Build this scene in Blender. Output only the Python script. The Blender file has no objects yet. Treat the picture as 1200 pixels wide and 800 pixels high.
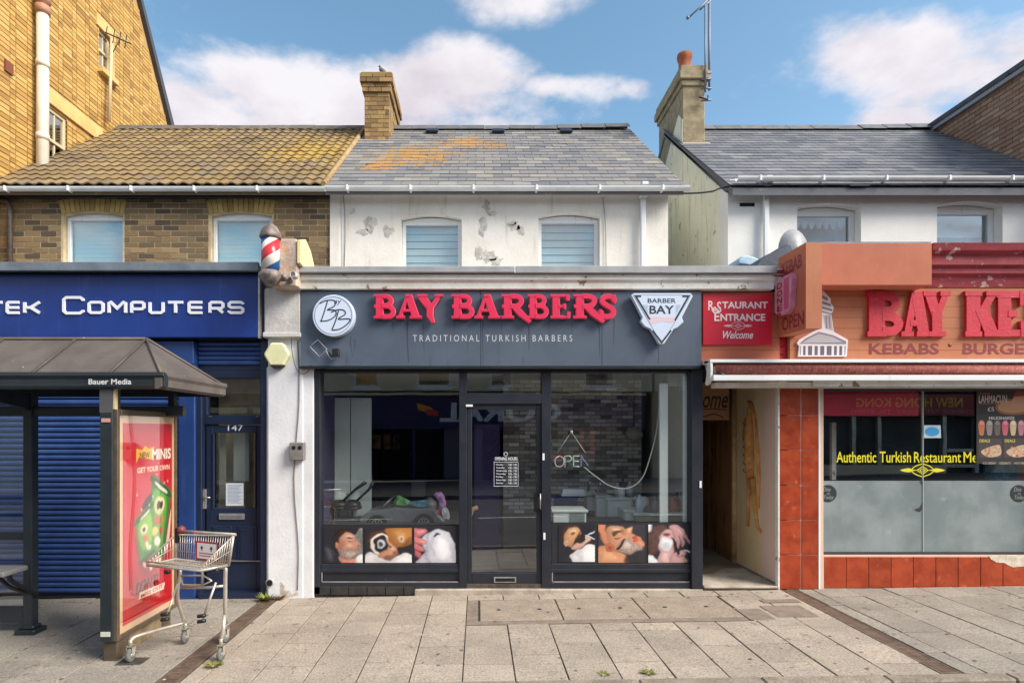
import bpy, bmesh, math, random
from math import sin, cos, pi, radians, hypot, atan2
from mathutils import Vector, Euler, Matrix
random.seed(7)
S = bpy.context.scene
COL = S.collection

# ------------------------------------------------------------------ camera
F = 680.0; D0 = 6.8; EYE = 1.92
cam_d = bpy.data.cameras.new('camera'); cam = bpy.data.objects.new('camera', cam_d); COL.objects.link(cam)
cam.location = (0, -D0, EYE); cam.rotation_euler = (radians(90), 0, 0)
cam_d.sensor_width = 36; cam_d.lens = 36*F/1200
cam_d.shift_x = 40/1200; cam_d.shift_y = 104/1200
cam_d.clip_start = .05; cam_d.clip_end = 3000
S.camera = cam
S.view_settings.view_transform = 'Standard'; S.view_settings.look = 'None'
S.view_settings.exposure = EXPO = 1.5
S.view_settings.gamma = 1

# ------------------------------------------------------------------ light
SUN_EL, SUN_AZ = 38, -27          # degrees above horizon; degrees from +X towards +Y
sd = Vector((cos(radians(SUN_EL))*cos(radians(SUN_AZ)), cos(radians(SUN_EL))*sin(radians(SUN_AZ)), sin(radians(SUN_EL))))
sl = bpy.data.lights.new('sun', 'SUN'); sl.energy = 2.1; sl.angle = radians(30); sl.color = (1, .93, .82)
so = bpy.data.objects.new('sun', sl); COL.objects.link(so); so.location = sd*40
so.rotation_euler = sd.to_track_quat('Z', 'Y').to_euler()
W_ = bpy.data.worlds.new('World'); S.world = W_; W_.use_nodes = True
nt = W_.node_tree; nt.nodes.clear()
def wn(t, **k):
    n = nt.nodes.new(t)
    for a, b in k.items(): setattr(n, a, b)
    return n
def wmath(op, a, b=None, c=None, clamp=False):
    n = wn('ShaderNodeMath', operation=op, use_clamp=clamp)
    for i, v in enumerate((a, b, c)):
        if v is None: continue
        if isinstance(v, (int, float)): n.inputs[i].default_value = v
        else: nt.links.new(v, n.inputs[i])
    return n.outputs[0]
sky = wn('ShaderNodeTexSky', sky_type='NISHITA'); sky.sun_disc = False
sky.sun_elevation = radians(SUN_EL); sky.sun_rotation = radians(90-SUN_AZ); sky.air_density = 1.0; sky.dust_density = 1.2; sky.ozone_density = 1.0
tc = wn('ShaderNodeTexCoord'); sx = wn('ShaderNodeSeparateXYZ'); nt.links.new(tc.outputs['Generated'], sx.inputs[0])
dx, dy, dz = sx.outputs
front = wmath('GREATER_THAN', dy, .05)
yy = wmath('MAXIMUM', dy, .05)
u = wmath('DIVIDE', dx, yy); v = wmath('DIVIDE', dz, yy)
zz = wmath('ADD', wmath('MAXIMUM', dz, 0.0), .22)
cmb = wn('ShaderNodeCombineXYZ'); nt.links.new(wmath('DIVIDE', dx, zz), cmb.inputs[0]); nt.links.new(wmath('DIVIDE', dy, zz), cmb.inputs[1])
def wnoise(scale, detail, off=0):
    n = wn('ShaderNodeTexNoise'); n.inputs['Scale'].default_value = scale; n.inputs['Detail'].default_value = detail; n.inputs['Roughness'].default_value = .58
    mp = wn('ShaderNodeMapping'); mp.inputs[1].default_value = (off, off*.7, 0); nt.links.new(cmb.outputs[0], mp.inputs[0]); nt.links.new(mp.outputs[0], n.inputs[0]); return n.outputs[0]
def cl(x, y): return (x-560)/F, (504-y)/F
fb = wnoise(2.2, 12); fb2 = wnoise(6.5, 10, 5); fb3 = wnoise(3.2, 12, 9)
acc = None
for (x, y, rx, ry, w) in [(400, 120, 250, 62, 1), (530, 80, 110, 56, 1), (330, 100, 120, 50, .95), (240, 140, 110, 50, .95), (480, 150, 180, 40, .9), (600, 2, 100, 46, 1), (665, 100, 80, 24, .75), (745, 105, 45, 18, .6),
                          (1090, 80, 150, 70, 1), (1200, 60, 140, 60, .8), (1080, 150, 110, 45, .9), (60, -60, 200, 80, .8), (1500, 100, 250, 90, 1), (900, -160, 300, 90, .9), (-300, 60, 260, 80, 1), (120, 15, 90, 20, .3)]:
    cx, cy = cl(x, y)
    a = wmath('DIVIDE', wmath('SUBTRACT', u, cx), rx/F); b = wmath('DIVIDE', wmath('SUBTRACT', v, cy), ry/F)
    r2 = wmath('ADD', wmath('MULTIPLY', a, a), wmath('MULTIPLY', b, b))
    g = wmath('MULTIPLY', wmath('POWER', 2.718, wmath('MULTIPLY', r2, -1.0)), w)
    acc = g if acc is None else wmath('MAXIMUM', acc, g)
blob = wmath('MULTIPLY', acc, front)
back = wmath('MULTIPLY', wmath('SUBTRACT', 1.0, front), .62)  # extra unseen cloud cover behind the camera, added to whiten light on the fronts
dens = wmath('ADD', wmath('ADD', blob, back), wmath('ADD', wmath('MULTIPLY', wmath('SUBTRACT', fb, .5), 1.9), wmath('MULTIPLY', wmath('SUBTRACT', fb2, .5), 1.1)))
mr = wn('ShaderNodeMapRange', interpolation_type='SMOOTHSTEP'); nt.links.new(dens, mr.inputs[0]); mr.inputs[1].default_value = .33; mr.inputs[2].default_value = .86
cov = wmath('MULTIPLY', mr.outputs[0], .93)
# cloud shading: thick parts slightly mauve, rims white
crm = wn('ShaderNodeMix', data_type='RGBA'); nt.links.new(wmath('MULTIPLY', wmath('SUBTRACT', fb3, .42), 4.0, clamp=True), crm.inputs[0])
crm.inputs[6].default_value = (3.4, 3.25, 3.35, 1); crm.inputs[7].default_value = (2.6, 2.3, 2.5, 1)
hs = wn('ShaderNodeHueSaturation'); hs.inputs['Hue'].default_value = .484; hs.inputs['Saturation'].default_value = 1.08; hs.inputs['Value'].default_value = .78
nt.links.new(sky.outputs[0], hs.inputs['Color'])
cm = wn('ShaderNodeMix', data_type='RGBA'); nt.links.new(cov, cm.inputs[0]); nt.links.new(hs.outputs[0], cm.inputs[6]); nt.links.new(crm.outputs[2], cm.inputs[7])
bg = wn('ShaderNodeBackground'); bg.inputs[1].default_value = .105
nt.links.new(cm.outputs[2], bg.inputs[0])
wo = wn('ShaderNodeOutputWorld'); nt.links.new(bg.outputs[0], wo.inputs[0])

# ------------------------------------------------------------------ helpers
def X(x, Y=0.0): return (x-560)*(D0+Y)/F
def Z(y, Y=0.0): return EYE+(504-y)*(D0+Y)/F
def gz(x): return .0165*x                       # the pavement rises gently to the right
def s2l(c): c /= 255.; return c/12.92 if c <= .04045 else ((c+.055)/1.055)**2.4
def C(r, g, b): return (s2l(r), s2l(g), s2l(b), 1)
MATS = {}
def mat(name, col, col2=None, sc=5, rough=.6, metal=0, bump=0, bsc=50, rnd=0, ramp=None, dirt=None, dsc=3, dth=.58, dsoft=.06, streak=None, stth=.55, spec=.5, grain=.12, emit=0, spot=None, stretch=None):
    if name in MATS: return MATS[name]
    m = bpy.data.materials.new(name); m.use_nodes = True; t = m.node_tree; N = t.nodes; L = t.links
    b = N['Principled BSDF']; b.inputs['Roughness'].default_value = rough; b.inputs['Metallic'].default_value = metal
    b.inputs['Specular IOR Level'].default_value = spec
    geo = N.new('ShaderNodeNewGeometry'); pos = geo.outputs['Position']
    def mp(s):
        k = N.new('ShaderNodeMapping'); k.inputs['Scale'].default_value = s; L.new(pos, k.inputs[0]); return k.outputs[0]
    def noise(scale, vec=None, det=5, ro=.6):
        n = N.new('ShaderNodeTexNoise'); n.inputs['Scale'].default_value = scale; n.inputs['Detail'].default_value = det; n.inputs['Roughness'].default_value = ro
        L.new(vec or pos, n.inputs[0]); return n.outputs[0]
    def mth(op, a, bb, clamp=False):
        n = N.new('ShaderNodeMath'); n.operation = op; n.use_clamp = clamp
        for i, q in enumerate((a, bb)):
            if isinstance(q, (int, float)): n.inputs[i].default_value = q
            else: L.new(q, n.inputs[i])
        return n.outputs[0]
    def mix(f, a, bb, bt='MIX'):
        n = N.new('ShaderNodeMix'); n.data_type = 'RGBA'; n.blend_type = bt
        for i, q in ((0, f), (6, a), (7, bb)):
            if isinstance(q, (int, float, tuple)): n.inputs[i].default_value = q
            else: L.new(q, n.inputs[i])
        return n.outputs[2]
    def sstep(q, lo, hi):
        n = N.new('ShaderNodeMapRange'); n.interpolation_type = 'SMOOTHSTEP'; L.new(q, n.inputs[0]); n.inputs[1].default_value = lo; n.inputs[2].default_value = hi; return n.outputs[0]
    r = None
    if rnd or ramp:
        oi = N.new('ShaderNodeObjectInfo'); r = mth('FRACT', mth('ADD', oi.outputs['Random'], geo.outputs['Random Per Island']), 0)
    c = col
    if ramp:
        cr = N.new('ShaderNodeValToRGB'); e = cr.color_ramp.elements
        for i, q in enumerate(ramp):
            p = i/(len(ramp)-1)
            if i == 0: e[0].position = 0; e[0].color = q
            elif i == len(ramp)-1: e[-1].position = 1; e[-1].color = q
            else: k = e.new(p); k.color = q
        L.new(r, cr.inputs[0]); c = cr.outputs[0]
    if col2:
        c = mix(sstep(noise(sc, mp(stretch) if stretch else None), .35, .65), c, col2)
    if rnd:
        k = mth('ADD', mth('MULTIPLY', r, rnd), 1-rnd/2); cc = N.new('ShaderNodeCombineColor')
        for i in range(3): L.new(k, cc.inputs[i])
        c = mix(1.0, c, cc.outputs[0], 'MULTIPLY')
    if grain:
        g = mth('ADD', mth('MULTIPLY', noise(bsc*1.3, None, 4, .75), grain*2), 1-grain); cc = N.new('ShaderNodeCombineColor')
        for i in range(3): L.new(g, cc.inputs[i])
        c = mix(1.0, c, cc.outputs[0], 'MULTIPLY')
    if streak:
        f = sstep(noise(6, mp((2.2, 2.2, .22)), 6), stth, stth+.22); c = mix(f, c, streak)
    if dirt:
        f = sstep(noise(dsc, None, 8, .66), dth, dth+dsoft); c = mix(f, c, dirt)
    if spot:    # (centre, radius, colour, noise scale, threshold): a patch of growth or wear with its own place
        for (ctr, rad, scol, ssc, sth) in spot:
            vm = N.new('ShaderNodeVectorMath'); vm.operation = 'DISTANCE'; L.new(pos, vm.inputs[0]); vm.inputs[1].default_value = ctr
            fall = mth('SUBTRACT', 1.0, mth('DIVIDE', vm.outputs['Value'], rad), True)
            f = sstep(mth('ADD', noise(ssc, None, 6, .62), mth('MULTIPLY', fall, .35)), sth, sth+.08)
            c = mix(mth('MULTIPLY', f, sstep(fall, 0, .15)), c, scol)
    if isinstance(c, tuple): b.inputs['Base Color'].default_value = c
    else: L.new(c, b.inputs['Base Color'])
    rr = mth('ADD', mth('MULTIPLY', noise(7, None, 4), .3), rough-.15, True); L.new(rr, b.inputs['Roughness'])
    if bump:
        bn = N.new('ShaderNodeBump'); bn.inputs['Strength'].default_value = min(1, bump); bn.inputs['Distance'].default_value = .01
        L.new(noise(bsc, None, 6, .65), bn.inputs['Height']); L.new(bn.outputs[0], b.inputs['Normal'])
    if emit: b.inputs['Emission Color'].default_value = col; b.inputs['Emission Strength'].default_value = emit
    MATS[name] = m; return m
def flat(r, g, b, rough=.55):
    n = 'ink_%d_%d_%d' % (r, g, b)
    return mat(n, C(r, g, b), rough=rough, grain=.04, bsc=25)
def glass_mat(name, tint=(.93, .96, .95, 1), f0=.10, rough=0.0, gcol=(1, 1, 1, 1), wob=0.0):
    if name in MATS: return MATS[name]
    m = bpy.data.materials.new(name); m.use_nodes = True; t = m.node_tree; N = t.nodes; L = t.links; N.remove(N['Principled BSDF'])
    tr = N.new('ShaderNodeBsdfTransparent'); tr.inputs[0].default_value = tint
    gl = N.new('ShaderNodeBsdfGlossy'); gl.inputs['Roughness'].default_value = rough; gl.inputs[0].default_value = gcol
    lw = N.new('ShaderNodeLayerWeight'); lw.inputs[0].default_value = .3
    ma = N.new('ShaderNodeMath'); ma.operation = 'MULTIPLY_ADD'; ma.use_clamp = True; L.new(lw.outputs['Facing'], ma.inputs[0]); ma.inputs[1].default_value = .4; ma.inputs[2].default_value = f0
    mx = N.new('ShaderNodeMixShader'); L.new(ma.outputs[0], mx.inputs[0]); L.new(tr.outputs[0], mx.inputs[1]); L.new(gl.outputs[0], mx.inputs[2])
    if wob:
        no = N.new('ShaderNodeTexNoise'); no.inputs['Scale'].default_value = 1.2; g = N.new('ShaderNodeNewGeometry'); L.new(g.outputs['Position'], no.inputs[0])
        bn = N.new('ShaderNodeBump'); bn.inputs['Strength'].default_value = wob; bn.inputs['Distance'].default_value = .05; L.new(no.outputs[0], bn.inputs['Height']); L.new(bn.outputs[0], gl.inputs['Normal'])
    L.new(mx.outputs[0], N['Material Output'].inputs[0]); MATS[name] = m; return m

WL = {}
def tag(o, label=None, cat=None, group=None, kind=None):
    if label: o['label'] = label
    if cat: o['category'] = cat
    if group: o['group'] = group
    if kind: o['kind'] = kind
    return o
def empty(name, loc, label=None, cat=None, group=None, kind=None):
    o = bpy.data.objects.new(name, None); COL.objects.link(o); o.location = loc; o.empty_display_size = .1
    WL[o] = Vector(loc); return tag(o, label, cat, group, kind)
def link(name, me, parent=None, loc=(0, 0, 0), rot=None):
    o = bpy.data.objects.new(name, me); COL.objects.link(o); WL[o] = Vector(loc)
    if parent: o.parent = parent; o.location = Vector(loc)-WL[parent]
    else: o.location = loc
    if rot: o.rotation_euler = rot
    return o
class MB:
    def __init__(s): s.v = []; s.f = []; s.m = []; s.mats = []; s.sm = []
    def mi(s, m):
        if m not in s.mats: s.mats.append(m)
        return s.mats.index(m)
    def add(s, vs, fs, m, smooth=False):
        o = len(s.v); k = s.mi(m); s.v += [tuple(q) for q in vs]
        for f in fs: s.f.append([i+o for i in f]); s.m.append(k); s.sm.append(smooth)
        return s
    def box(s, x0, x1, y0, y1, z0, z1, m):
        if x0 > x1: x0, x1 = x1, x0
        if y0 > y1: y0, y1 = y1, y0
        if z0 > z1: z0, z1 = z1, z0
        return s.add([(x0, y0, z0), (x1, y0, z0), (x1, y1, z0), (x0, y1, z0), (x0, y0, z1), (x1, y0, z1), (x1, y1, z1), (x0, y1, z1)],
              [(3, 2, 1, 0), (4, 5, 6, 7), (0, 1, 5, 4), (1, 2, 6, 5), (2, 3, 7, 6), (3, 0, 4, 7)], m)
    def prism(s, pts, y0, y1, m, axis='Y'):      # pts counter-clockwise seen from -Y : (x,z); axis X: (y,z)
        n = len(pts)
        a = sum(pts[i][0]*pts[(i+1) % n][1]-pts[(i+1) % n][0]*pts[i][1] for i in range(n))
        if a < 0: pts = pts[::-1]
        if axis == 'Y': vs = [(p[0], y0, p[1]) for p in pts]+[(p[0], y1, p[1]) for p in pts]
        elif axis == 'X': vs = [(y1, p[0], p[1]) for p in pts]+[(y0, p[0], p[1]) for p in pts]
        else: vs = [(p[0], p[1], y1) for p in pts]+[(p[0], p[1], y0) for p in pts]
        fs = [tuple(range(n)), tuple(range(2*n-1, n-1, -1))]+[(i, i+n, (i+1) % n+n, (i+1) % n) for i in range(n)]
        return s.add(vs, fs, m)
    def tube(s, path, r, m, n=8, cap=True, smooth=True):
        path = [Vector(p) for p in path]; rs = r if isinstance(r, (list, tuple)) else [r]*len(path)
        vs = []; up = None
        for i, p in enumerate(path):
            d = (path[min(i+1, len(path)-1)]-path[max(i-1, 0)]).normalized()
            if up is None: up = Vector((0, 0, 1)) if abs(d.z) < .9 else Vector((1, 0, 0))
            a = d.cross(up).normalized(); b = a.cross(d).normalized(); up = b
            for k in range(n):
                t = 2*pi*k/n; vs.append(p+(a*cos(t)+b*sin(t))*rs[i])
        fs = []
        for i in range(len(path)-1):
            for k in range(n): fs.append((i*n+k, i*n+(k+1) % n, (i+1)*n+(k+1) % n, (i+1)*n+k))
        s.add(vs, fs, m, smooth)
        if cap:
            o = len(s.v)-len(vs); q = s.mi(m)
            s.f.append([o+k for k in range(n)][::-1]); s.m.append(q); s.sm.append(False)
            s.f.append([o+(len(path)-1)*n+k for k in range(n)]); s.m.append(q); s.sm.append(False)
        return s
    def lathe(s, prof, c, m, n=16, axis='Z', smooth=True):   # prof: (r, h)
        vs = []
        for (r, h) in prof:
            for k in range(n):
                t = 2*pi*k/n; a, b = r*cos(t), r*sin(t)
                vs.append((c[0]+a, c[1]+b, c[2]+h) if axis == 'Z' else ((c[0]+a, c[1]-h, c[2]+b) if axis == 'Y' else (c[0]+h, c[1]+a, c[2]+b)))
        fs = [(i*n+k, i*n+(k+1) % n, (i+1)*n+(k+1) % n, (i+1)*n+k) for i in range(len(prof)-1) for k in range(n)]
        fs += [tuple(range(n))[::-1], tuple((len(prof)-1)*n+k for k in range(n))]
        return s.add(vs, fs, m, smooth)
    def ball(s, c, r, m, n=10, k=6, smooth=True):
        r = r if isinstance(r, (tuple, list)) else (r, r, r)
        vs = [(c[0], c[1], c[2]+r[2])]
        for i in range(1, k):
            a = pi*i/k
            for j in range(n): b = 2*pi*j/n; vs.append((c[0]+r[0]*sin(a)*cos(b), c[1]+r[1]*sin(a)*sin(b), c[2]+r[2]*cos(a)))
        vs.append((c[0], c[1], c[2]-r[2])); e = len(vs)-1
        fs = [(0, 1+j, 1+(j+1) % n) for j in range(n)]
        for i in range(k-2): fs += [(1+i*n+j, 1+(i+1)*n+j, 1+(i+1)*n+(j+1) % n, 1+i*n+(j+1) % n) for j in range(n)]
        fs += [(e, 1+(k-2)*n+(j+1) % n, 1+(k-2)*n+j) for j in range(n)]
        return s.add(vs, fs, m, smooth)
    def poly(s, pts, y, m):                        # flat print facing -Y
        n = len(pts); a = sum(pts[i][0]*pts[(i+1) % n][1]-pts[(i+1) % n][0]*pts[i][1] for i in range(n))
        if a < 0: pts = pts[::-1]
        return s.add([(p[0], y, p[1]) for p in pts], [tuple(range(n))], m)
    def stroke(s, pts, w, y0, y1, m):              # polyline of width w in XZ, mitred, as a prism
        n = len(pts); Lp = []; Rp = []
        ws = w if isinstance(w, (list, tuple)) else [w]*n
        for i in range(n):
            p = Vector(pts[i]); a = (p-Vector(pts[i-1])).normalized() if i else None; b = (Vector(pts[i+1])-p).normalized() if i < n-1 else None
            d = ((a or b)+(b or a)).normalized(); nn = Vector((-d.y, d.x)); k = 1
            if a is not None and b is not None: k = 1/max(.5, nn.dot(Vector((-a.y, a.x))))
            Lp.append(p+nn*ws[i]/2*k); Rp.append(p-nn*ws[i]/2*k)
        vs = []
        for i in range(n):
            for q in (Lp[i], Rp[i]): vs += [(q.x, y0, q.y), (q.x, y1, q.y)]
        fs = [(0, 2, 3, 1)]
        for i in range(n-1):
            a, b = 4*i, 4*i+4
            fs += [(a+2, b+2, b, a), (a+1, b+1, b+3, a+3), (a, b, b+1, a+1), (a+3, b+3, b+2, a+2)]
        e = 4*(n-1); fs.append((e+1, e+3, e+2, e))
        return s.add(vs, fs, m)
    def mesh(s, name, bevel=0):
        me = bpy.data.meshes.new(name); me.from_pydata(s.v, [], s.f)
        for m in s.mats: me.materials.append(m)
        me.polygons.foreach_set('material_index', s.m); me.polygons.foreach_set('use_smooth', s.sm); me.update()
        if bevel:
            bm = bmesh.new(); bm.from_mesh(me); bmesh.ops.recalc_face_normals(bm, faces=bm.faces)
            es = [e for e in bm.edges if len(e.link_faces) == 2 and e.calc_face_angle(0) > .6]
            bmesh.ops.bevel(bm, geom=es, offset=bevel, segments=1, affect='EDGES', clamp_overlap=True); bm.to_mesh(me); bm.free()
        return me
    def build(s, name, parent=None, bevel=0, origin=None):
        if origin: s.v = [(a-origin[0], b-origin[1], c-origin[2]) for a, b, c in s.v]
        return link(name, s.mesh(name, bevel), parent, origin or (0, 0, 0))
def smooth(pts, n=4, closed=True):
    out = []; N = len(pts)
    rng = range(N) if closed else range(N-1)
    for i in rng:
        if closed: p = [Vector(pts[(i+k) % N]) for k in (-1, 0, 1, 2)]
        else: p = [Vector(pts[max(0, min(N-1, i+k))]) for k in (-1, 0, 1, 2)]
        for j in range(n):
            t = j/n; out.append(tuple(.5*((2*p[1])+(-p[0]+p[2])*t+(2*p[0]-5*p[1]+4*p[2]-p[3])*t*t+(-p[0]+3*p[1]-3*p[2]+p[3])*t**3)))
    if not closed: out.append(tuple(pts[-1]))
    return out
# repeated pieces with shared meshes
PC = {}
def pmesh(kind, size, m, bev=0):
    key = (kind, tuple(round(q*200) for q in size), m.name)
    if key not in PC:
        w, d, h = size; b = MB(); b.box(-w/2, w/2, -d/2, d/2, -h/2, h/2, m); PC[key] = b.mesh(kind, bev)
    return PC[key]
CAMP = Vector((0, -D0, EYE))
def pieces(parent, name, items, m, bev=0, limit=300, mesh=None):
    """items: (centre, size, euler or None); the nearest ones become objects, the rest one joined part"""
    items = sorted(items, key=lambda i: (Vector(i[0])-CAMP).length)
    for (c, sz, rt) in items[:limit]:
        link(name, mesh or pmesh(name, sz, m, bev), parent, c, rt)
    rest = items[limit:]
    if rest:
        b = MB(); src = None
        for (c, sz, rt) in rest:
            me = mesh or pmesh(name, sz, m, 0); M_ = Matrix.Translation(c) @ (Euler(rt).to_matrix().to_4x4() if rt else Matrix())
            o = len(b.v); k = b.mi(m); b.v += [tuple(M_ @ q.co) for q in me.vertices]
            for p in me.polygons: b.f.append([i+o for i in p.vertices]); b.m.append(k); b.sm.append(False)
        q = b.build(name, parent); q['kind'] = 'stuff'
def brick_items(plane, at, u0, u1, z0, z1, holes=(), L=.215, H=.065, J=.013, dep=.04, out=1, flem=False):
    """bricks on a wall: plane 'Y' (wall faces -Y at Y=at) or 'X' (faces out*X at X=at)"""
    it = []; row = 0; z = z0
    while z+H*.6 < z1:
        h = min(H, z1-z); u = u0-(row % 2)*(L+J)/2; k = row
        while u < u1:
            w = L
            if flem and k % 2: w = (L-J)/2
            k += 1
            segs = [(max(u, u0), min(u+w, u1))]
            for (a, b, c, d) in holes:
                if z+h > c and z < d:
                    ns = []
                    for (p, q) in segs:
                        if b <= p or a >= q: ns.append((p, q)); continue
                        if p < a: ns.append((p, a))
                        if q > b: ns.append((b, q))
                    segs = ns
            for (p, q) in segs:
                if q-p < .025: continue
                j = random.uniform(-.003, .003)
                if plane == 'Y': it.append((((p+q)/2, at+j+dep/2-.006, z+h/2), (q-p, dep, h), None))
                else: it.append(((at-out*(j+dep/2-.006), (p+q)/2, z+h/2), (dep, q-p, h), None))
            u += w+J
        z += H+J; row += 1
    return it
def wall_front(b, x0, x1, z0, z1, y0, y1, holes, m):
    """wall slab with openings (hx0,hx1,hz0,hz1,rise) side by side"""
    cur = x0
    for (a, c, lo, hi, rise) in sorted(holes):
        if a > cur: b.box(cur, a, y0, y1, z0, z1, m)
        if lo > z0: b.box(a, c, y0, y1, z0, lo, m)
        n = 8; arc = [(a+(c-a)*i/n, hi+rise*(1-(2*i/n-1)**2)) for i in range(n+1)]
        b.prism(arc+[(c, z1), (a, z1)], y0, y1, m)
        cur = c
    if cur < x1: b.box(cur, x1, y0, y1, z0, z1, m)
_tc = {}
def text(b, body, x0, x1, z0, z1, y, m, depth=.0, off=0, shear=0, fit=True, rotm=None, hz=None, step=None):
    """lettering from the built-in font fitted into a rectangle facing -Y (or mapped by hz)"""
    cu = bpy.data.curves.new('t', 'FONT'); cu.body = body; cu.size = 1; cu.offset = off; cu.shear = shear; cu.resolution_u = 3
    cu.extrude = .5 if depth else 0
    o = bpy.data.objects.new('t', cu); COL.objects.link(o); me = o.to_mesh()
    vs = [tuple(v.co) for v in me.vertices]; fs = [tuple(p.vertices) for p in me.polygons]
    o.to_mesh_clear(); bpy.data.objects.remove(o); bpy.data.curves.remove(cu)
    if not vs: return
    ax, bx = min(v[0] for v in vs), max(v[0] for v in vs); ay, by = min(v[1] for v in vs), max(v[1] for v in vs)
    sx_ = (x1-x0)/(bx-ax); sy_ = (z1-z0)/(by-ay)
    out = []
    for v in vs:
        px, pz = x0+(v[0]-ax)*sx_, z0+(v[1]-ay)*sy_; py = y+(.5-v[2])*depth-depth if depth else y
        out.append(hz(px, py, pz) if hz else (px, py, pz))
    b.add(out, fs, m)
import numpy as np
def raster(shapes, bg, nx, ny, seed=0, soft=.014, rnd_=.34, grain=.07, wob=1.0):
    """photographic print: colour grid (ny+1, nx+1, 3) composited from soft shapes in a unit square, v downwards; a shape is (colour, outline[, opacity[, softness]])"""
    rg = np.random.RandomState(seed); U_, V_ = np.meshgrid(np.linspace(0, 1, nx+1), np.linspace(0, 1, ny+1))
    wu = U_+wob*(.012*np.sin(V_*23+seed)+.008*np.sin(U_*41+V_*17)); wv = V_+wob*.012*np.sin(U_*21+seed*2)
    img = np.empty((ny+1, nx+1, 3)); img[:] = [s2l(k) for k in bg]
    for sh_ in shapes:
        c_, pts = sh_[0], sh_[1]; op = sh_[2] if len(sh_) > 2 else 1.; sf = sh_[3] if len(sh_) > 3 else soft
        P = np.array(smooth(pts, 4)); Q = np.roll(P, -1, 0)
        ins = np.zeros(U_.shape, bool); dist = np.full(U_.shape, 9.)
        for (ax, ay), (bx, by) in zip(P, Q):
            ins ^= ((ay > wv) != (by > wv)) & (wu < (bx-ax)*(wv-ay)/((by-ay) or 1e-9)+ax)
            dx_, dy_ = bx-ax, by-ay; t_ = np.clip(((wu-ax)*dx_+(wv-ay)*dy_)/(dx_*dx_+dy_*dy_+1e-12), 0, 1)
            dist = np.minimum(dist, np.hypot(wu-ax-t_*dx_, wv-ay-t_*dy_))
        sd_ = np.where(ins, dist, -dist); a_ = (op*np.clip(sd_/sf/2+.5, 0, 1))[..., None]
        big = max(float((dist*ins).max()), .02); cu, cv = P[:, 0].mean(), P[:, 1].mean(); ext = np.ptp(P, 0).max()/2+1e-6
        k = 1-rnd_+rnd_*np.clip(sd_/big*1.5, 0, 1)**.6; k = k*(1+.16*np.clip(((U_-cu)-(V_-cv))/ext, -1, 1))
        if max(c_)-min(c_) < 48 and max(c_) < 195: k = k*(1+.33*rg.randn(ny+1, nx+1))       # hair, stubble
        col = np.array([s2l(q) for q in c_])*k[..., None]
        img = img*(1-a_)+np.clip(col, 0, 1)*a_
    return np.clip(img*(1+grain*rg.randn(ny+1, nx+1, 1)), 0, 1)
def print_mat():
    m = MATS.get('photographic_print')
    if not m:
        m = mat('photographic_print', (1, 1, 1, 1), rough=.35, grain=0); t = m.node_tree; a = t.nodes.new('ShaderNodeAttribute'); a.attribute_name = 'ink'; t.links.new(a.outputs['Color'], t.nodes['Principled BSDF'].inputs['Base Color'])
    return m
def build_print(name, parent, mapf, img):
    ny, nx = img.shape[0]-1, img.shape[1]-1
    vs = [mapf(i/nx, 1-j/ny) for j in range(ny+1) for i in range(nx+1)]
    fs = [(j*(nx+1)+i, (j+1)*(nx+1)+i, (j+1)*(nx+1)+i+1, j*(nx+1)+i+1) for j in range(ny) for i in range(nx)]
    me = bpy.data.meshes.new(name); me.from_pydata(vs, [], fs); me.materials.append(print_mat())
    ca = me.color_attributes.new('ink', 'FLOAT_COLOR', 'POINT'); ca.data.foreach_set('color', np.concatenate([img.reshape(-1, 3), np.ones(((nx+1)*(ny+1), 1))], 1).astype('f').ravel())
    return link(name, me, parent)
GL = {  # slab-serif display capitals: width, strokes (points, width)
'B': (.80, [([(.21, 0), (.21, 1)], .27), ([(0, .045), (.5, .045)], .09), ([(0, .955), (.48, .955)], .09), ([(.3, .93), (.52, .91), (.63, .75), (.52, .57), (.3, .54)], .15), ([(.3, .52), (.58, .49), (.71, .28), (.58, .08), (.3, .07)], .16), ([(.02, .5), (.1, .5)], .13)]),
'A': (.94, [([(.13, .05), (.43, .98)], .12), ([(.44, .98), (.72, .05)], .26), ([(.24, .33), (.62, .33)], .09), ([(0, .045), (.32, .045)], .09), ([(.5, .045), (.94, .045)], .09), ([(.34, .95), (.52, .95)], .1)]),
'Y': (.92, [([(.13, .95), (.46, .45)], .25), ([(.78, .95), (.5, .45)], .13), ([(.47, .52), (.45, .12), (.58, -.2)], [.24, .22, .1]), ([(0, .955), (.36, .955)], .09), ([(.62, .955), (.94, .955)], .09)]),
'R': (.90, [([(.21, 0), (.21, 1)], .27), ([(0, .045), (.42, .045)], .09), ([(0, .955), (.48, .955)], .09), ([(.3, .93), (.56, .9), (.66, .73), (.54, .53), (.3, .5)], .16), ([(.42, .5), (.64, .2), (.96, -.16)], [.2, .22, .12]), ([(.02, .5), (.1, .5)], .13)]),
'E': (.78, [([(.21, 0), (.21, 1)], .27), ([(0, .05), (.7, .05)], .1), ([(0, .95), (.68, .95)], .1), ([(.3, .5), (.52, .5)], .1), ([(.66, 0), (.68, .28)], .11), ([(.64, .74), (.63, 1)], .11), ([(.52, .38), (.52, .62)], .09)]),
'S': (.74, [([(.62, .70), (.6, .86), (.4, .93), (.2, .86), (.16, .70), (.3, .57), (.5, .44), (.6, .28), (.5, .11), (.3, .06), (.12, .14), (.1, .32)], .19), ([(.64, .62), (.64, 1)], .08), ([(.09, 0), (.09, .38)], .08)]),
'K': (.92, [([(.21, 0), (.21, 1)], .27), ([(0, .045), (.42, .045)], .09), ([(0, .955), (.42, .955)], .09), ([(.32, .42), (.72, .93)], .13), ([(.42, .58), (.76, .06)], .25), ([(.56, .955), (.9, .955)], .09), ([(.56, .045), (.96, .045)], .09)]),
}
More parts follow.
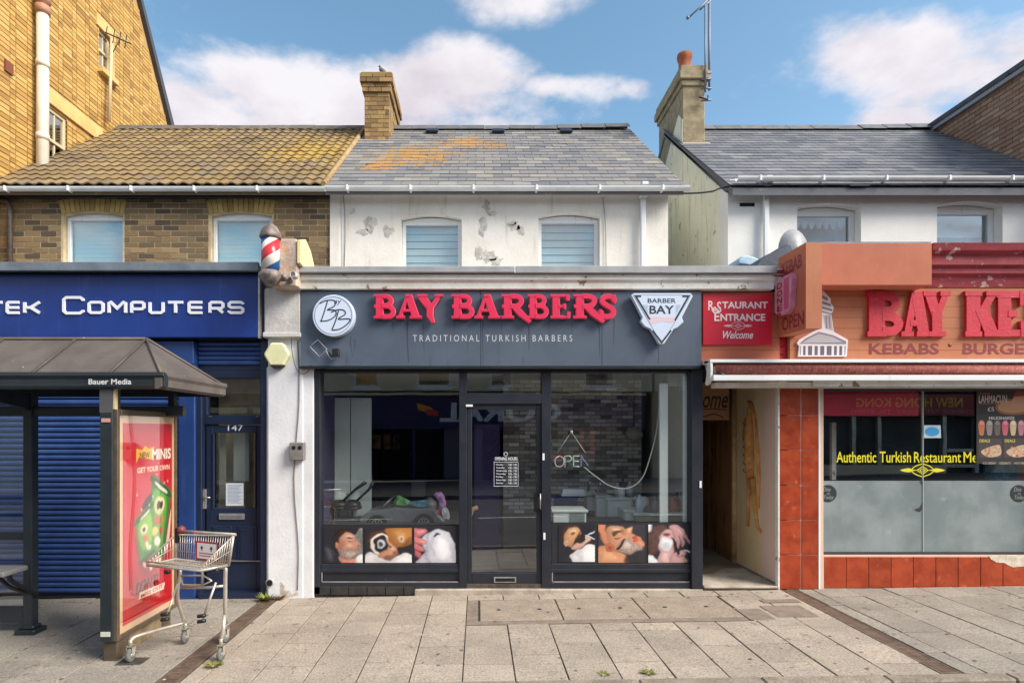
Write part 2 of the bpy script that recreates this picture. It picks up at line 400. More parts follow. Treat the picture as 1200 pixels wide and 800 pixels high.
TG = {  # square rounded techno capitals
'T': [[(0, 1), (1, 1)], [(.5, .96), (.5, 0)]],
'E': [[(1, 1), (.12, 1), (0, .88), (0, .12), (.12, 0), (1, 0)], [(.12, .5), (.98, .5)]],
'K': [[(0, 1), (0, 0)], [(1, 1), (.42, .5), (.1, .5)], [(.42, .5), (1, 0)]],
'C': [[(1, .78), (1, .88), (.86, 1), (.14, 1), (0, .86), (0, .14), (.14, 0), (.86, 0), (1, .12), (1, .2)]],
'O': [[(.5, 1), (.16, 1), (0, .84), (0, .16), (.16, 0), (.84, 0), (1, .16), (1, .84), (.84, 1), (.5, 1)]],
'M': [[(0, 0), (0, .9), (.12, 1), (.5, .42), (.88, 1), (1, .9), (1, 0)]],
'P': [[(0, 0), (0, .86), (.14, 1), (.86, 1), (1, .86), (1, .5), (.86, .36), (.1, .36)]],
'U': [[(0, 1), (0, .14), (.14, 0), (.86, 0), (1, .14), (1, 1)]],
'R': [[(0, 0), (0, .86), (.14, 1), (.86, 1), (1, .86), (1, .56), (.86, .42), (.1, .42)], [(.6, .42), (1, 0)]],
'S': [[(1, .8), (1, .88), (.86, 1), (.14, 1), (0, .86), (0, .64), (.14, .5), (.86, .5), (1, .36), (1, .14), (.86, 0), (.14, 0), (0, .12), (0, .2)]],
}
# ------------------------------------------------------------------ materials
m_slab = mat('paving', C(168, 156, 141), C(155, 144, 131), sc=2.2, rough=.9, bump=.7, bsc=44, rnd=.20, grain=1.15, dirt=C(112, 100, 88), dsc=9, dth=.60, dsoft=.10)
m_slab2 = mat('paving_grey', C(150, 143, 132), C(138, 131, 121), sc=2.2, rough=.9, bump=.7, bsc=44, rnd=.20, grain=1.15, dirt=C(100, 94, 88), dsc=9, dth=.60, dsoft=.10)
m_joint = mat('joint_grit', C(92, 82, 72), C(70, 62, 54), sc=14, rough=.95, bump=.6, bsc=120, grain=.3)
m_asph = mat('asphalt', C(74, 72, 72), C(92, 88, 84), sc=3, rough=.9, bump=.6, bsc=160, grain=.35)
m_patch = mat('asphalt_patch', C(142, 128, 114), C(124, 112, 100), sc=9, rough=.9, bump=.6, bsc=150, grain=.3)
m_kerb = mat('kerb_concrete', C(150, 138, 124), C(128, 118, 106), sc=7, rough=.9, bump=.7, bsc=46, rnd=.1, grain=1.0)
m_steel = mat('grating_steel', C(140, 120, 104), C(112, 96, 84), sc=14, rough=.6, metal=.5, bump=.3, bsc=70)
m_render = mat('white_render', C(238, 234, 226), C(226, 221, 211), sc=1.6, rough=.85, bump=.35, bsc=26, grain=.06, streak=C(206, 199, 184), stth=.55, dirt=C(150, 146, 138), dsc=2.1, dth=.735, dsoft=.02)
m_render2 = mat('white_render_clean', C(240, 240, 236), C(232, 231, 227), sc=1.6, rough=.85, bump=.25, bsc=26, grain=.05, streak=C(200, 196, 186), stth=.66)
m_white = mat('white_upvc', C(232, 235, 236), rough=.35, grain=.03, streak=C(188, 188, 184), stth=.60)
m_gutter = mat('gutter_plastic', C(240, 242, 242), C(226, 228, 228), sc=3, rough=.4, grain=.05, dirt=C(130, 126, 118), dsc=5, dth=.66, dsoft=.1)
m_mortar = mat('mortar', C(206, 188, 152), C(176, 158, 126), sc=4, rough=.95, bump=.5, bsc=60, grain=.2)
m_brickL = mat('stock_brick', C(150, 120, 70), rough=.9, bump=.7, bsc=60, ramp=[C(124, 102, 74), C(146, 122, 86), C(104, 86, 66), C(158, 134, 98), C(128, 106, 78), C(88, 76, 62), C(138, 118, 88)], grain=.28, dirt=C(84, 70, 52), dsc=2.2, dth=.6, dsoft=.2)
m_brickY = mat('yellow_brick', C(160, 116, 60), rough=.9, bump=.8, bsc=60, ramp=[C(190, 152, 84), C(200, 162, 94), C(172, 134, 72), C(204, 170, 106), C(182, 144, 80), C(154, 118, 66), C(194, 156, 90)], grain=.25, dirt=C(132, 100, 60), dsc=2.4, dth=.58, dsoft=.25)
m_mortarY = mat('yellow_mortar', C(190, 158, 108), C(168, 134, 86), sc=3, rough=.95, bump=.4, bsc=60, grain=.15)
m_brickR = mat('pale_brick', C(176, 146, 120), rough=.9, bump=.7, bsc=60, ramp=[C(172, 140, 116), C(156, 122, 100), C(186, 158, 134), C(148, 114, 92), C(178, 144, 118)], grain=.2)
m_mortarR = mat('grey_mortar', C(160, 152, 142), rough=.95, bump=.4, bsc=60, grain=.15)
m_tile = mat('pantile', C(148, 126, 88), rough=.9, bump=.5, bsc=50, ramp=[C(128, 108, 78), C(142, 122, 86), C(108, 92, 70), C(134, 112, 72), C(120, 106, 86)], grain=.2,
             dirt=C(146, 118, 66), dsc=3.4, dth=.60, dsoft=.10, spot=[((-2.6, 2.6, 6.4), 1.5, C(160, 132, 66), 9, .66)])
m_ridge = mat('ridge_clay', C(112, 104, 94), C(92, 86, 80), sc=6, rough=.9, bump=.5, bsc=50, rnd=.2, grain=.2)
m_slate = mat('slate_old', C(126, 124, 124), rough=.8, bump=.5, bsc=45, ramp=[C(120, 120, 122), C(136, 133, 130), C(104, 106, 112), C(148, 144, 136), C(114, 116, 122), C(130, 126, 122)], grain=.16,
             dirt=C(158, 150, 132), dsc=5, dth=.60, dsoft=.1,
             spot=[((-1.0, 2.4, 6.3), 1.15, C(168, 130, 76), 9, .66), ((-.2, 3.1, 6.8), .9, C(170, 132, 82), 10, .68), ((.3, 2.9, 6.7), .6, C(160, 124, 80), 12, .72), ((-1.5, 1.9, 5.9), .6, C(172, 130, 70), 11, .68)])
m_slate2 = mat('slate_blue', C(104, 108, 116), rough=.75, bump=.5, bsc=45, ramp=[C(102, 105, 112), C(118, 120, 126), C(88, 92, 100), C(126, 128, 130), C(96, 100, 108)], grain=.14, dirt=C(134, 134, 132), dsc=6, dth=.62, dsoft=.1)
m_blackboard = mat('black_fascia_board', C(44, 44, 50), rough=.5, grain=.15)
m_blue = mat('blue_paint', C(34, 64, 124), C(28, 56, 114), sc=2, rough=.42, grain=.06, bump=.1, bsc=20, streak=C(62, 86, 136), stth=.57, dirt=C(84, 92, 112), dsc=6, dth=.66, dsoft=.06)
m_bluesign = mat('blue_sign_panel', C(24, 56, 132), C(20, 48, 120), sc=1.4, rough=.35, grain=.05, streak=C(48, 78, 148), stth=.57, dirt=C(60, 84, 140), dsc=5, dth=.66, dsoft=.1)
m_shut = mat('shutter_blue', C(62, 92, 152), C(52, 82, 142), sc=3, rough=.4, metal=.2, grain=.1, dirt=C(96, 114, 150), dsc=6, dth=.66, dsoft=.12)
m_navy = mat('navy_door_paint', C(24, 36, 60), C(28, 40, 66), sc=4, rough=.4, grain=.08, dirt=C(58, 66, 84), dsc=9, dth=.67, dsoft=.06)
m_lead = mat('lead_flashing', C(124, 134, 144), C(104, 114, 124), sc=4, rough=.55, metal=.2, bump=.2, bsc=20, grain=.1)
m_black = mat('black_paint', C(26, 28, 32), C(34, 36, 40), sc=5, rough=.4, grain=.1, dirt=C(70, 70, 70), dsc=9, dth=.68, dsoft=.05)
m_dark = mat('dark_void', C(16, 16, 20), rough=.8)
m_glass = glass_mat('window_glass', tint=(.97, .985, .98, 1), f0=.085, wob=.012)
m_glass2 = glass_mat('upstairs_glass', f0=.10, wob=.02)
m_blind = mat('sky_tint_blind', C(190, 228, 242), C(178, 220, 238), sc=2, rough=.7, grain=.03)  # blue of the reflected sky is put into the blind colour
m_blindw = mat('sky_tint_slat_blind', C(200, 226, 238), C(190, 218, 232), sc=2, rough=.7, grain=.03)  # slats carry the sky reflection's pale blue in their colour
m_alu = mat('aluminium', C(190, 190, 188), C(168, 168, 166), sc=8, rough=.35, metal=.6, grain=.08)
m_chrome = mat('chrome', C(210, 210, 208), rough=.25, metal=.9, grain=.05)
m_cable = mat('black_cable', C(30, 28, 28), rough=.6)
m_weed = mat('weed_leaf', C(96, 112, 44), C(140, 134, 62), sc=30, rough=.7, rnd=.4, grain=.1)
m_iron = mat('cast_iron_cover', C(86, 82, 78), C(66, 62, 60), sc=20, rough=.7, metal=.4, bump=.6, bsc=140, grain=.25)

# ------------------------------------------------------------------ ground
def sheet(name, x0, x1, y0, y1, dz, m, kind='structure', th=None):
    b = MB(); n = 2
    vs = [(x0, y0, gz(x0)+dz), (x1, y0, gz(x1)+dz), (x1, y1, gz(x1)+dz), (x0, y1, gz(x0)+dz)]; fs = [(0, 1, 2, 3)]
    if th: vs += [(a, c, d-th) for a, c, d in vs]; fs += [(7, 6, 5, 4), (0, 4, 5, 1), (1, 5, 6, 2), (2, 6, 7, 3), (3, 7, 4, 0)]
    b.add(vs, fs, m); o = b.build(name); 
    if kind: o['kind'] = kind
    return o
KY = -2.45
g = MB(); g.add([(-900, -900, -2.2), (900, -900, -2.2), (900, 900, -2.2), (-900, 900, -2.2)], [(0, 1, 2, 3)], m_asph); g.build('ground')['kind'] = 'structure'
road = sheet('road', -60, 60, -10.2, KY-.10, -.11, m_asph, th=.3)
pav = sheet('pavement', -60, 60, KY, 9.0, -.008, m_joint, th=.4)
fpav = sheet('far_pavement', -60, 60, -15.2, -10.2, .0, m_asph, th=.4)
b = MB()
for y in (-6.5,):
    for k in range(-8, 9): b.add([(k*4, y-.06, gz(k*4)-.106), (k*4+2, y-.06, gz(k*4+2)-.106), (k*4+2, y+.06, gz(k*4+2)-.106), (k*4, y+.06, gz(k*4)-.106)], [(0, 1, 2, 3)], flat(225, 225, 215))
b.build('lane_marking', road)
TILT = (0, -math.atan(.0165), 0)
its = []; k = -16
for k in range(-16, 17):
    x = -8+k*.915+6
    its.append(((x, KY-.05, gz(x)-.035), (.912, .12, .15), TILT))
kb = empty('kerb', (0, KY, 0), kind='structure'); pieces(kb, 'kerb_stone', its, m_kerb, bev=.012)
DL, DR = -2.42, 3.63
def xcols(a, c, off):
    w = .41; xs = [a]; x = off+math.ceil((a-off)/w)*w
    while x < c:
        if x-xs[-1] > .06: xs.append(x)
        x += w
    if c-xs[-1] > .05: xs.append(c)
    else: xs[-1] = c
    return list(zip(xs[:-1], xs[1:]))
def slabfield(a, c, y0, y1, off, m, avoid=None, stag=True, L=.40):
    r = []
    for i, (p, q) in enumerate(xcols(a, c, off)):
        y = y1; first = True
        while y > y0+.01:
            l = L
            if first and stag: l = random.choice([.15, .22, .3, .38]); first = False
            elif random.random() < .5: l = random.choice([.28, .34, .46, .52])
            e = max(y0, y-l)
            if e-y0 < .1: e = y0
            g = .0055; xc = (p+q)/2
            r.append(((xc, (y+e)/2, gz(xc)-.025+random.uniform(-.003, .003)), (q-p-2*g, y-e-.009, .05), (random.uniform(-.004, .004), TILT[1]+random.uniform(-.005, .005), random.uniform(-.003, .003))))
            y = e
    return r
its = slabfield(DL+.1, -.12, KY, -.02, -.12, m_slab)
its += slabfield(-.12, DR-.08, KY, -1.07, -.12, m_slab)
its += slabfield(-.12, DR-.08, -.22, -.0, -.12, m_slab, stag=False, L=.22)
its += slabfield(2.72, DR-.08, -1.07, -.22, -.12, m_slab)
pieces(pav, 'paving_slab', its, m_slab, bev=.0025)
its = slabfield(DR+.1, 8.2, KY, -.02, 3.9, m_slab2)+slabfield(-8.5, DL-.1, KY, .25, -2.9, m_slab2)
pieces(pav, 'paving_slab', its, m_slab2, bev=.0025)
# strips of asphalt and concrete around the three recessed service covers
b = MB()
for (a, c, y0, y1) in ((-.115, .0, -.95, -.225), (-.115, 2.72, -1.06, -.95)):
    b.add([(a, y0, gz(a)-.003), (c, y0, gz(c)-.003), (c, y1, gz(c)-.003), (a, y1, gz(a)-.003)], [(0, 1, 2, 3)], m_patch)
for (a, c, y0, y1) in ((2.70, 2.95, -1.06, -.72), (3.0, 3.42, -1.0, -.62), (3.1, 3.5, -.52, -.40)):
    b.add([(a, y0, gz(a)+.0045), (c, y0, gz(c)+.0045), (c, y1, gz(c)+.0045), (a, y1, gz(a)+.0045)], [(0, 1, 2, 3)], m_patch)
b.build('asphalt_patch', pav)['kind'] = 'stuff'
b = MB(); rg = random.Random(21); m_gum = mat('old_gum', C(112, 104, 96), rough=.8); m_gum2 = mat('pale_gum', C(190, 182, 172), rough=.7)
for i in range(260):
    x, y = rg.uniform(-5, 7.5), rg.uniform(KY, -.1); r_ = rg.uniform(.006, .017); mm_ = m_gum if rg.random() < .75 else m_gum2; n = 7
    b.add([(x+r_*cos(2*pi*k/n)*rg.uniform(.7, 1.2), y+r_*sin(2*pi*k/n), gz(x)+.0042) for k in range(n)], [tuple(range(n))], mm_)
b.build('gum_spot', pav)['kind'] = 'stuff'
lf = []
for i in range(26):
    x, y = rg.choice([rg.uniform(-2.3, 3.4), rg.uniform(-5, -2.6), rg.uniform(2.7, 3.5)]), rg.uniform(-.35, -.02) if rg.random() < .6 else rg.uniform(KY, -.4); lf.append((x, y))
b = MB()
for x, y in lf:
    a_ = rg.uniform(0, 6.3); l_ = rg.uniform(.012, .03); z_ = gz(x)+.005; b.add([(x-l_*cos(a_), y-l_*sin(a_), z_), (x+l_*.4*sin(a_), y-l_*.4*cos(a_), z_+.006), (x+l_*cos(a_), y+l_*sin(a_), z_+.002), (x-l_*.4*sin(a_), y+l_*.4*cos(a_), z_+.004)], [(0, 1, 2, 3)], mat('dead_leaf', C(140, 110, 70), C(96, 74, 50), sc=20, rough=.9))
tag(b.build('leaf_litter'), 'small dead leaves and crumbs scattered on the pavement', 'litter', kind='stuff')
cov_m = mat('cover_concrete', C(158, 144, 128), C(144, 132, 118), sc=5, rough=.9, bump=.7, bsc=44, grain=1.1)
for i, (a, c) in enumerate(((.02, .866), (.87, 1.736), (1.74, 2.70))):
    xc = (a+c)/2; t = empty('service_cover', (xc, -.59, gz(xc)), ['slab-filled service cover in the pavement in front of the shop door', 'middle slab-filled service cover right of the shop door', 'slab-filled service cover nearest the alley'][i], 'cover', 'recessed covers in front of the barber shop')
    q = MB(); q.box(a+.004, c-.004, -.94, -.235, -.04, -.0015, cov_m); q.v = [(v_[0], v_[1], v_[2]+gz(v_[0])) for v_ in q.v]; q.build('infill', t, bevel=.004)
    q = MB()
    for (p, r_, s_, w_) in ((a, a+.003, -.945, -.23), (c-.003, c, -.945, -.23), ): q.box(p, r_, s_, w_, gz(p)-.04, gz(p)-.0005, m_steel)
    q.build('frame_edge', t)['kind'] = 'stuff'
    for sx_ in (-.22, .22):
        q = MB(); q.lathe([(.022, 0), (.022, .004), (.012, .004)], (xc+sx_, -.60, gz(xc+sx_)-.001), m_iron, 10); q.build('lifting_hole', t)
# steel drainage channels running out from the buildings
for i, (x0, lab) in enumerate(((DL, 'rusty grated drainage channel crossing the pavement beside the trolley'), (DR, 'rusty grated drainage channel crossing the pavement by the red tiled pier'))):
    t = empty('drain_channel', (x0, -1.2, gz(x0)), lab, 'drain', 'drainage channels')
    q = MB(); q.box(x0-.085, x0+.085, KY-.1, -.02, gz(x0)-.05, gz(x0)-.014, m_dark); q.build('trough', t)
    q = MB()
    for s in (-1, 1): q.box(x0+s*.075-.008, x0+s*.075+.008, KY-.1, -.02, gz(x0)-.03, gz(x0)+.002, m_steel)
    q.build('edge_rail', t)
    q = MB(); y = -.05
    while y > KY-.08: q.box(x0-.066, x0+.066, y-.015, y+.005, gz(x0)-.03, gz(x0)+.0, m_steel); y -= .03
    o = q.build('grating', t); o['kind'] = 'stuff'
# small iron cover left
xc = X(172, -1.75); q = MB(); yc = -1.85; q.box(-3.05, -2.83, yc-.08, yc+.08, gz(-2.9)-.02, gz(-2.9)+.004, m_iron)
tag(q.build('stopcock_cover', None, .003, origin=(-2.94, yc, gz(-2.9))), 'small dark iron cover in the paving below the poster frame', 'cover')
# weeds
def weed(x, y, r, n, lab, mm=None, h=.08, z=None):
    q = MB(); mm = mm or m_weed; z = gz(x) if z is None else z
    for i in range(n):
        a = random.uniform(0, 2*pi); l = r*random.uniform(.25, .8); c_ = Vector((x+cos(a)*l*.3, y+sin(a)*l*.3, z)); d = Vector((cos(a), sin(a), random.uniform(.2, 1.2)*h/r)).normalized()*l; s = Vector((-sin(a), cos(a), 0))*l*.09
        p = [c_, c_+d*.5-s, c_+d, c_+d*.5+s]; q.add(p, [(0, 1, 2, 3)], mm)
    return tag(q.build('weed_tuft', None, 0, origin=(x, y, z)), lab, 'weed', 'weeds growing in the paving')
weed(-2.20, -1.98, .10, 110, 'yellow green tuft growing at the foot of the trolley wheel', h=.05)
weed(-2.44, -.10, .15, 160, 'leafy weed growing below the pipe hole of the white pier', h=.16)
weed(-2.30, -.08, .10, 90, 'dry brown dead weed against the foot of the white pier', mat('dry_weed', C(120, 96, 66), C(84, 66, 46), sc=30, rough=.9, rnd=.4), h=.12)
weed(1.34, -2.26, .08, 80, 'flat green tuft at the kerb, right one of two', h=.03)
weed(.98, -2.28, .07, 60, 'flat green tuft at the kerb, left one of two', h=.03)
weed(-2.95, -.9, .06, 40, 'tiny pale tuft behind the foot of the poster frame', h=.03)

# ------------------------------------------------------------------ shared roof and window builders
U = 1.30
EY, EZ, RY, RZ = 1.10, 5.24, 4.0, 7.51
PIT = atan2(RZ-EZ, RY-EY); SL = hypot(RZ-EZ, RY-EY)
def roof_pt(x, v, n=0): return (x, EY+v*cos(PIT)-n*sin(PIT), EZ+v*sin(PIT)+n*cos(PIT))
def roof_slab(parent, x0, x1, m, name='roof'):
    q = MB(); q.prism([(EY, EZ-.03), (RY, RZ-.03), (2*RY-EY, EZ-.03), (2*RY-EY, EZ-.12), (RY, RZ-.14), (EY, EZ-.12)], x0, x1, m, axis='X')
    return q.build(name, parent)
def slates(parent, x0, x1, m, w=.25, ex=.2, limit=300, gaps=()):
    its = []; v = 0; r = 0
    while v < SL-.05:
        x = x0-(r % 2)*w/2
        while x < x1-.01:
            a, c = max(x, x0), min(x+w, x1)
            if c-a > .04:
                l = ex*1.25; j = random.uniform(-.006, .006); sk = random.gauss(0, .006); lift = .012
                if random.random() < .03: j -= .03; sk *= 5
                its.append((roof_pt((a+c)/2, min(v+l/2+j, SL-.1), lift), (c-a-.006, l, .007), (PIT-.045+random.uniform(-.008, .008), random.uniform(-.006, .006), sk)))
            x += w
        v += ex; r += 1
    pieces(parent, 'slate', its, m, limit=limit)
def ridge(parent, x0, x1, m=None, rise=0):
    m = m or m_ridge; n = int(round((x1-x0)/.45)); L = (x1-x0)/n
    for i in range(n):
        xc = x0+(i+.5)*L; q = MB(); h = .03+rise*max(0, (i-n+4))/4+random.uniform(-.004, .004)
        q.prism([(RY-.17, RZ-.10+h), (RY-.15, RZ-.075+h), (RY, RZ+.055+h), (RY+.15, RZ-.075+h), (RY+.17, RZ-.10+h), (RY, RZ+.03+h)], xc-L/2+.004, xc+L/2-.004, m, axis='X')
        q.build('ridge_tile', parent)
def gutter(parent, x0, x1, y, z, m=None, r=.055, caps=True):
    m = m or m_gutter; q = MB(); n = 8; pr = [(y+r*cos(pi+pi*i/n), z+r*sin(pi+pi*i/n)) for i in range(n+1)]; pi_ = [(y+(r-.008)*cos(2*pi-pi*i/n), z+(r-.008)*sin(2*pi-pi*i/n)) for i in range(n+1)]
    q.prism(pr+pi_, x0, x1, m, axis='X'); o = q.build('gutter', parent)
    x = x0+.3
    while x < x1-.1:
        q = MB(); q.box(x-.012, x+.012, y-r-.012, y+r, z-r-.01, z+.006, m); q.build('gutter_bracket', o, .002); x += .85
    return o
def window(parent, x0, x1, z0, z1, Y, m=None, fw=.055, blind=None, mull=(), trans=(), arch=0, slats=0, label=None, glass=None, dep=.06):
    m = m or m_white; q = MB()
    q.box(x0, x0+fw, Y, Y+dep, z0, z1, m); q.box(x1-fw, x1, Y, Y+dep, z0, z1, m); q.box(x0+fw, x1-fw, Y, Y+dep, z0, z0+fw, m); q.box(x0+fw, x1-fw, Y, Y+dep, z1-fw, z1, m)
    if arch:
        n = 8; arc = [(x0+(x1-x0)*i/n, z1+arch*(1-(2*i/n-1)**2)) for i in range(n+1)]; q.prism(arc[::-1]+[(x0, z1), (x1, z1)][:0], Y+.01, Y+dep, m) if 0 else q.prism([(x0, z1+.0005)]+[p for p in arc[1:-1]]+[(x1, z1+.0005)], Y+.005, Y+dep-.005, m)
    for a in mull: q.box(a-.014, a+.014, Y+.012, Y+dep-.01, z0+fw, z1-fw, m)
    for a in trans: q.box(x0+fw, x1-fw, Y+.008, Y+dep-.008, a-.018, a+.018, m)
    o = q.build('window', parent, .004)
    if label: o['label'] = label
    q = MB(); q.box(x0+fw-.004, x1-fw+.004, Y+dep/2-.004, Y+dep/2+.002, z0+fw-.004, z1-fw+.004, glass or m_glass2); q.build('pane', o)
    if blind:
        if slats:
            h = (z1-z0-2*fw)/slats
            for i in range(slats):
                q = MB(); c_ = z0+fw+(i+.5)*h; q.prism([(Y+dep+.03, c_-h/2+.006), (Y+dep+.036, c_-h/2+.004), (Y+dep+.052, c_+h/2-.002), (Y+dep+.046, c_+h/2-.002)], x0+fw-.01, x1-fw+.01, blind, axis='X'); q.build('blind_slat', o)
            q = MB(); q.box(x0+fw-.02, x1-fw+.02, Y+dep+.07, Y+dep+.08, z0, z1, mat('blind_backing', C(120, 150, 170), rough=.8)); q.build('blind_backing', o)
        else:
            q = MB(); n = 30
            for i in range(n): 
                a = z0+fw+(z1-z0-2*fw)*i/n; c_ = a+(z1-z0-2*fw)/n
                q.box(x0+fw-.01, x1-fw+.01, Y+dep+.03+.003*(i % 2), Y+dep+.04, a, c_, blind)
            q.build('blind', o)
    return o

# ------------------------------------------------------------------ left: brick house over the computer shop
hl = empty('computer_shop_building', (-4.4, 1.3, 0), 'brown brick terraced house with pantile roof above the blue computer shop', 'building')
LX0, LX1 = -6.68, -2.065
w1 = (X(73, U), X(143, U), 3.95, Z(252, U), .05); w2 = (X(246, U), X(318, U), 3.95, Z(252, U), .05)
q = MB(); wall_front(q, LX0, LX1, 3.3, 5.18, U+.02, U+.3, [w1, w2], m_mortar); uw = q.build('upper_wall', hl)
pieces(uw, 'brick', brick_items('Y', U+.02, LX0, LX1, 3.62, 5.16, holes=[(w[0]-.03, w[1]+.03, w[2], w[3]+.19) for w in (w1, w2)]), m_brickL)
for w in (w1, w2):
    n = 13; cx = (w[0]+w[1])/2; hw = (w[1]-w[0])/2+.05
    its = []
    for i in range(n):
        t = (i+.5)/n*2-1; a = t*.24; x_ = cx+t*hw*.98
        its.append(((x_, U+.03, w[3]+.105+.05*(1-t*t)), (2*hw/n-.012, .05, .19), (0, a, 0)))
    pieces(uw, 'arch_brick', its, mat('arch_brick', C(176, 150, 92), rough=.9, bump=.5, ramp=[C(170, 142, 86), C(188, 160, 100), C(150, 122, 74)], grain=.2))
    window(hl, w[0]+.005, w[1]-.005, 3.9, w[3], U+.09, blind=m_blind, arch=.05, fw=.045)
q = MB(); q.box(LX0, LX1, U+.3, 6.6, 3.3, 5.1, m_mortar); q.box(LX0, LX1, .5, 6.6, -.2, 3.3, m_mortar); q.prism([(U+.35, 5.1), (RY, RZ-.2), (6.6, 5.1)], LX0, LX1, m_mortar, axis='X'); q.build('body_wall', hl)
q = MB(); q.box(LX0, LX1, U-.05, U+.02, Z(233, U), Z(221, U), m_blackboard); q.build('soffit_board', hl, .004)
gutter(hl, LX0, LX1-.005, EY-.03, Z(221, EY), r=.05)
q = MB(); x_ = X(15, U); q.tube([(x_-.2, U-.05, Z(236, U)), (x_-.03, U-.05, Z(238, U)), (x_, U-.05, Z(243, U)), (x_, U-.05, 3.7)], .035, mat('old_downpipe', C(84, 72, 66), C(60, 54, 52), sc=20, rough=.6)); q.build('downpipe', hl)
rf = roof_slab(hl, LX0, -2.10, m_tile)
def pantile(w, l, m):
    q = MB(); n = 12; vs = []; fs = []
    for j in (0, 1):
        for i in range(n+1):
            u_ = i/n; z = .014*(1-cos(4*pi*u_))*.9+(.012 if u_ < .04 else 0)
            vs.append((-w/2+w*u_, -l/2+l*j, z))
    for i in range(n+1): vs.append((-w/2+w*i/n, -l/2, vs[i][2]-.016))
    for i in range(n): fs += [(i, i+1, n+2+i, n+1+i), (2*n+2+i, 2*n+3+i, i+1, i)]
    q.add(vs, fs, m); return q.mesh('roof_tile')
pt = pantile(.335, .30, m_tile); its = []; nr = 16; ex = SL/nr
for r_ in range(nr):
    x = LX0+.167
    while x < -2.1-.1:
        its.append((roof_pt(x, r_*ex+.15, .018+random.uniform(0, .004)), None, (PIT-.075+random.uniform(-.012, .012), 0, random.gauss(0, .006)))); x += .325
pieces(rf, 'roof_tile', its, m_tile, mesh=pt)
ridge(hl, LX0, -2.1, rise=0)
# mortar fillet between the two roofs
q = MB(); q.tube([roof_pt(-2.09, -.02, .03), roof_pt(-2.09, SL, .03)], .04, mat('mortar_fillet', C(176, 150, 110), C(150, 124, 86), sc=8, rough=.95, bump=.5), n=6); q.build('roof_fillet', hl)

# ground floor shop front, blue
q = MB(); q.box(-6.68, X(311), -.22, 1.30, Z(322), Z(316), m_lead); q.box(-6.68, X(312), -.25, -.2, Z(322)-.02, Z(314), m_lead); q.build('flat_roof', hl, .005)
q = MB(); q.box(-6.68, X(313), -.05, .5, Z(398), Z(322), m_navy); q.build('shop_beam', hl)
q = MB(); q.box(-6.68, X(228), -.03, .3, Z(427), Z(400), m_blue); q.build('lower_panel', hl, .005)
q = MB(); q.box(X(209), X(228), .0, .3, -.1, Z(427), m_blue); q.build('pilaster', hl, .006)
q = MB(); q.box(X(305), X(313), .0, .3, -.1, Z(398), m_navy); q.build('door_jamb', hl, .004)
q = MB(); q.box(X(228), X(234), .04, .3, -.1, Z(432), m_navy); q.build('door_jamb', hl, .004)
# shutter box above door with slats
q = MB(); q.box(X(228), X(305), .10, .3, Z(432), Z(398), m_navy); sb = q.build('shutter_box', hl)
its = [((X(267), .08, Z(402+i*5.5)), (X(305)-X(229), .03, .042), (.35, 0, 0)) for i in range(5)]
pieces(sb, 'shutter_slat', its, m_shut, bev=.006)
# the big roller shutter
RS = empty('roller_shutter', (X(110), .12, -.05), 'lowered blue roller shutter behind the bus shelter', 'shutter')
its = []; z = -.02; 
while z < 2.72: its.append(((-5.0, .125, z+.032), (3.0, .03, .056), (.0, 0, 0))); z += .066
def slatmesh(w, m):
    q = MB(); n = 6; pr = []
    for i in range(n+1): a = -pi/2+pi*i/n; pr.append((-.016*cos(a), .027*sin(a)))
    q.prism(pr+[(.01, .027), (.01, -.027)], -w/2, w/2, m, axis='X'); return q.mesh('shutter_slat')
sm_ = slatmesh(3.0, m_shut)
for it in its: link('shutter_slat', sm_, RS, (X(209)-1.5, .13, it[0][2]))
q = MB(); q.box(-6.6, X(209), .15, .2, -.1, 2.75, m_navy); q.build('shutter_backing', RS)
q = MB(); q.box(-6.6, X(209), .1, .16, -.085, -.05, m_black); q.build('bottom_bar', RS)
# transom window and door 147
q = MB(); tx0, tx1 = X(234), X(305)
q.box(tx0, tx1, .1, .18, Z(442), Z(432), m_navy); q.box(tx0, tx1, .1, .18, Z(497), Z(486), m_navy); q.box(tx0, tx0+.04, .1, .18, Z(486), Z(442), m_navy); q.box(tx1-.04, tx1, .1, .18, Z(486), Z(442), m_navy); o = q.build('transom_window', hl, .004)
q = MB(); q.box(tx0+.03, tx1-.03, .14, .146, Z(487), Z(441), m_glass); q.build('pane', o)
q = MB(); q.box(tx0, tx1, .6, .62, .0, Z(441), mat('hall_wall', C(112, 116, 112), rough=.8)); q.box(tx0, tx1, .2, .6, Z(441), Z(440), m_dark); q.box(tx0-.01, tx0, .2, .6, 0, Z(441), m_dark); q.box(tx1, tx1+.01, .2, .6, 0, Z(441), m_dark); q.build('hallway', hl)
dx0, dx1, dzt, dzb = X(236), X(304), Z(498), -.0
q = MB()
gx0, gx1, gz0, gz1 = X(244), X(296), Z(597), Z(507)
q.box(dx0, gx0, .12, .17, dzb, dzt, m_navy); q.box(gx1, dx1, .12, .17, dzb, dzt, m_navy); q.box(gx0, gx1, .12, .17, gz1, dzt, m_navy); q.box(gx0, gx1, .12, .17, dzb, gz0, m_navy)
dr = q.build('front_door', hl, .004); dr['label'] = 'navy door numbered 147 with a narrow glazed panel'
q = MB(); q.box(gx0, gx1, .14, .146, gz0, gz1, m_glass); q.build('pane', dr)
for (a, c_, e, f_) in ((gx0, gx0+.018, gz0, gz1), (gx1-.018, gx1, gz0, gz1)): q = MB(); q.box(a, c_, .105, .135, e, f_, m_navy); q.build('glazing_bead', dr, .003)
for (a, c_) in ((X(244), X(267)), (X(274), X(297))):
    q = MB(); q.box(a, c_, .108, .125, Z(661), Z(618), m_navy); q.box(a+.03, c_-.03, .100, .109, Z(658), Z(621), m_navy); q.build('raised_panel', dr, .006)
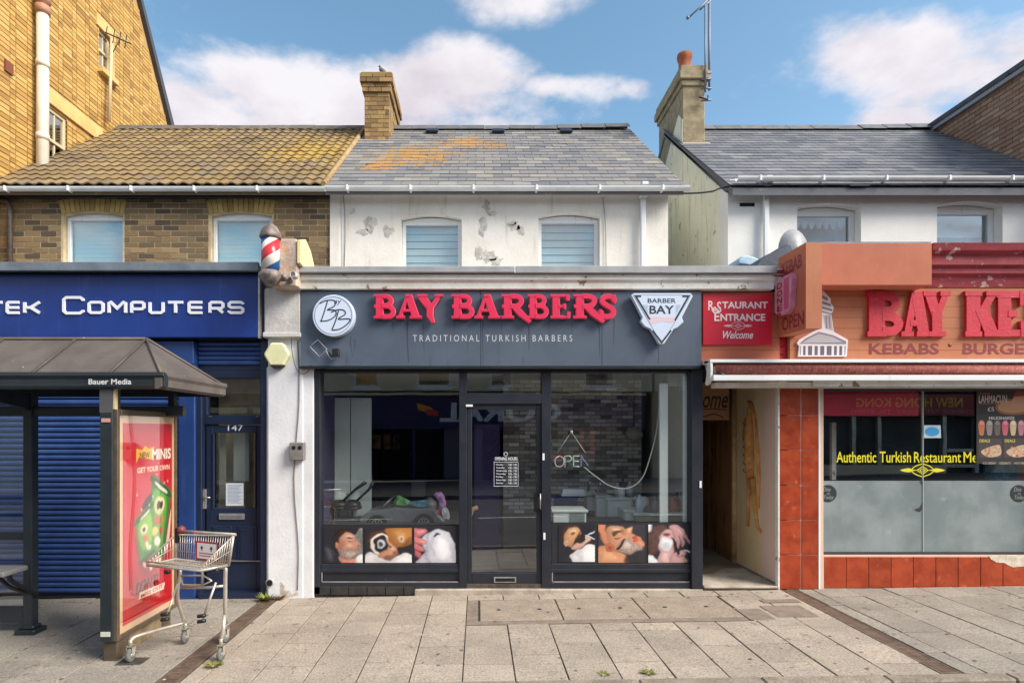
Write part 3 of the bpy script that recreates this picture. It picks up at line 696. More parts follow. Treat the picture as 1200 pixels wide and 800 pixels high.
q = MB(); q.box(X(252), X(282), .10, .125, Z(610), Z(603), m_alu); q.box(X(254), X(280), .097, .101, Z(608.5), Z(604.5), m_chrome); q.build('letterbox', dr, .002)
q = MB(); q.box(X(233.5), X(236.5), .08, .12, Z(597), Z(574), m_alu); q.tube([(X(235), .06, Z(583)), (X(243.5), .06, Z(583.5))], .008, m_alu); q.build('handle', dr)
q = MB(); text(q, '147', X(262), X(280), Z(504.5), Z(497.5), .117, flat(205, 210, 220)); q.build('door_number', dr)
q = MB(); q.box(X(259), X(280), .132, .134, Z(594), Z(567), flat(206, 214, 224))
for i in range(14): q.box(X(261), X(278-(i*7 % 5)), .131, .132, Z(570+i*1.6), Z(569.3+i*1.6), flat(140, 150, 170))
tag(q.build('notice_paper', None), 'white printed notice stuck inside the glass of door 147', 'notice')
q = MB(); q.box(X(270)-.09, X(270)+.1, .3, .302, Z(566), Z(507), flat(178, 184, 182)); q.box(X(244), X(252), .3, .302, Z(600), Z(507), flat(150, 150, 140)); q.build('hall_curtain', hl)
q = MB(); q.box(dx0-.03, dx1+.02, -.02, .18, -.1, .02, m_navy); q.box(dx0, dx1, .09, .12, .36, .375, m_alu); q.build('door_sill', hl, .004)
for a in (X(242), X(298)): q = MB(); q.box(a-.02, a+.02, .095, .1, Z(487)-.01, Z(487), m_chrome); q.build('vent_clip', hl)
# sign
sg = empty('computer_shop_sign', (X(150), -.1, Z(398)), 'long blue shop sign reading TEK COMPUTERS in white letters', 'sign')
q = MB(); q.box(-6.6, X(306), -.12, -.05, Z(397), Z(324), m_bluesign); q.build('sign_panel', sg, .004)
q = MB(); q.box(X(307), X(309), -.125, -.05, Z(398), Z(323), m_alu); q.build('edge_trim', sg)
wt = mat('white_letter', C(236, 238, 245), rough=.4, grain=.02)
for ch, a, c_, t_ in (('T', -6, 15, 0), ('E', 17, 34.5, 0), ('K', 37, 58, 0), ('C', 82, 108, 1), ('O', 111, 131, 0), ('M', 134, 157, 0), ('P', 160, 178, 0), ('U', 181, 200, 0), ('T', 202, 223, 0), ('E', 226, 245, 0), ('R', 250, 269, 0), ('S', 272, 292, 0)):
    lo = 371 if not t_ else 371.5; hi = 355 if not t_ else 349.5
    zt = Z(hi)-.02; zb = Z(lo)+.02; q = MB()
    for i, st in enumerate(TG[ch]): q.stroke([(X(a)+.02+p*(X(c_)-X(a)-.04), zb+(zt-zb)*r_) for p, r_ in st], .031, -.136-.001*i, -.118, wt)
    q.build('letter', sg)
# dish wires and the yellow brick building
yb = empty('yellow_brick_building', (-8, 3, 0), 'tall yellow brick gable catching the sun at top left', 'building')
YX = -6.7
prof = [(.9, -.2), (.9, 8.4), (3.4, 12.5), (5.86, 8.5), (7.2, 6.4), (7.2, -.2)]
WY = lambda x: 680*(-YX)/(560-x)-D0
def WZ(x, y): return EYE+(504-y)*(-YX)/(560-x)
# window places
ya, yb_, za, zb_ = 2.02, 2.70, 5.9, 7.0
yc, yd, zc, zd = WY(117), WY(131), 8.35, 9.05
q = MB(); q.prism(prof, -11, YX-.36, m_mortarY, axis='X')
gt = lambda y: 8.4+(y-.9)*1.64 if y < 3.4 else 12.5-(y-3.4)*1.6194
bps = [.9, ya, yb_, 3.4, yc, yd, 5.86, 7.2] if False else None

for (p0, p1) in ((.9, 2.02), (2.70, 3.4), (3.4, WY(117)), (WY(131), 7.2)): q.prism([(p0, -.2), (p1, -.2), (p1, gt(p1)), (p0, gt(p0))], YX-.36, YX-.03, m_mortarY, axis='X')
for (p0, p1, h0, h1) in ((2.02, 2.70, 5.9, 7.0), (WY(117), WY(131), 8.35, 9.05)):
    q.prism([(p0, -.2), (p1, -.2), (p1, h0), (p0, h0)], YX-.36, YX-.03, m_mortarY, axis='X'); q.prism([(p0, h1), (p1, h1), (p1, gt(p1)), (p0, gt(p0))], YX-.36, YX-.03, m_mortarY, axis='X')
q.build('gable_wall', yb)
# the wall skin is built round two openings
q = MB()
def yz(b_, y0, y1, z0, z1, m, x0=YX-.03, x1=YX): b_.box(x0, x1, y0, y1, z0, z1, m)
hol = [(ya, yb_, za, zb_), (yc, yd, zc, zd), (2.02, 3.55, 7.03, 7.29), (yc-.08, yd+.1, 9.05, 9.28)]
def inside(y, z):
    return z < 12.3 and (z < 8.4+(y-.9)*1.64-.15 if y < 3.4 else z < 12.5-(y-3.4)*1.626-.15)
its = []
for it in brick_items('X', YX-.02, 1.0, 6.7, 5.0, 10.6, holes=hol, L=.2, H=.058, dep=.05, out=1, flem=True):
    y, z = it[0][1], it[0][2]
    if inside(y-.1, z) and inside(y+.1, z) and z > 5.2+max(0, (y-1.6))*.74-.1 and z < 8.8+(y-1)*.65: its.append(it)
skin = empty('side_wall', (YX, 3, 5), None)
bpy.data.objects.remove(skin)
sk = MB(); sk.box(YX-.035, YX-.03, 1.0, 1.02, 5.0, 5.02, m_mortarY); sk = sk.build('brick_skin', yb)
pieces(sk, 'brick', its, m_brickY)
ff_ = MB(); ff_.box(-11, YX-.04, .89, .9, 0, .02, m_mortarY); ff_ = ff_.build('front_wall_face', yb)
pieces(ff_, 'brick', brick_items('Y', .9, -11, YX-.0, .0, 8.4, dep=.04), m_brickY, limit=0)
m_cream = mat('cream_stone', C(214, 182, 120), C(200, 166, 106), sc=4, rough=.85, bump=.2, grain=.08)
q = MB(); yz(q, 2.02, 3.55, 7.035, 7.285, m_cream, x1=YX+.012); q.build('lintel', yb, .004)
q = MB(); yz(q, yc-.08, yd+.1, 9.055, 9.275, m_cream, x1=YX+.012); yz(q, yd+.0, yd+.08, 8.35, 9.05, m_cream, x1=YX+.008); q.build('lintel', yb, .004)
q = MB(); yz(q, yc-.05, yd+.08, 8.25, 8.345, m_cream, x1=YX+.09); q.build('sill', yb, .004)
q = MB(); yz(q, 4.85, 5.05, 9.3, 10.1, m_cream, x1=YX+.002); yz(q, 5.55, 5.85, 8.62, 9.1, m_cream, x1=YX+.002); 
for (y0, y1, z0, z1, mu, tr) in ((ya, yb_, za, zb_, [2.25, 2.47], [6.5]), (yc, yd, zc, zd, [3.66], [8.7])):
    q = MB(); fm = mat('cream_sash', C(198, 184, 150), rough=.5); x0, x1 = YX-.10, YX-.05
    yz(q, y0, y0+.05, z0, z1, fm, x0, x1); yz(q, y1-.05, y1, z0, z1, fm, x0, x1); yz(q, y0+.05, y1-.05, z0, z0+.05, fm, x0, x1); yz(q, y0+.05, y1-.05, z1-.05, z1, fm, x0, x1)
    for t in mu: yz(q, t-.012, t+.012, z0+.05, z1-.05, fm, x0+.01, x1-.01)
    for t in tr: yz(q, y0+.05, y1-.05, t-.025, t+.025, fm, x0, x1+.01)
    o = q.build('sash_window', yb, .003)
    q = MB(); yz(q, y0+.04, y1-.04, z0+.04, z1-.04, glass_mat('sash_glass', tint=(.5, .55, .6, 1), f0=.35), YX-.08, YX-.075); q.build('pane', o)
    q = MB(); yz(q, y0, y1, z0, z1, m_dark, YX-.35, YX-.3); q.build('dark_room', o)
q = MB(); yz(q, 1.42, 1.56, 7.02, 7.18, mat('air_brick', C(120, 70, 50), rough=.9), x1=YX+.012); q.build('air_brick', yb)
q = MB(); vs = [(3.4-.1, 12.65), (5.93, 8.55), (5.86, 8.40), (3.4, 12.40)]; q.prism(vs, YX-.2, YX+.06, mat('verge_slate', C(70, 72, 80), rough=.7, grain=.2), axis='X'); q.build('verge', yb)
q = MB(); pp = mat('cream_soil_pipe', C(214, 206, 190), C(200, 190, 172), sc=3, rough=.5, grain=.06); py = D0
yp = 680*6.58/(560-50)-D0; q.tube([(-6.58, yp, 5.0), (-6.58, yp, WZ(50, 22)-.05)], .082, pp, 14)
for z in (6.3, 7.4): q.tube([(-6.58, yp, z), (-6.58, yp, z+.09)], .09, pp, 14)
o = q.build('soil_pipe', yb)
q = MB(); zt = WZ(50, 22)-.05; q.lathe([(.1, 0), (.1, .12), (.06, .13), (.06, .16), (.11, .18), (.1, .27), (.04, .33)], (-6.58, yp, zt), mat('copper_cowl', C(170, 124, 98), rough=.6), 12); q.build('cowl', o)
an = empty('television_aerial', (-6.6, 3.95, 7.6), 'thin aerial pole with small antenna fixed to the yellow brick wall', 'aerial')
q = MB(); yA = 680*6.6/(560-131)-D0; q.tube([(-6.6, yA-.08, 7.45), (-6.6, yA, WZ(133, 55))], .03, mat('aerial_pole', C(200, 176, 140), rough=.5), 8); q.build('pole', an)
q = MB(); za_ = WZ(133, 54); q.tube([(-6.75, yA-.05, za_+.10), (-6.3, yA+.1, za_-.04)], .012, m_black, 6)
for t in (.15, .4, .6, .8): 
    p = Vector((-6.75, yA-.05, za_+.1)).lerp(Vector((-6.3, yA+.1, za_-.04)), t); q.tube([p+Vector((0, -.03, -.14)), p+Vector((0, .03, .14))], .008, m_black, 5)
q.tube([(-6.6, yA, za_-.3), (-6.45, yA, za_+.0)], .008, m_black, 5); q.build('antenna', an)
# ------------------------------------------------------------------ white party pier with its console, fittings
m_pier = mat('pier_paint', C(226, 228, 232), C(212, 214, 218), sc=1.8, rough=.75, bump=.35, bsc=24, grain=.06, streak=C(188, 188, 186), stth=.66, dirt=C(150, 146, 142), dsc=3.2, dth=.70, dsoft=.02, spot=[((-2.3, -.1, .0), .32, C(176, 166, 150), 9, .70)])
m_stone = mat('console_stone', C(206, 192, 178), C(170, 150, 136), sc=6, rough=.95, bump=.9, bsc=28, grain=.15, dirt=C(196, 150, 124), dsc=5, dth=.56, dsoft=.08)
m_stone2 = mat('console_block_paint', C(204, 202, 200), C(188, 184, 180), sc=4, rough=.9, bump=.8, bsc=26, grain=.12, dirt=C(130, 116, 104), dsc=4, dth=.63, dsoft=.04)
pr_ = empty('white_pier', (X(340), 0, -.05), 'white painted pier with peeling stone console between the two shops', 'pier')
q = MB(); q.box(X(313), X(368), -.02, .5, -.2, Z(430), m_pier); q.box(X(315), X(356), -.035, -.02, -.2, Z(395), m_pier); q.build('shaft', pr_, .012)
q = MB(); q.box(X(313), X(355), -.10, .4, Z(392), Z(340), m_stone2); q.build('console_block', pr_, .015)
q = MB(); q.box(X(312), X(356), -.12, -.0, Z(397), Z(391), m_stone2); q.build('ledge', pr_, .01)
q = MB(); q.box(X(320, -.2), X(351, -.2), -.30, .28, Z(338, -.2), Z(283, -.2), m_stone); q.build('console', pr_, .012)
q = MB(); zt_ = Z(283, -.2); q.prism([(-.32, zt_-.28), (-.32, zt_-.02), (-.12, zt_+.05), (.08, zt_-.02), (.27, zt_-.2), (.27, zt_-.34)], X(352, -.2), X(356, -.2), mat('console_cheek', C(232, 214, 150), C(222, 206, 160), sc=6, rough=.85, bump=.4, bsc=26), axis='X'); q.build('side_cheek', pr_, .004)
q = MB(); q.tube([(X(318, 0), -.04, Z(681)), (X(318, 0), -.06, Z(681))], .045, m_stone2, 14); q.tube([(X(318), -.061, Z(681)), (X(318), -.066, Z(681))], .036, m_dark, 14); q.build('pipe_hole', pr_)
q = MB(); q.tube(smooth([(X(350), -.04, Z(400)), (X(352), -.045, Z(470)), (X(346), -.045, Z(560)), (X(351), -.045, Z(640)), (X(350), -.045, Z(690))], 4, False), .006, mat('crack_line', C(120, 116, 112), rough=.9), 4); q.build('surface_wire', pr_)
q = MB(); q.tube(smooth([(X(345), -.11, Z(396)), (X(346), -.11, Z(415)), (X(352), -.1, Z(436)), (X(362), -.1, Z(438)), (X(368), -.1, Z(428))], 4, False), .004, m_cable, 5); tag(q.build('loose_wire', None, origin=(X(346), -.1, Z(396))), 'thin black wire looping from the pier to the barber sign', 'wire')
q = MB(); r = .155; hx = [(X(328)+r*cos(pi/6+pi/3*i-pi/6)*1.0, Z(416.5)+r*sin(pi/3*i)) for i in range(6)]
q.prism(hx, -.12, -.03, mat('alarm_cream', C(222, 222, 178), C(210, 210, 166), sc=4, rough=.5, dirt=C(180, 176, 130), dsc=7, dth=.64)); hb = q
o = empty('alarm_box', (X(328), -.04, Z(417)), 'cream six-sided alarm box on the white pier', 'alarm')
q.build('cover', o, .02)
q = MB(); q.prism([(X(320), Z(429)), (X(336), Z(429)), (X(332), Z(432.5)), (X(324), Z(432.5))], -.11, -.035, m_cable); q.build('underside_lamp', o)
o = empty('socket_box', (X(351), -.04, Z(528)), 'small grey outdoor box with two dark holes on the white pier', 'box')
q = MB(); q.box(X(343), X(359.5), -.12, -.036, Z(538.5), Z(518), mat('grey_box', C(128, 124, 122), C(110, 106, 104), sc=9, rough=.6)); q.build('case', o, .008)
for x in (348, 355): q = MB(); q.tube([(X(x), -.1, Z(524)), (X(x), -.124, Z(524))], .024, m_dark, 10); q.build('socket', o)
q = MB(); q.box(X(340), X(345), -.06, -.03, Z(563), Z(551), mat('wear', C(150, 140, 132), rough=.9))
# barber pole
bp = empty('barber_pole', (X(317, -.3), -.35, Z(337, -.35)), 'red, white and blue striped barber pole with tarnished domed caps', 'barber pole')
m_tar = mat('tarnished_metal', C(104, 94, 92), C(150, 138, 130), sc=14, rough=.6, metal=.25, bump=.2, bsc=30, grain=.15)
px_, py_ = X(317, -.38), -.38; zb_p, zt_p = Z(318, -.38), Z(280, -.38); rr_ = .098
m = bpy.data.materials.new('pole_stripes'); m.use_nodes = True; t = m.node_tree; N = t.nodes; L = t.links
tcn = N.new('ShaderNodeTexCoord'); sp = N.new('ShaderNodeSeparateXYZ'); L.new(tcn.outputs['Object'], sp.inputs[0])
def m2(op, a, b):
    n = N.new('ShaderNodeMath'); n.operation = op
    for i, k in enumerate((a, b)):
        if isinstance(k, (int, float)): n.inputs[i].default_value = k
        else: L.new(k, n.inputs[i])
    return n.outputs[0]
ang = m2('DIVIDE', m2('ARCTAN2', sp.outputs[1], sp.outputs[0]), 2*pi)
fr = m2('FRACT', m2('ADD', m2('SUBTRACT', m2('MULTIPLY', sp.outputs[2], 2.35), ang), .62), 0)
cr = N.new('ShaderNodeValToRGB'); cr.color_ramp.interpolation = 'CONSTANT'; e = cr.color_ramp.elements; e[0].position = 0; e[0].color = C(222, 216, 208); e[1].position = .2; e[1].color = C(200, 50, 60)
for p_, c_ in ((.5, C(222, 216, 208)), (.66, C(44, 98, 160)), (.92, C(222, 216, 208))): k = e.new(p_); k.color = c_
L.new(fr, cr.inputs[0]); L.new(cr.outputs[0], N['Principled BSDF'].inputs['Base Color']); N['Principled BSDF'].inputs['Roughness'].default_value = .25
m_str = m
q = MB(); h_ = zt_p-zb_p; q.lathe([(rr_, 0), (rr_, h_)], (px_, py_, zb_p), m_str, 24); q.build('striped_cylinder', bp, origin=(px_, py_, zb_p))
q = MB(); q.lathe([(rr_+.012, 0), (rr_+.022, .02), (rr_+.014, .05), (rr_+.004, .08), (rr_*.75, .13), (rr_*.35, .16), (.015, .168)], (px_, py_, zt_p), m_tar, 20); q.build('top_dome', bp)
q = MB(); q.lathe([(.03, -.16), (rr_*.7, -.145), (rr_*.98, -.11), (rr_+.03, -.07), (rr_+.03, -.03), (rr_+.01, -.02), (rr_+.005, 0)], (px_, py_, zb_p), m_tar, 20); q.build('base_bowl', bp)
q = MB(); q.tube([(px_+.08, py_, zb_p-.08), (px_+.2, py_+.02, zb_p-.08), (px_+.2, py_+.1, zb_p-.08)], .03, m_tar, 8); q.lathe([(.03, 0), (.03, .04)], (px_+.15, py_+.02, zb_p-.06), m_tar, 12, 'Y'); q.lathe([(.035, 0), (.035, .1), (.028, .1), (.028, .06)], (px_+.27, py_+.02, zb_p-.05), m_stone2, 12, 'Y'); q.build('wall_bracket', bp)

# ------------------------------------------------------------------ barber building
hb = empty('barber_building', (.3, 1.3, 0), 'white rendered house with lichen spotted slate roof above the barber shop', 'building')
BX0, BX1 = -2.06, X(783, U)
bw1 = (X(470, U), X(541, U), 3.95, Z(256, U), .06); bw2 = (X(631, U), X(703, U), 3.95, Z(254, U), .06)
q = MB(); wall_front(q, BX0, BX1, 3.3, Z(226, U), U, U+.3, [bw1, bw2], m_render); uw = q.build('upper_wall', hb)
q = MB(); q.box(BX0, BX1, 1.6, 6.6, 2.9, 5.2, m_render); q.prism([(U+.3, 5.15), (RY, RZ-.2), (6.6, 5.15)], BX0+.02, BX1, m_render, axis='X'); q.build('body_wall', hb)
for i, (w, ns) in enumerate(((bw1, 6), (bw2, 6))):
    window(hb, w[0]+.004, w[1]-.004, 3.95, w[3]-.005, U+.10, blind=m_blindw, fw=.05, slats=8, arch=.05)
q = MB(); q.box(BX0, X(398, U), U-.02, U-.002, 3.7, Z(228, U), m_render); q.box(X(401, U), X(404, U), U-.01, U-.002, 3.7, Z(230, U), m_render2); q.build('render_strip', hb)
# flaked render: scabs of exposed undercoat with a real edge
m_scab = mat('exposed_undercoat', C(214, 210, 202), C(176, 172, 166), sc=22, rough=.95, bump=.8, bsc=50, grain=.3)
def scab(cx, cy, rx, ry, seed):
    rg = random.Random(seed); n = 13; pts = []
    for i in range(n):
        a = 2*pi*i/n; k = rg.uniform(.45, 1.1); pts.append((X(cx+rx*cos(a)*k, U), Z(cy-ry*sin(a)*k, U)))
    q = MB(); q.prism(smooth(pts, 2), U-.004, U+.01, m_scab); q.build('flaked_patch', uw)
for i, a in enumerate([(434, 262, 9, 12, ), (425, 272, 8, 5), (455, 271, 7, 9), (570, 241, 6, 9), (578, 250, 7, 5), (566, 266, 6, 12), (561, 296, 5, 11), (573, 301, 13, 11), (582, 306, 9, 7), (603, 266, 8, 6), (610, 270, 5, 7), (413, 248, 4, 4), (395, 250, 2, 4), (600, 262, 9, 3)]): scab(*a, i)
q = MB(); q.tube(smooth([(X(403, U), U-.02, Z(230, U)), (X(405, U), U-.02, Z(270, U)), (X(404, U), U-.02, Z(316, U))], 4, False), .006, mat('grey_wire', C(150, 144, 136), rough=.7), 5); q.tube(smooth([(X(706, U), U-.02, Z(232, U)), (X(709, U), U-.02, Z(262, U)), (X(710, U), U-.02, Z(316, U))], 4, False), .006, MATS['grey_wire'], 5); q.build('surface_wire', hb)
rf = roof_slab(hb, -2.08, 2.80, m_slate)
slates(rf, -2.07, 2.82, m_slate, w=.255, ex=.19)
ridge(hb, -2.1, 2.8, m=mat('ridge_slate', C(104, 104, 106), C(90, 92, 96), sc=6, rough=.8, bump=.4, rnd=.2), rise=.05)
for x in (506, 584, 664):
    a = X(x, 3.6); q = MB(); c_ = roof_pt(a, SL*.9, .05); q.box(-.11, .11, -.09, .09, -.02, .025, m_black); o = q.build('vent_tile', hb, .006); o.location = Vector(c_)-WL[hb]; o.rotation_euler = (PIT, 0, 0)
gutter(hb, -2.06, 2.86, EY-.05, Z(219, EY-.05), r=.055)
q = MB(); q.box(-2.06, 2.76, U-.06, U, Z(229, U), Z(222, U), m_white); q.build('fascia_board', hb, .004)
def downpipe(par, x, z0, z1, m, y=U-.06):
    q = MB(); w = .034; q.box(x-w, x+w, y-.03, y+.03, z0, z1-.16, m); o = q.build('downpipe', par, .008)
    q = MB(); q.box(x-.05, x+.05, y-.05, y+.045, z1-.2, z1-.13, m); q.box(x-.042, x+.042, y-.12, y+.03, z1-.13, z1-.02, m); q.build('hopper', o, .006)
    return o
downpipe(hb, X(752, U), 3.8, Z(217, U), m_white)
# chimney of brick on the party wall
def chimney(par, x0, x1, y0, y1, z0, z1, mb_, mm, over=.035, bricks=True, m_cap=None):
    q = MB(); q.box(x0+.012, x1-.012, y0+.012, y1-.012, z0, z1-.02, mm); o = q.build('chimney_stack', par)
    if bricks:
        its = []
        z = z0; row = 0
        while z < z1-.02:
            g = over*(1 if z1-z < .32 else 0)+(over if z1-z < .16 else 0)
            for side in range(4):
                along0, along1 = (x0-g, x1+g) if side in (0, 2) else (y0-g, y1+g)
                u_ = along0-(row+side) % 2*.113
                while u_ < along1:
                    a, c_ = max(u_, along0), min(u_+.215, along1)
                    if c_-a > .02:
                        j = random.uniform(-.003, .003); mid = (a+c_)/2
                        if side == 0: its.append(((mid, y0-g+.03+j, z+.0325), (c_-a, .06, .065), None))
                        elif side == 2: its.append(((mid, y1+g-.03+j, z+.0325), (c_-a, .06, .065), None))
                        elif side == 1: its.append(((x1+g-.03+j, mid, z+.0325), (.058, c_-a, .064), None))
                        else: its.append(((x0-g+.03+j, mid, z+.0325), (.058, c_-a, .064), None))
                    u_ += .226
            z += .076; row += 1
        pieces(o, 'brick', its, mb_)
    return o
CF = 10.09-D0
m_brickC = mat('chimney_brick', C(150, 124, 84), rough=.9, bump=.8, bsc=60, ramp=[C(136, 108, 72), C(158, 128, 84), C(112, 88, 62), C(170, 142, 96), C(140, 116, 80)], grain=.28, dirt=C(98, 84, 68), dsc=3, dth=.58, dsoft=.15)
ch = chimney(hb, -1.97, -1.545, CF, CF+1.15, 6.5, Z(88, CF), m_brickC, m_mortar)
q = MB(); q.box(-2.03, -1.48, CF-.06, CF+1.2, Z(89, CF)-.03, Z(86, CF), mat('chimney_mortar', C(150, 134, 84), C(120, 110, 76), sc=9, rough=.95, bump=.8, bsc=30, grain=.2)); q.build('flaunching', ch, .02)
q = MB(); q.box(-2.02, -1.49, CF-.05, CF+1.25, 6.52, 6.62, MATS['mortar_fillet']); q.build('flashing', ch, .01)
# pigeon on the chimney
pg = empty('pigeon', (X(447, CF), CF+.1, Z(85, CF)), 'small grey bird perched on top of the brick chimney', 'bird')
m_pig = mat('pigeon_grey', C(92, 90, 98), C(120, 118, 122), sc=30, rough=.8)
q = MB(); bx_, bz_ = X(447, CF), Z(85, CF)+.005; by_ = CF+.1
q.tube([(bx_+.09, by_, bz_+.0), (bx_+.05, by_, bz_+.05), (bx_+.0, by_, bz_+.08), (bx_-.03, by_, bz_+.115), (bx_-.035, by_, bz_+.145), (bx_-.045, by_, bz_+.165), (bx_-.075, by_, bz_+.158)], [.008, .03, .045, .034, .018, .021, .003], m_pig, 10); q.build('body', pg)
q = MB(); q.prism([(bx_+.05, bz_+.06), (bx_+.16, bz_-.01), (bx_+.15, bz_-.025), (bx_+.02, bz_+.04)], by_-.02, by_+.02, m_pig); q.build('tail', pg)
for s in (-.015, .015): q = MB(); q.tube([(bx_-.005, by_+s, bz_+.05), (bx_-.008, by_+s, bz_)], .005, mat('bird_leg', C(170, 90, 90), rough=.6), 5); q.build('leg', pg)

# cornice and sign board
m_corn = mat('cornice_plaster', C(232, 230, 224), C(214, 210, 200), sc=3, rough=.85, bump=.6, bsc=22, grain=.08, dirt=C(138, 126, 100), dsc=5.5, dth=.615, dsoft=.02, streak=C(180, 174, 158), stth=.62)
m_coping = mat('cornice_lead', C(166, 168, 170), C(150, 152, 156), sc=4, rough=.55, bump=.2, bsc=18, grain=.08, streak=C(120, 118, 112), stth=.66)
q = MB(); q.box(X(353), X(900), -.16, 1.3, Z(326), Z(324), m_coping); q.box(X(353), X(602), -.22, -.158, Z(325), Z(318), m_coping); q.box(X(603), X(900), -.215, -.158, Z(325.5), Z(317.5), m_coping); q.build('flat_roof', hb, .006)
q = MB(); q.prism([(-.02, Z(342.5)), (-.14, Z(342)), (-.14, Z(334)), (-.17, Z(332)), (-.17, Z(326)), (-.02, Z(326))], X(353), X(900), m_corn, axis='X'); q.build('cornice', hb, .004)
q = MB(); q.box(X(355), X(820), -.02, .45, Z(430), Z(341), m_dark); q.build('shop_beam', hb)
m_slatebl = mat('grey_sign_panel', C(86, 98, 114), C(78, 90, 106), sc=1.5, rough=.45, grain=.03, streak=C(62, 70, 82), stth=.585)
bs = empty('barber_sign', (X(587), -.08, Z(430)), 'long slate grey shop sign reading BAY BARBERS in raised red letters', 'sign')
for a, c_ in ((355.5, 563), (563.4, 703), (703.4, 818)):
    q = MB(); q.box(X(a), X(c_), -.10, -.021, Z(430), Z(343.5), m_slatebl); q.build('sign_panel', bs, .003)
q = MB(); q.box(X(354), X(818), -.105, -.02, Z(433), Z(430.2), m_black); q.build('bottom_edge', bs)
m_redl = mat('raised_red_letter', C(222, 42, 84), rough=.35, grain=.02, spec=.6)
m_rede = mat('letter_edge', C(232, 110, 130), rough=.4)
zb_, zt_ = Z(376), Z(349)
for ch_, a, c_ in (('B', 441, 466), ('A', 466.5, 496), ('Y', 490.5, 520), ('B', 530, 556), ('A', 556, 586), ('R', 587, 618), ('B', 617, 641), ('E', 643, 667), ('R', 669, 702), ('S', 698, 719)):
    w, sts = GL[ch_]; q = MB(); sx_ = (X(c_)-X(a))/w; sz_ = zt_-zb_
    for i, (st, ww) in enumerate(sts):
        pts = [(X(a)+p*sx_, zb_+r_*sz_) for p, r_ in (smooth(st, 4, False) if len(st) > 3 else st)]
        wv = ww if not isinstance(ww, list) else None
        horiz = abs(st[0][1]-st[-1][1]) < .02
        k = sz_ if horiz else (sx_+sz_)/2
        wl = [x_*k for x_ in ww] if isinstance(ww, list) else [ww*k]*len(pts)
        q.stroke(pts, wl, -.172-.0012*i, -.130, m_redl)
        q.stroke(pts, [x_+.012 for x_ in wl], -.158-.0006*i, -.128, m_rede)
    q.build('letter', bs)
q = MB()
for a in (445, 460, 475, 488, 505, 540, 570, 600, 630, 655, 685, 708): q.box(X(a)-.01, X(a)+.01, -.131, -.1, Z(365), Z(362), m_alu)
o = q.build('letter_spacer', bs); o['kind'] = 'stuff'
q = MB(); text(q, 'T R A D I T I O N A L   T U R K I S H   B A R B E R S', X(485), X(669), Z(401.5), Z(394), -.1015, flat(200, 206, 212)); q.build('lettering', bs)
# dark run-off stains below the letters
q = MB(); rg = random.Random(3)
for x, y0, y1, w in ((479, 377, 426, 1.3), (497, 383, 415, .6), (418, 399, 413, .8), (414, 396, 420, .5), (566, 377, 428, .5), (618, 383, 412, .9), (700, 384, 420, 1.1), (717, 375, 405, .8), (587, 378, 400, .4), (642, 378, 398, .4), (533, 378, 394, .5), (461, 378, 392, .5), (669, 380, 396, .4), (768, 408, 428, .5)):
    pts = smooth([(X(x), Z(y0)), (X(x+rg.uniform(-1, 1)), Z((y0*2+y1)/3)), (X(x+rg.uniform(-.5, 2.5)), Z(y1))], 5, False)
    q.stroke(pts, [.01*w*(1.6-1.3*i/(len(pts)-1)) for i in range(len(pts))], -.1014, -.1002, mat('soot_run', C(48, 54, 64), C(62, 70, 82), sc=20, rough=.7))
o = q.build('stain', bs); o['kind'] = 'stuff'
# round BB disc
bb = empty('round_logo_sign', (X(396), -.15, Z(372)), 'round white sign with Bay BB handwriting at the left of the barber sign', 'sign')
m_litw = mat('opal_sign_white', C(206, 220, 240), rough=.35, grain=.02)
q = MB(); q.lathe([(.238, -.02), (.238, .07), (.232, .075), (0.001, .075)], (X(395.5), -.12, Z(373.5)), mat('disc_rim', C(190, 204, 226), rough=.4), 40, 'Y', smooth=False); q.build('disc', bb)
q = MB(); q.lathe([(.232, 0), (.232, .0015)], (X(395.5), -.195, Z(373.5)), m_litw, 40, 'Y', smooth=False)
n = 40
pts = [(X(395.5)+.212*cos(2*pi*i/n), Z(373.5)+.212*sin(2*pi*i/n)) for i in range(n+1)]; q.stroke(pts, .005, -.199, -.196, flat(110, 122, 140))
def script(bld, lines, f, w, y0, y1, m):
    for k, l in enumerate(lines): bld.stroke([f(*p) for p in smooth(l, 5, False)], w, y0-.0004*k, y1, m)
ff = lambda x, y: (X(340+x/4), Z(320+y/4))
script(q, [[(196, 148), (180, 200), (166, 240)], [(160, 160), (190, 146), (226, 146), (228, 170), (196, 188), (230, 190), (232, 214), (200, 236), (162, 240)],
           [(246, 192), (232, 240), (216, 278)], [(212, 200), (240, 188), (270, 190), (276, 208), (246, 230), (298, 230), (282, 256), (250, 276), (216, 280)]], ff, .012, -.1985, -.196, flat(34, 44, 62))
text(q, 'ay', X(396.5), X(405), Z(362), Z(356), -.198, flat(34, 44, 62), shear=.3); q.build('face', bb)
# triangular sign
tg_ = empty('triangle_logo_sign', (X(768), -.15, Z(405)), 'white triangular BARBER BAY sign at the right of the barber sign', 'sign')
def T2(x, y): return (X(580+x/4), Z(320+y/4))
out = [T2(*p) for p in [(618, 120), (632, 112), (890, 112), (900, 124), (850, 222), (858, 242), (830, 268), (812, 276), (770, 340), (758, 346), (746, 340), (708, 276), (680, 262), (662, 240), (670, 222)]]
q = MB(); q.prism(out, -.19, -.125, m_litw); q.build('plate', tg_, .006)
q = MB(); ink = flat(28, 40, 56)
for i, st in enumerate([[(664, 126), (640, 126), (704, 232)], [(852, 126), (880, 126), (818, 236)], [(716, 282), (758, 336), (800, 282)]]): q.stroke([T2(*p) for p in st], .018, -.1925-.0005*i, -.1905, ink)
q.stroke([T2(*p) for p in ((628, 120), (758, 342), (892, 120), (628, 120))], .005, -.1915, -.1905, flat(120, 134, 150))
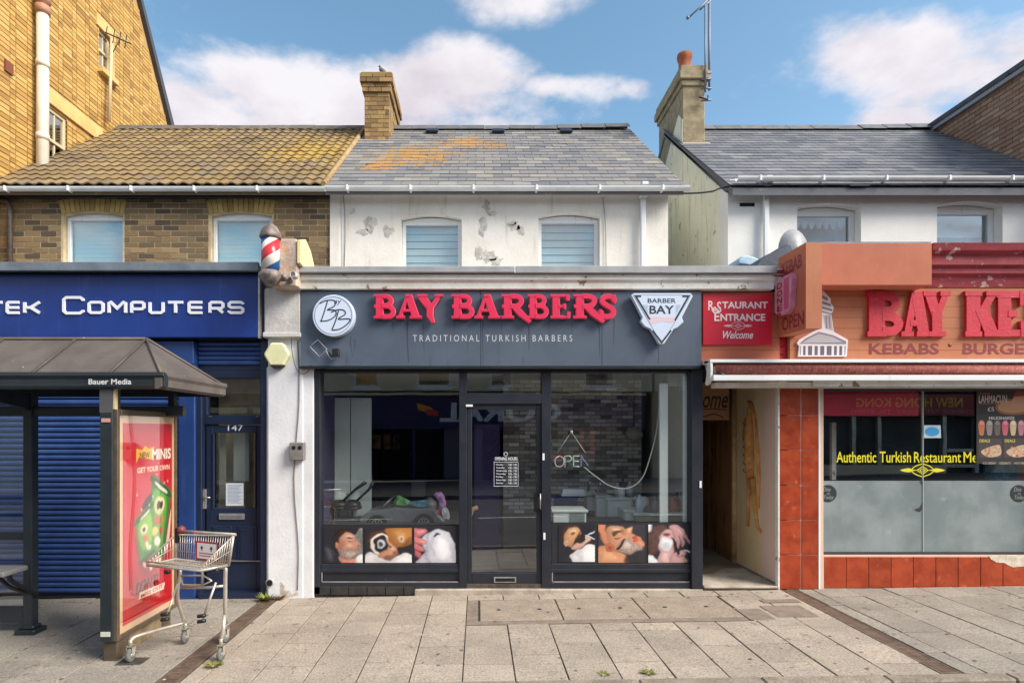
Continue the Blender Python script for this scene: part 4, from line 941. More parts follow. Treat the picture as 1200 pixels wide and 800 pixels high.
text(q, 'BARBER', *[T2(694, 0)[0], T2(822, 0)[0]], T2(0, 156)[1], T2(0, 136)[1], -.1915, ink, off=.01)
text(q, 'BAY', T2(702, 0)[0], T2(814, 0)[0], T2(0, 206)[1], T2(0, 168)[1], -.1915, ink, off=.02)
for y in range(166, 204, 6): q.box(T2(672+(y-166)*.5, 0)[0], T2(694, 0)[0], -.1915, -.1905, T2(0, y+2)[1], T2(0, y)[1], flat(150, 164, 184)); q.box(T2(822, 0)[0], T2(844-(y-166)*.5, 0)[0], -.1915, -.1905, T2(0, y+2)[1], T2(0, y)[1], flat(150, 164, 184))
q.prism(smooth([T2(*p) for p in [(690, 226), (730, 218), (780, 222), (830, 220), (810, 246), (760, 240), (716, 252)]], 3), -.1912, -.1905, flat(216, 196, 206)); q.build('print', tg_)
# floodlight with diamond wire
o = empty('sign_floodlight', (X(395), -.12, Z(416)), 'little black floodlight and bent wire square at the lower left of the barber sign', 'lamp')
q = MB(); q.box(X(394), X(402), -.2, -.14, Z(420), Z(411), m_black); q.build('lamp_head', o, .006)
q = MB(); q.tube([(X(398), -.15, Z(416)), (X(391), -.13, Z(418.5)), (X(388), -.105, Z(414))], .008, m_black, 6); q.build('arm', o)
q = MB(); d_ = [(367, 408), (376, 400), (386.5, 411), (378, 419.5), (367, 408)]; q.tube([(X(a), -.13, Z(c_)) for a, c_ in d_]+[(X(390), -.13, Z(421))][:0], .005, mat('bent_wire', C(190, 194, 200), rough=.5), 5); q.tube([(X(386), -.13, Z(413)), (X(389), -.13, Z(420)), (X(392), -.13, Z(422.5)), (X(396), -.13, Z(420))], .004, MATS['bent_wire'], 5); q.build('wire_diamond', o)

# ------------------------------------------------------------------ shop front frame
m_frame = mat('shop_frame', C(34, 38, 48), C(40, 44, 54), sc=4, rough=.4, grain=.08, dirt=C(84, 86, 92), dsc=7, dth=.68, dsoft=.05)
sf = hb
q = MB()
q.box(X(368), X(375), .0, .16, .0, Z(433), m_frame); q.box(X(810), X(823), -.02, .16, .0, Z(433), m_frame)
q.box(X(375), X(810), .02, .16, Z(436), Z(433), m_frame)
q.box(X(538), X(547), .01, .16, .02, Z(436), m_frame); q.box(X(635), X(646), .01, .16, .02, Z(436), m_frame); q.box(X(547), X(635), .01, .16, Z(473), Z(461), m_frame)
o = q.build('shopfront_frame', sf, .004)
for (a, c_) in ((375, 538), (646, 810)):
    q = MB(); q.box(X(a), X(c_), .03, .16, Z(669), Z(661), m_frame); q.build('window_cill', sf, .006)
    q = MB(); q.box(X(a), X(c_), .05, .14, Z(690), Z(669), m_frame); q.box(X(a), X(c_), .01, .05, Z(690), Z(683), m_frame); q.box(X(a), X(c_), .02, .05, Z(671), Z(667), m_frame); q.build('stall_riser', sf, .004)
    q = MB(); q.box(X(a+2), X(c_-1), .022, .03, Z(682.6), Z(681.4), m_alu); q.box(X(a+1), X(a+2.2), .022, .03, Z(682), Z(671), m_alu); q.build('trim_line', sf)
    q = MB(); q.box(X(a), X(c_), .085, .092, Z(662), Z(436), m_glass); q.build('shop_pane', sf)
q = MB(); q.box(X(547), X(635), .085, .092, Z(462), Z(436), m_glass); q.build('shop_pane', sf)
# base tiles and step
its = [((X(376+21.5*i), .03, Z(692)-.0), (.205, .06, .10), TILT) for i in range(6)]
tp = MB(); tp.box(X(368), X(823), .02, .16, -.1, .115, m_joint); tp = tp.build('plinth', sf)
pieces(tp, 'plinth_tile', its, mat('black_tile', C(44, 44, 46), C(60, 58, 56), sc=9, rough=.35, grain=.1), bev=.004)
q = MB(); q.box(X(486), X(823), -.03, .03, -.05, Z(689.5), mat('cement_step', C(184, 174, 160), C(152, 142, 128), sc=5, rough=.9, bump=.6, bsc=40, grain=.15)); q.build('cement_step', sf, .01)
# door
zd0, zd1 = .1, Z(473)
q = MB(); q.box(X(547), X(553), .04, .1, zd0, zd1, m_frame); q.box(X(629.5), X(635), .04, .1, zd0, zd1, m_frame); q.box(X(553), X(629.5), .04, .1, Z(479.5), zd1, m_frame); q.box(X(553), X(629.5), .04, .1, zd0, Z(672), m_frame)
dr = q.build('shop_door', sf, .005); dr['label'] = 'dark framed glass door of the barber shop'
q = MB(); q.box(X(552.5), X(630), .065, .072, Z(673), Z(479), m_glass); q.build('pane', dr)
q = MB(); q.box(X(579), X(605), .03, .042, Z(683), Z(676.5), m_alu); q.box(X(580.5), X(603.5), .028, .033, Z(681.8), Z(677.8), m_dark); q.build('letterbox', dr)
q = MB(); q.box(X(626), X(632.5), .015, .045, Z(600), Z(577), m_black); q.tube([(X(633), -.02, Z(596)), (X(633), -.02, Z(578))], .008, m_alu, 8); q.box(X(632), X(635), -.02, .04, Z(597), Z(595), m_black); q.box(X(632), X(635), -.02, .04, Z(579), Z(577), m_black); q.build('door_pull', dr)
for (a, y) in ((550, 475), (637, 535), (638, 628), (820, 567)):
    q = MB(); w = 4 if a == 550 else 1.2; h = 1.2 if a == 550 else 4; q.box(X(a-w), X(a+w), -.0 if a != 820 else -.03, .045 if a != 820 else -.018, Z(y+h), Z(y-h), m_white); q.build('white_clip', dr if a < 640 else sf)
o = empty('opening_hours_sign', (X(593), .06, Z(570)), 'opening hours printed in white on the barber shop door glass', 'sign')
q = MB(); wh = flat(214, 218, 226); text(q, 'OPENING HOURS', X(580), X(607), Z(539.5), Z(535.5), .062, wh, off=.02)
rws = ['Monday', 'Tuesday', 'Wednesday', 'Thursday', 'Friday', 'Saturday', 'Sunday']
for i, r_ in enumerate(rws):
    y = 543.6+i*3.6; text(q, r_, X(581.5), X(581.5+len(r_)*1.45), Z(y+2.3), Z(y), .062, wh, off=.02); text(q, '9.00 - 7.00', X(596), X(606), Z(y+2.3), Z(y), .062, wh, off=.02)
for y in (541.3, 569.6): q.box(X(578.5), X(608), .0615, .062, Z(y+.5), Z(y), wh)
q.box(X(579), X(579.4), .0615, .062, Z(569), Z(541), wh); q.box(X(607.4), X(607.8), .0615, .062, Z(569), Z(541), wh)
q.stroke([(X(593)+.022*cos(a/6*pi), Z(532)+.022*sin(a/6*pi)) for a in range(13)], .006, .0612, .062, wh); q.build('print', o)

# portrait panels in the lower window
def poster(x0, x1, y0, y1, lab, shapes, bgc):
    t = empty('window_picture', (X((x0+x1)/2), .03, Z(y1)), lab, 'picture', 'barber pictures along the bottom of the shop windows')
    q = MB(); q.box(X(x0), X(x1), .045, .05, Z(y1), Z(y0), flat(*bgc)); q.build('print_sheet', t)
    img = raster(shapes, bgc, 84, 72, seed=int(x0))
    build_print('print', t, lambda u_, v_: (X(x0)+u_*(X(x1)-X(x0)), .0445, Z(y1)+v_*(Z(y0)-Z(y1))), img)
skin1, skin2, skin3, beard, towel, blk = (206, 150, 122), (178, 118, 92), (224, 176, 150), (150, 136, 126), (206, 208, 216), (30, 30, 34)
DK = (38, 38, 44)
DKB = (40, 40, 48)
poster(378, 424, 619, 660, 'picture of a man with grey beard lying back, far left of left window', [((132, 132, 128), [(.64, .34), (.8, .2), (1.02, .0), (1.05, .9), (.88, .84)]), ((92, 92, 92), [(.86, .2), (1.02, .1), (1.05, .5), (.94, .5)], .6, .05),
   ((50, 36, 32), [(.30, .72), (.24, .4), (.3, .14), (.46, .0), (.62, .02), (.7, .12), (.56, .2), (.44, .4), (.4, .66)]), ((198, 132, 116), [(.40, .94), (.42, .8), (.78, .84), (.84, 1.05), (.38, 1.05)], 1, .03), ((196, 142, 120), [(.40, .34), (.5, .16), (.68, .13), (.8, .24), (.84, .36), (.95, .47), (.9, .54), (.9, .64), (.84, .78), (.62, .9), (.44, .8), (.36, .56)], 1, .02),
   ((236, 196, 174), [(.56, .22), (.7, .18), (.78, .28), (.66, .32), (.56, .3)], .7, .05), ((228, 176, 152), [(.58, .46), (.7, .44), (.74, .54), (.6, .56)], .6, .05), ((146, 94, 78), [(.40, .4), (.5, .36), (.54, .5), (.46, .6), (.4, .56)], .6, .05),
   ((74, 50, 44), [(.58, .29), (.68, .25), (.77, .28), (.68, .31)], .85, .012), ((96, 58, 50), [(.6, .385), (.68, .40), (.75, .375), (.68, .375)], .9, .01), ((150, 132, 122), [(.38, .58), (.5, .62), (.66, .6), (.8, .57), (.92, .6), (.9, .74), (.78, .86), (.6, .92), (.44, .84)], .85, .03), ((188, 178, 170), [(.56, .7), (.72, .68), (.84, .72), (.74, .82), (.58, .84)], .7, .04),
   ((172, 104, 92), [(.78, .625), (.86, .605), (.92, .63), (.84, .65)], .9, .012), ((128, 80, 68), [(.86, .5), (.92, .5), (.9, .54)], .8, .012), ((180, 120, 98), [(.30, .44), (.36, .42), (.38, .56), (.33, .6)], 1, .02), ((44, 44, 54), [(-.05, .5), (.16, .46), (.3, .66), (.36, .86), (.44, 1.05), (-.05, 1.05)], 1, .02), ((96, 98, 110), [(.04, .6), (.14, .56), (.24, .8), (.2, .98), (.1, .8)], .5, .05), ((226, 224, 224), [(.84, .84), (1.05, .74), (1.05, 1.05), (.82, 1.05)], 1, .02)], DKB)
poster(427, 482, 619, 660, 'picture of a man in a towel having hot foam, middle of left window', [((180, 118, 60), [(.45, .02), (1.05, -.05), (1.05, .4), (.82, .52), (.66, .56), (.5, .34)], 1, .02), ((212, 160, 100), [(.6, .1), (.84, .08), (.9, .26), (.7, .36)], .6, .08), ((120, 74, 40), [(.8, .42), (1.0, .26), (1.05, .4), (.84, .52)], .7, .04), ((222, 186, 150), [(.70, .26), (.78, .2), (.86, .28), (.84, .4), (.74, .42)], .9, .02), ((120, 66, 50), [(.76, .28), (.8, .27), (.81, .34), (.77, .36)], .8, .015),
   ((226, 222, 222), [(-.05, .84), (.12, .7), (.4, .84), (.7, .8), (.86, .7), (1.02, .84), (1.05, 1.05), (-.05, 1.05)], 1, .02), ((170, 166, 172), [(.2, .88), (.44, .92), (.7, .9), (.6, 1.0), (.3, 1.0)], .5, .05), ((78, 54, 44), [(.06, .56), (.06, .28), (.18, .1), (.36, .06), (.46, .16), (.3, .26), (.18, .4), (.14, .6)], 1, .025),
   ((226, 214, 204), [(.12, .56), (.14, .3), (.28, .16), (.44, .2), (.52, .36), (.5, .46), (.42, .24), (.3, .22), (.2, .34), (.2, .56), (.32, .74), (.3, .84)], 1, .015), ((198, 142, 112), [(.44, .28), (.54, .4), (.62, .52), (.7, .62), (.68, .78), (.56, .9), (.4, .9), (.26, .78), (.34, .7), (.48, .6)], 1, .02), ((40, 42, 48), [(.2, .4), (.28, .28), (.4, .28), (.48, .42), (.46, .58), (.36, .68), (.26, .6)], 1, .02),
   ((196, 200, 206), [(.25, .42), (.31, .33), (.40, .36), (.43, .48), (.37, .6), (.28, .56)], .95, .015), ((50, 54, 60), [(.29, .43), (.34, .39), (.37, .46), (.35, .54), (.3, .52)], .95, .012), ((226, 190, 160), [(.52, .44), (.6, .52), (.64, .62), (.56, .6)], .7, .03), ((110, 76, 62), [(.42, .8), (.56, .76), (.66, .68), (.69, .78), (.58, .92), (.44, .93)], .75, .03), ((156, 84, 74), [(.58, .70), (.65, .66), (.66, .71), (.6, .74)], .9, .012), ((90, 58, 48), [(.5, .5), (.56, .5), (.58, .55), (.52, .56)], .8, .012)], DKB)
poster(485, 534, 619, 660, 'picture of a hand pressing a white towel, right of the left window', [((212, 212, 222), [(.16, .4), (.26, .2), (.44, .08), (.62, .04), (.8, .12), (.92, .32), (1.0, .6), (1.02, 1.05), (.05, 1.05), (.16, .84), (.26, .66)], 1, .02), ((240, 240, 246), [(.54, .3), (.7, .24), (.84, .46), (.88, .8), (.7, .96), (.52, .86), (.46, .56)], .8, .06), ((150, 152, 168), [(.3, .22), (.34, .2), (.36, .5), (.32, .76), (.4, 1.0), (.3, 1.0), (.24, .76), (.3, .5)], .6, .03), ((160, 160, 176), [(.44, .24), (.5, .3), (.44, .5), (.5, .8), (.44, .7), (.38, .44)], .5, .02), ((170, 172, 186), [(.86, .4), (.94, .6), (.96, .9), (.9, .9), (.88, .6)], .5, .03),
   ((56, 54, 62), [(.46, .22), (.52, .14), (.62, .18), (.56, .22), (.5, .27)], .95, .012), ((204, 120, 124), [(-.02, .02), (.2, .02), (.32, .08), (.24, .18), (.1, .26), (-.02, .26)], 1, .02), ((228, 160, 156), [(.04, .06), (.2, .06), (.24, .12), (.08, .18)], .6, .03), ((210, 128, 128), [(-.02, .26), (.12, .26), (.28, .38), (.28, .48), (.14, .46), (-.02, .4)], 1, .02), ((232, 168, 160), [(.14, .34), (.24, .40), (.24, .45), (.1, .38)], .6, .02), ((198, 114, 118), [(-.02, .44), (.1, .46), (.24, .58), (.22, .68), (.1, .64), (-.02, .58)], 1, .02), ((180, 96, 104), [(.0, .64), (.1, .66), (.18, .78), (.14, .86), (.02, .78)], 1, .02)], DKB)
poster(655, 698, 615, 659, 'picture of a man with head tilted back, far left of right window', [((70, 48, 40), [(.06, .4), (.1, .12), (.26, .0), (.5, -.02), (.58, .06), (.36, .12), (.2, .24), (.16, .44)], 1, .02), ((206, 156, 114), [(.14, .36), (.24, .14), (.4, .06), (.54, .1), (.62, .22), (.58, .38), (.44, .48), (.36, .58), (.2, .56)], 1, .02), ((240, 204, 166), [(.28, .16), (.42, .1), (.48, .2), (.34, .26)], .7, .05), ((52, 38, 34), [(.44, .4), (.54, .3), (.6, .18), (.68, .24), (.66, .4), (.54, .52), (.44, .52)], .95, .025), ((100, 66, 52), [(.34, .22), (.42, .18), (.46, .24), (.38, .27)], .85, .012), ((170, 96, 80), [(.58, .2), (.64, .22), (.62, .27), (.57, .26)], .9, .012), ((214, 166, 138), [(.16, .46), (.25, .44), (.28, .54), (.2, .6)], 1, .015), ((150, 92, 76), [(.19, .49), (.24, .48), (.24, .54)], .7, .012),
   ((212, 168, 150), [(.34, .62), (.5, .5), (.62, .5), (.8, .34), (.88, .4), (.7, .56), (.5, .68)], 1, .02), ((238, 236, 236), [(.32, .86), (.44, .72), (.62, .64), (.8, .54), (1.05, .58), (1.05, 1.05), (.46, 1.05)], 1, .015), ((176, 176, 186), [(.5, .76), (.62, .7), (.68, .9), (.6, 1.0)], .5, .05), ((206, 210, 216), [(.72, .34), (.84, .26), (.98, .16), (.99, .19), (.86, .29), (.75, .38)], 1, .008), ((206, 210, 216), [(.76, .28), (.98, .36), (.98, .39), (.76, .32)], 1, .008), ((44, 44, 52), [(-.02, .96), (.24, .84), (.4, 1.05), (-.02, 1.05)], .8, .03)], DKB)
poster(702, 757, 615, 660, 'picture of a face in profile lying back in orange light, middle of the right window', [((214, 150, 112), [(-.02, .62), (.12, .54), (.3, .64), (.5, .74), (.64, .88), (.64, 1.05), (-.02, 1.05)], 1, .02), ((236, 180, 140), [(.06, .7), (.26, .7), (.44, .86), (.3, .98), (.08, .94)], .5, .08), ((206, 136, 100), [(-.02, .0), (.14, .0), (.18, .2), (.24, .4), (.3, .56), (.2, .6), (.08, .4)], 1, .02), ((216, 156, 122), [(.18, .12), (.34, .02), (.5, .06), (.6, .12), (.7, .04), (.75, .1), (.73, .22), (.8, .3), (.9, .34), (.98, .44), (.96, .56), (.8, .64), (.56, .72), (.36, .66), (.24, .5)], 1, .016), ((246, 206, 174), [(.3, .08), (.46, .08), (.5, .18), (.34, .18)], .7, .05), ((246, 200, 166), [(.64, .1), (.71, .08), (.69, .2), (.63, .2)], .7, .02), ((150, 96, 76), [(.5, .12), (.58, .16), (.56, .28), (.5, .26)], .6, .03),
   ((84, 54, 46), [(.28, .28), (.32, .18), (.44, .14), (.52, .19), (.42, .22), (.34, .3)], .9, .012), ((96, 60, 50), [(.34, .35), (.42, .38), (.5, .33), (.43, .34)], .9, .01), ((176, 158, 146), [(.4, .6), (.5, .46), (.6, .36), (.7, .36), (.76, .48), (.92, .54), (.94, .66), (.76, .76), (.56, .78)], .85, .03), ((220, 210, 200), [(.54, .5), (.64, .44), (.7, .54), (.62, .64), (.52, .62)], .6, .04), ((186, 84, 70), [(.72, .32), (.8, .3), (.84, .36), (.76, .38)], .95, .012), ((204, 92, 78), [(.76, .40), (.86, .38), (.86, .44), (.78, .46)], .95, .012), ((234, 150, 120), [(.82, .46), (.94, .44), (.96, .54), (.86, .56)], .8, .03),
   ((190, 108, 82), [(.16, .54), (.22, .48), (.32, .56), (.34, .68), (.24, .72), (.16, .64)], 1, .015), ((128, 62, 50), [(.22, .56), (.28, .6), (.28, .66), (.22, .62)], .8, .015), ((44, 36, 38), [(.40, .62), (.48, .5), (.56, .38), (.58, .40), (.52, .52), (.44, .65)], 1, .01), ((52, 48, 54), [(.58, .84), (.72, .76), (.9, .68), (1.05, .72), (1.05, 1.05), (.62, 1.05)], .9, .03)], (60, 58, 66))
poster(761, 811, 615, 660, 'picture of hands shaving a lathered chin, far right of the right window', [((96, 70, 66), [(-.02, .12), (.2, .02), (.44, .04), (.4, .3), (.3, .6), (.12, .78), (-.02, .74)], 1, .03), ((214, 170, 168), [(.28, .3), (.38, .14), (.52, .12), (.6, .26), (.62, .5), (.58, .8), (.58, 1.05), (.18, 1.05), (.26, .8), (.24, .5)], 1, .02), ((236, 200, 196), [(.34, .74), (.48, .76), (.48, .96), (.3, .98)], .6, .05), ((150, 84, 84), [(.34, .26), (.44, .2), (.54, .26), (.44, .30)], .9, .015), ((96, 50, 54), [(.38, .255), (.46, .24), (.5, .26), (.44, .27)], .9, .01), ((238, 236, 240), [(.26, .46), (.34, .34), (.48, .34), (.56, .44), (.56, .6), (.44, .7), (.3, .64)], 1, .015), ((196, 186, 196), [(.36, .5), (.46, .46), (.5, .56), (.4, .62)], .6, .03),
   ((206, 158, 158), [(.5, .06), (.64, .0), (.78, .06), (.88, .24), (.99, .46), (.95, .5), (.84, .34), (.86, .52), (.8, .58), (.76, .4), (.74, .6), (.66, .56), (.6, .3)], 1, .015), ((236, 196, 192), [(.66, .1), (.76, .14), (.84, .28), (.74, .24)], .6, .03), ((146, 96, 100), [(.72, .3), (.75, .3), (.78, .5), (.75, .5)], .7, .012), ((210, 164, 164), [(.52, .84), (.66, .72), (.8, .66), (.88, .74), (.86, .84), (.92, .94), (.82, 1.05), (.5, 1.05)], 1, .015), ((150, 100, 104), [(.66, .8), (.8, .78), (.84, .82), (.7, .86)], .6, .015), ((44, 40, 46), [(.55, .36), (.6, .38), (.7, .6), (.73, .76), (.68, .78), (.62, .58)], 1, .01), ((228, 228, 234), [(-.02, .84), (.14, .82), (.22, 1.05), (-.02, 1.05)], 1, .02), ((226, 226, 232), [(-.02, -.02), (.09, -.02), (.05, .16), (-.02, .2)], 1, .02), ((216, 218, 222), [(.84, .66), (.98, .7), (.98, .74), (.84, .7)], 1, .01)], (42, 42, 52))
for a_, c_, t_ in ((375, 538, 616.5), (647, 810, 612.5)): q = MB(); q.box(X(a_), X(c_), .0505, .054, Z(662), Z(t_), flat(36, 38, 44)); q.build('picture_band', sf)

# ------------------------------------------------------------------ interior of the barber shop
m_wallI = mat('salon_wall_dark', C(74, 72, 104), C(62, 64, 92), sc=2, rough=.7, grain=.05)
m_floorI = mat('salon_floor', C(196, 192, 188), C(176, 172, 170), sc=1.5, rough=.35, grain=.08)
q = MB(); x0, x1, yb_i, zc_i = X(370), X(820), 4.7, 2.75
q.box(x0-.1, x0, .2, yb_i, .0, zc_i, m_wallI); q.build('side_wall', hb)
q = MB(); q.box(x1, x1+.1, .2, yb_i, .0, zc_i, mat('salon_wall_pale', C(196, 200, 198), C(180, 186, 184), sc=2, rough=.7)); q.build('side_wall', hb)
q = MB(); q.box(x0, x1, yb_i, yb_i+.1, .0, zc_i, m_wallI); q.build('back_wall', hb)
q = MB(); q.box(x0, x1, .17, yb_i, .0, .11, m_floorI); q.build('shop_floor', hb)
q = MB(); q.box(x0, x1, .2, yb_i, zc_i, zc_i+.1, mat('salon_ceiling', C(226, 226, 224), rough=.8)); q.build('shop_ceiling', hb)
# white-washed brick feature wall
by = 1.75; fx0, fx1 = X(590, by), X(752, by)
q = MB(); q.box(fx0, fx1, by+.02, by+.15, .11, 2.75, mat('dark_mortar', C(120, 116, 114), rough=.9)); fw_ = q.build('feature_wall', hb)
pieces(fw_, 'wall_brick', brick_items('Y', by+.02, fx0, fx1, .7, 2.7, H=.048, L=.15, J=.010, dep=.03), mat('whitewashed_brick', C(140, 138, 136), rough=.8, bump=.5, ramp=[C(220, 218, 214), C(140, 130, 126), C(232, 230, 228), C(104, 90, 86), C(196, 190, 184), C(226, 222, 220)], grain=.2), limit=300)
q = MB(); q.box(X(556, 1.9), X(586, 1.9), 1.9, 1.96, .11, Z(497, 1.9), mat('purple_door', C(84, 70, 130), rough=.5)); tag(q.build('inner_door', None), 'purple inner door seen through the shop door', 'door')
m_panel = mat('pale_panel', C(222, 230, 226), C(212, 222, 218), sc=1, rough=.6, grain=.03)
for a, c_ in ((384, 410), (411, 435)):
    q = MB(); q.box(X(a, .9), X(c_, .9), .9, .94, .11, Z(466, .9), m_panel); tag(q.build('screen_panel', None, .004, origin=(X(a, .9), .9, .11)), 'tall pale grey panel inside the left window, %s' % ('left of the pair' if a == 384 else 'right of the pair'), 'panel', 'pale panels in the left window')
q = MB(); q.box(X(372, .3), X(378, .3), .25, .31, .12, 2.7, mat('stone_pilaster', C(110, 98, 88), C(84, 76, 70), sc=8, rough=.9)); q.build('inner_jamb', hb)
# window display platform (top of the picture band)
q = MB(); q.box(X(375), X(538), .16, 1.3, .5, Z(616)-.012, mat('display_shelf', C(60, 60, 64), rough=.6)); q.build('display_shelf', hb)
q = MB(); q.box(X(647), X(808), .16, .8, .5, Z(614)-.03, MATS['display_shelf']); q.build('display_shelf', hb)
# child's toy car seat
zs = Z(616)
car = empty('toy_car_seat', (X(478, .45), .55, zs), "grey child's ride-on toy car with spoked wheels in the barber window", 'toy car')
m_carb = mat('toy_car_grey', C(104, 108, 116), rough=.3, grain=.02); m_tyre = mat('tyre', C(28, 28, 30), rough=.7); m_rim = mat('rim', C(190, 192, 194), rough=.3, metal=.7)
g = lambda x, y, Y=.38: (X(370+x/5.717, Y), Z(560+y/5.717, Y))
body = [g(*p) for p in smooth([(296, 300), (300, 262), (340, 234), (410, 212), (470, 208), (520, 200), (640, 206), (760, 204), (800, 214), (820, 250), (868, 290), (850, 318), (790, 322)], 3)]
wa = [g(*p) for p in smooth([(790, 322), (776, 296), (730, 272), (680, 284), (656, 320)], 3, False)]; wb = [g(*p) for p in smooth([(560, 325), (470, 322), (456, 296), (415, 280), (372, 296), (358, 325)], 3, False)]
q = MB(); q.prism([g(*p) for p in [(292, 305), (300, 262), (326, 240), (370, 222), (420, 212), (470, 208), (520, 200), (640, 206), (760, 204), (800, 214), (822, 250), (866, 290), (856, 316), (800, 322), (786, 296), (760, 278), (725, 270), (685, 280), (660, 300), (652, 324), (478, 324), (470, 300), (446, 284), (415, 278), (382, 286), (362, 304), (356, 324), (300, 322)]], .36, .92, m_carb); q.build('car_body', car, .012)
for (cx, cy) in ((412, 318), (724, 310)):
    c_ = g(cx, cy, .36); 
    for yy_ in (.345, .86):
        q = MB(); q.lathe([(.06, .0), (.098, .0), (.105, .02), (.105, .05), (.098, .07), (.06, .07)], (c_[0], yy_+.07, c_[1]), m_tyre, 20, 'Y'); w_ = q.build('wheel', car)
        q = MB(); q.lathe([(.07, 0), (.075, .01)], (c_[0], yy_+.03, c_[1]), m_tyre, 16, 'Y'); 
        for k in range(10): a = 2*pi*k/10; q.stroke([(c_[0]+.012*cos(a), c_[1]+.012*sin(a)), (c_[0]+.075*cos(a), c_[1]+.075*sin(a))], .012, yy_-.008+.0004*k, yy_+.01, m_rim)
        q.stroke([(c_[0]+.078*cos(a/9*pi), c_[1]+.078*sin(a/9*pi)) for a in range(19)], .01, yy_-.006, yy_+.01, m_rim); q.build('rim', w_)
    q = MB(); q.stroke([(c_[0]+.125*cos(a/10*pi), c_[1]+.125*sin(a/10*pi)) for a in range(0, 11)], .02, .335, .40, m_tyre); q.build('wheel_arch', car)
q = MB(); q.tube([(*g(430, 210)[:1], .42, g(430, 212)[1]), (g(490, 0)[0], .42, g(0, 150)[1]), (g(496, 0)[0], .86, g(0, 150)[1]), (g(436, 0)[0], .86, g(0, 212)[1])], .012, m_carb, 8); q.build('windscreen_frame', car)
q = MB(); q.ball((g(812, 0)[0], .40, g(0, 232)[1]), (.03, .03, .04), flat(190, 50, 50)); q.build('tail_light', car)
q = MB(); q.ball((g(760, 0)[0], .64, g(0, 190)[1]), (.10, .2, .09), m_carb, 12, 8); q.build('seat_back', car)
q = MB(); q.tube([(g(600, 0)[0], .38, g(0, 236)[1]), (g(636, 0)[0], .38, g(0, 234)[1])], .006, m_chrome); q.build('door_handle', car)
q = MB(); q.box(g(484, 0)[0], g(508, 0)[0], .352, .36, g(0, 260)[1], g(0, 246)[1], m_chrome); q.build('badge', car)
for lab, pts, c_, y0 in (('green crumpled cloth lying in the toy car', [(520, 195), (520, 150), (546, 118), (580, 136), (610, 150), (640, 186), (580, 200)], (120, 190, 110), .5), ('turquoise folded cloth in the back of the toy car', [(600, 186), (640, 164), (720, 152), (780, 160), (790, 196), (680, 204)], (80, 150, 170), .46), ('purple and pink bundle of gowns behind the toy car', [(786, 110), (820, 94), (850, 110), (868, 150), (870, 200), (850, 250), (826, 200), (820, 150)], (176, 130, 186), .5), ('white creased cloth hanging behind the toy car', [(840, 190), (872, 200), (896, 240), (890, 290), (850, 290), (834, 230)], (190, 196, 200), .5)):
    q = MB(); pp = [g(*p, y0) for p in smooth(pts, 2)]; cxx = sum(p[0] for p in pp)/len(pp); czz = sum(p[1] for p in pp)/len(pp); rg = random.Random(len(lab)); vs = []; n = len(pp)
    for k in range(5):
        s_ = [.55, .85, 1, .85, .55][k]; vs += [(cxx+(p[0]-cxx)*s_*rg.uniform(.93, 1.06), y0+k*.05+rg.uniform(-.012, .012), czz+(p[1]-czz)*s_*rg.uniform(.93, 1.06)) for p in pp]
    fs = [(k*n+i, k*n+(i+1) % n, (k+1)*n+(i+1) % n, (k+1)*n+i) for k in range(4) for i in range(n)]+[tuple(range(n))[::-1], tuple(4*n+i for i in range(n))]
    q.add(vs, fs, mat('cloth_'+lab.split()[0], C(*c_), C(c_[0]*.75, c_[1]*.75, c_[2]*.8), sc=14, rough=.9, grain=.1)); tag(q.build('cloth', None, origin=(cxx, y0, czz)), lab, 'cloth')
# black hair-dryer arms / trolleys at left
for i, (x, lab) in enumerate(((155, 'black hood dryer with slanting arm, left of the pair in the window'), (246, 'black hood dryer with slanting arm, right of the pair in the window'))):
    a = empty('hood_dryer', (g(x, 0, .75)[0], .8, zs), lab, 'hairdryer', 'black hood dryers in the left window'); Y_ = .75
    q = MB(); c_ = g(x, 178, Y_); q.ball((c_[0], Y_, c_[1]), (.135 if i == 0 else .115, .12, .07), m_black, 14, 8); q.build('hood', a)
    q = MB(); c2 = g(x, 205, Y_); q.lathe([(.12, 0), (.125, .03), (.10, .04)], (c2[0], Y_, c2[1]), m_black, 16); q.build('hood_rim', a)
    q = MB(); q.tube([(g(x, 0, Y_)[0], Y_, zs-.02), (g(x, 0, Y_)[0], Y_, g(0, 200, Y_)[1])], .014, m_black); q.build('stand', a)
    q = MB(); q.tube([(g(x+30, 0, Y_)[0], Y_, g(0, 150, Y_)[1]), (g(x+110, 0, Y_)[0], Y_, g(0, 76, Y_)[1]), (g(x+180-40*i, 0, Y_)[0], Y_, g(0, 26, Y_)[1])], [.014, .018, .026], m_black); q.build('arm', a)
    q = MB(); q.lathe([(.1, 0), (.1, .34)], (g(x+10, 0, .95)[0], .95, zs-.05), m_panel, 14); q.build('drum', a)
# framed pictures, shelves in the dark background
for x, y, w, h, c_, lab in ((404, 515, 24, 20, (150, 116, 100), 0), ):
    pass
q = MB(); Y_ = 3.0; q.box(X(436, Y_), X(468, Y_), Y_, Y_+.04, Z(526, Y_), Z(509, Y_), mat('photo_tile', C(170, 130, 110), C(60, 40, 40), sc=7, rough=.6)); 
for x in (448, 459): q.box(X(x, Y_)-.02, X(x, Y_)+.02, Y_-.01, Y_, Z(526, Y_), Z(509, Y_), m_dark)
tag(q.build('wall_pictures', None, origin=(X(450, Y_), Y_, Z(526, Y_))), 'row of small framed photographs on the dark wall behind the toy car', 'pictures')
q = MB(); Y_ = 3.2; q.box(X(482, Y_), X(498, Y_), Y_, Y_+.2, Z(582, Y_), Z(562, Y_), mat('paper_box', C(150, 152, 160), rough=.6)); tag(q.build('towel_dispenser', None, .01, origin=(X(490, Y_), Y_, Z(580, Y_))), 'pale towel dispenser on the dark back wall above the toy car', 'dispenser')
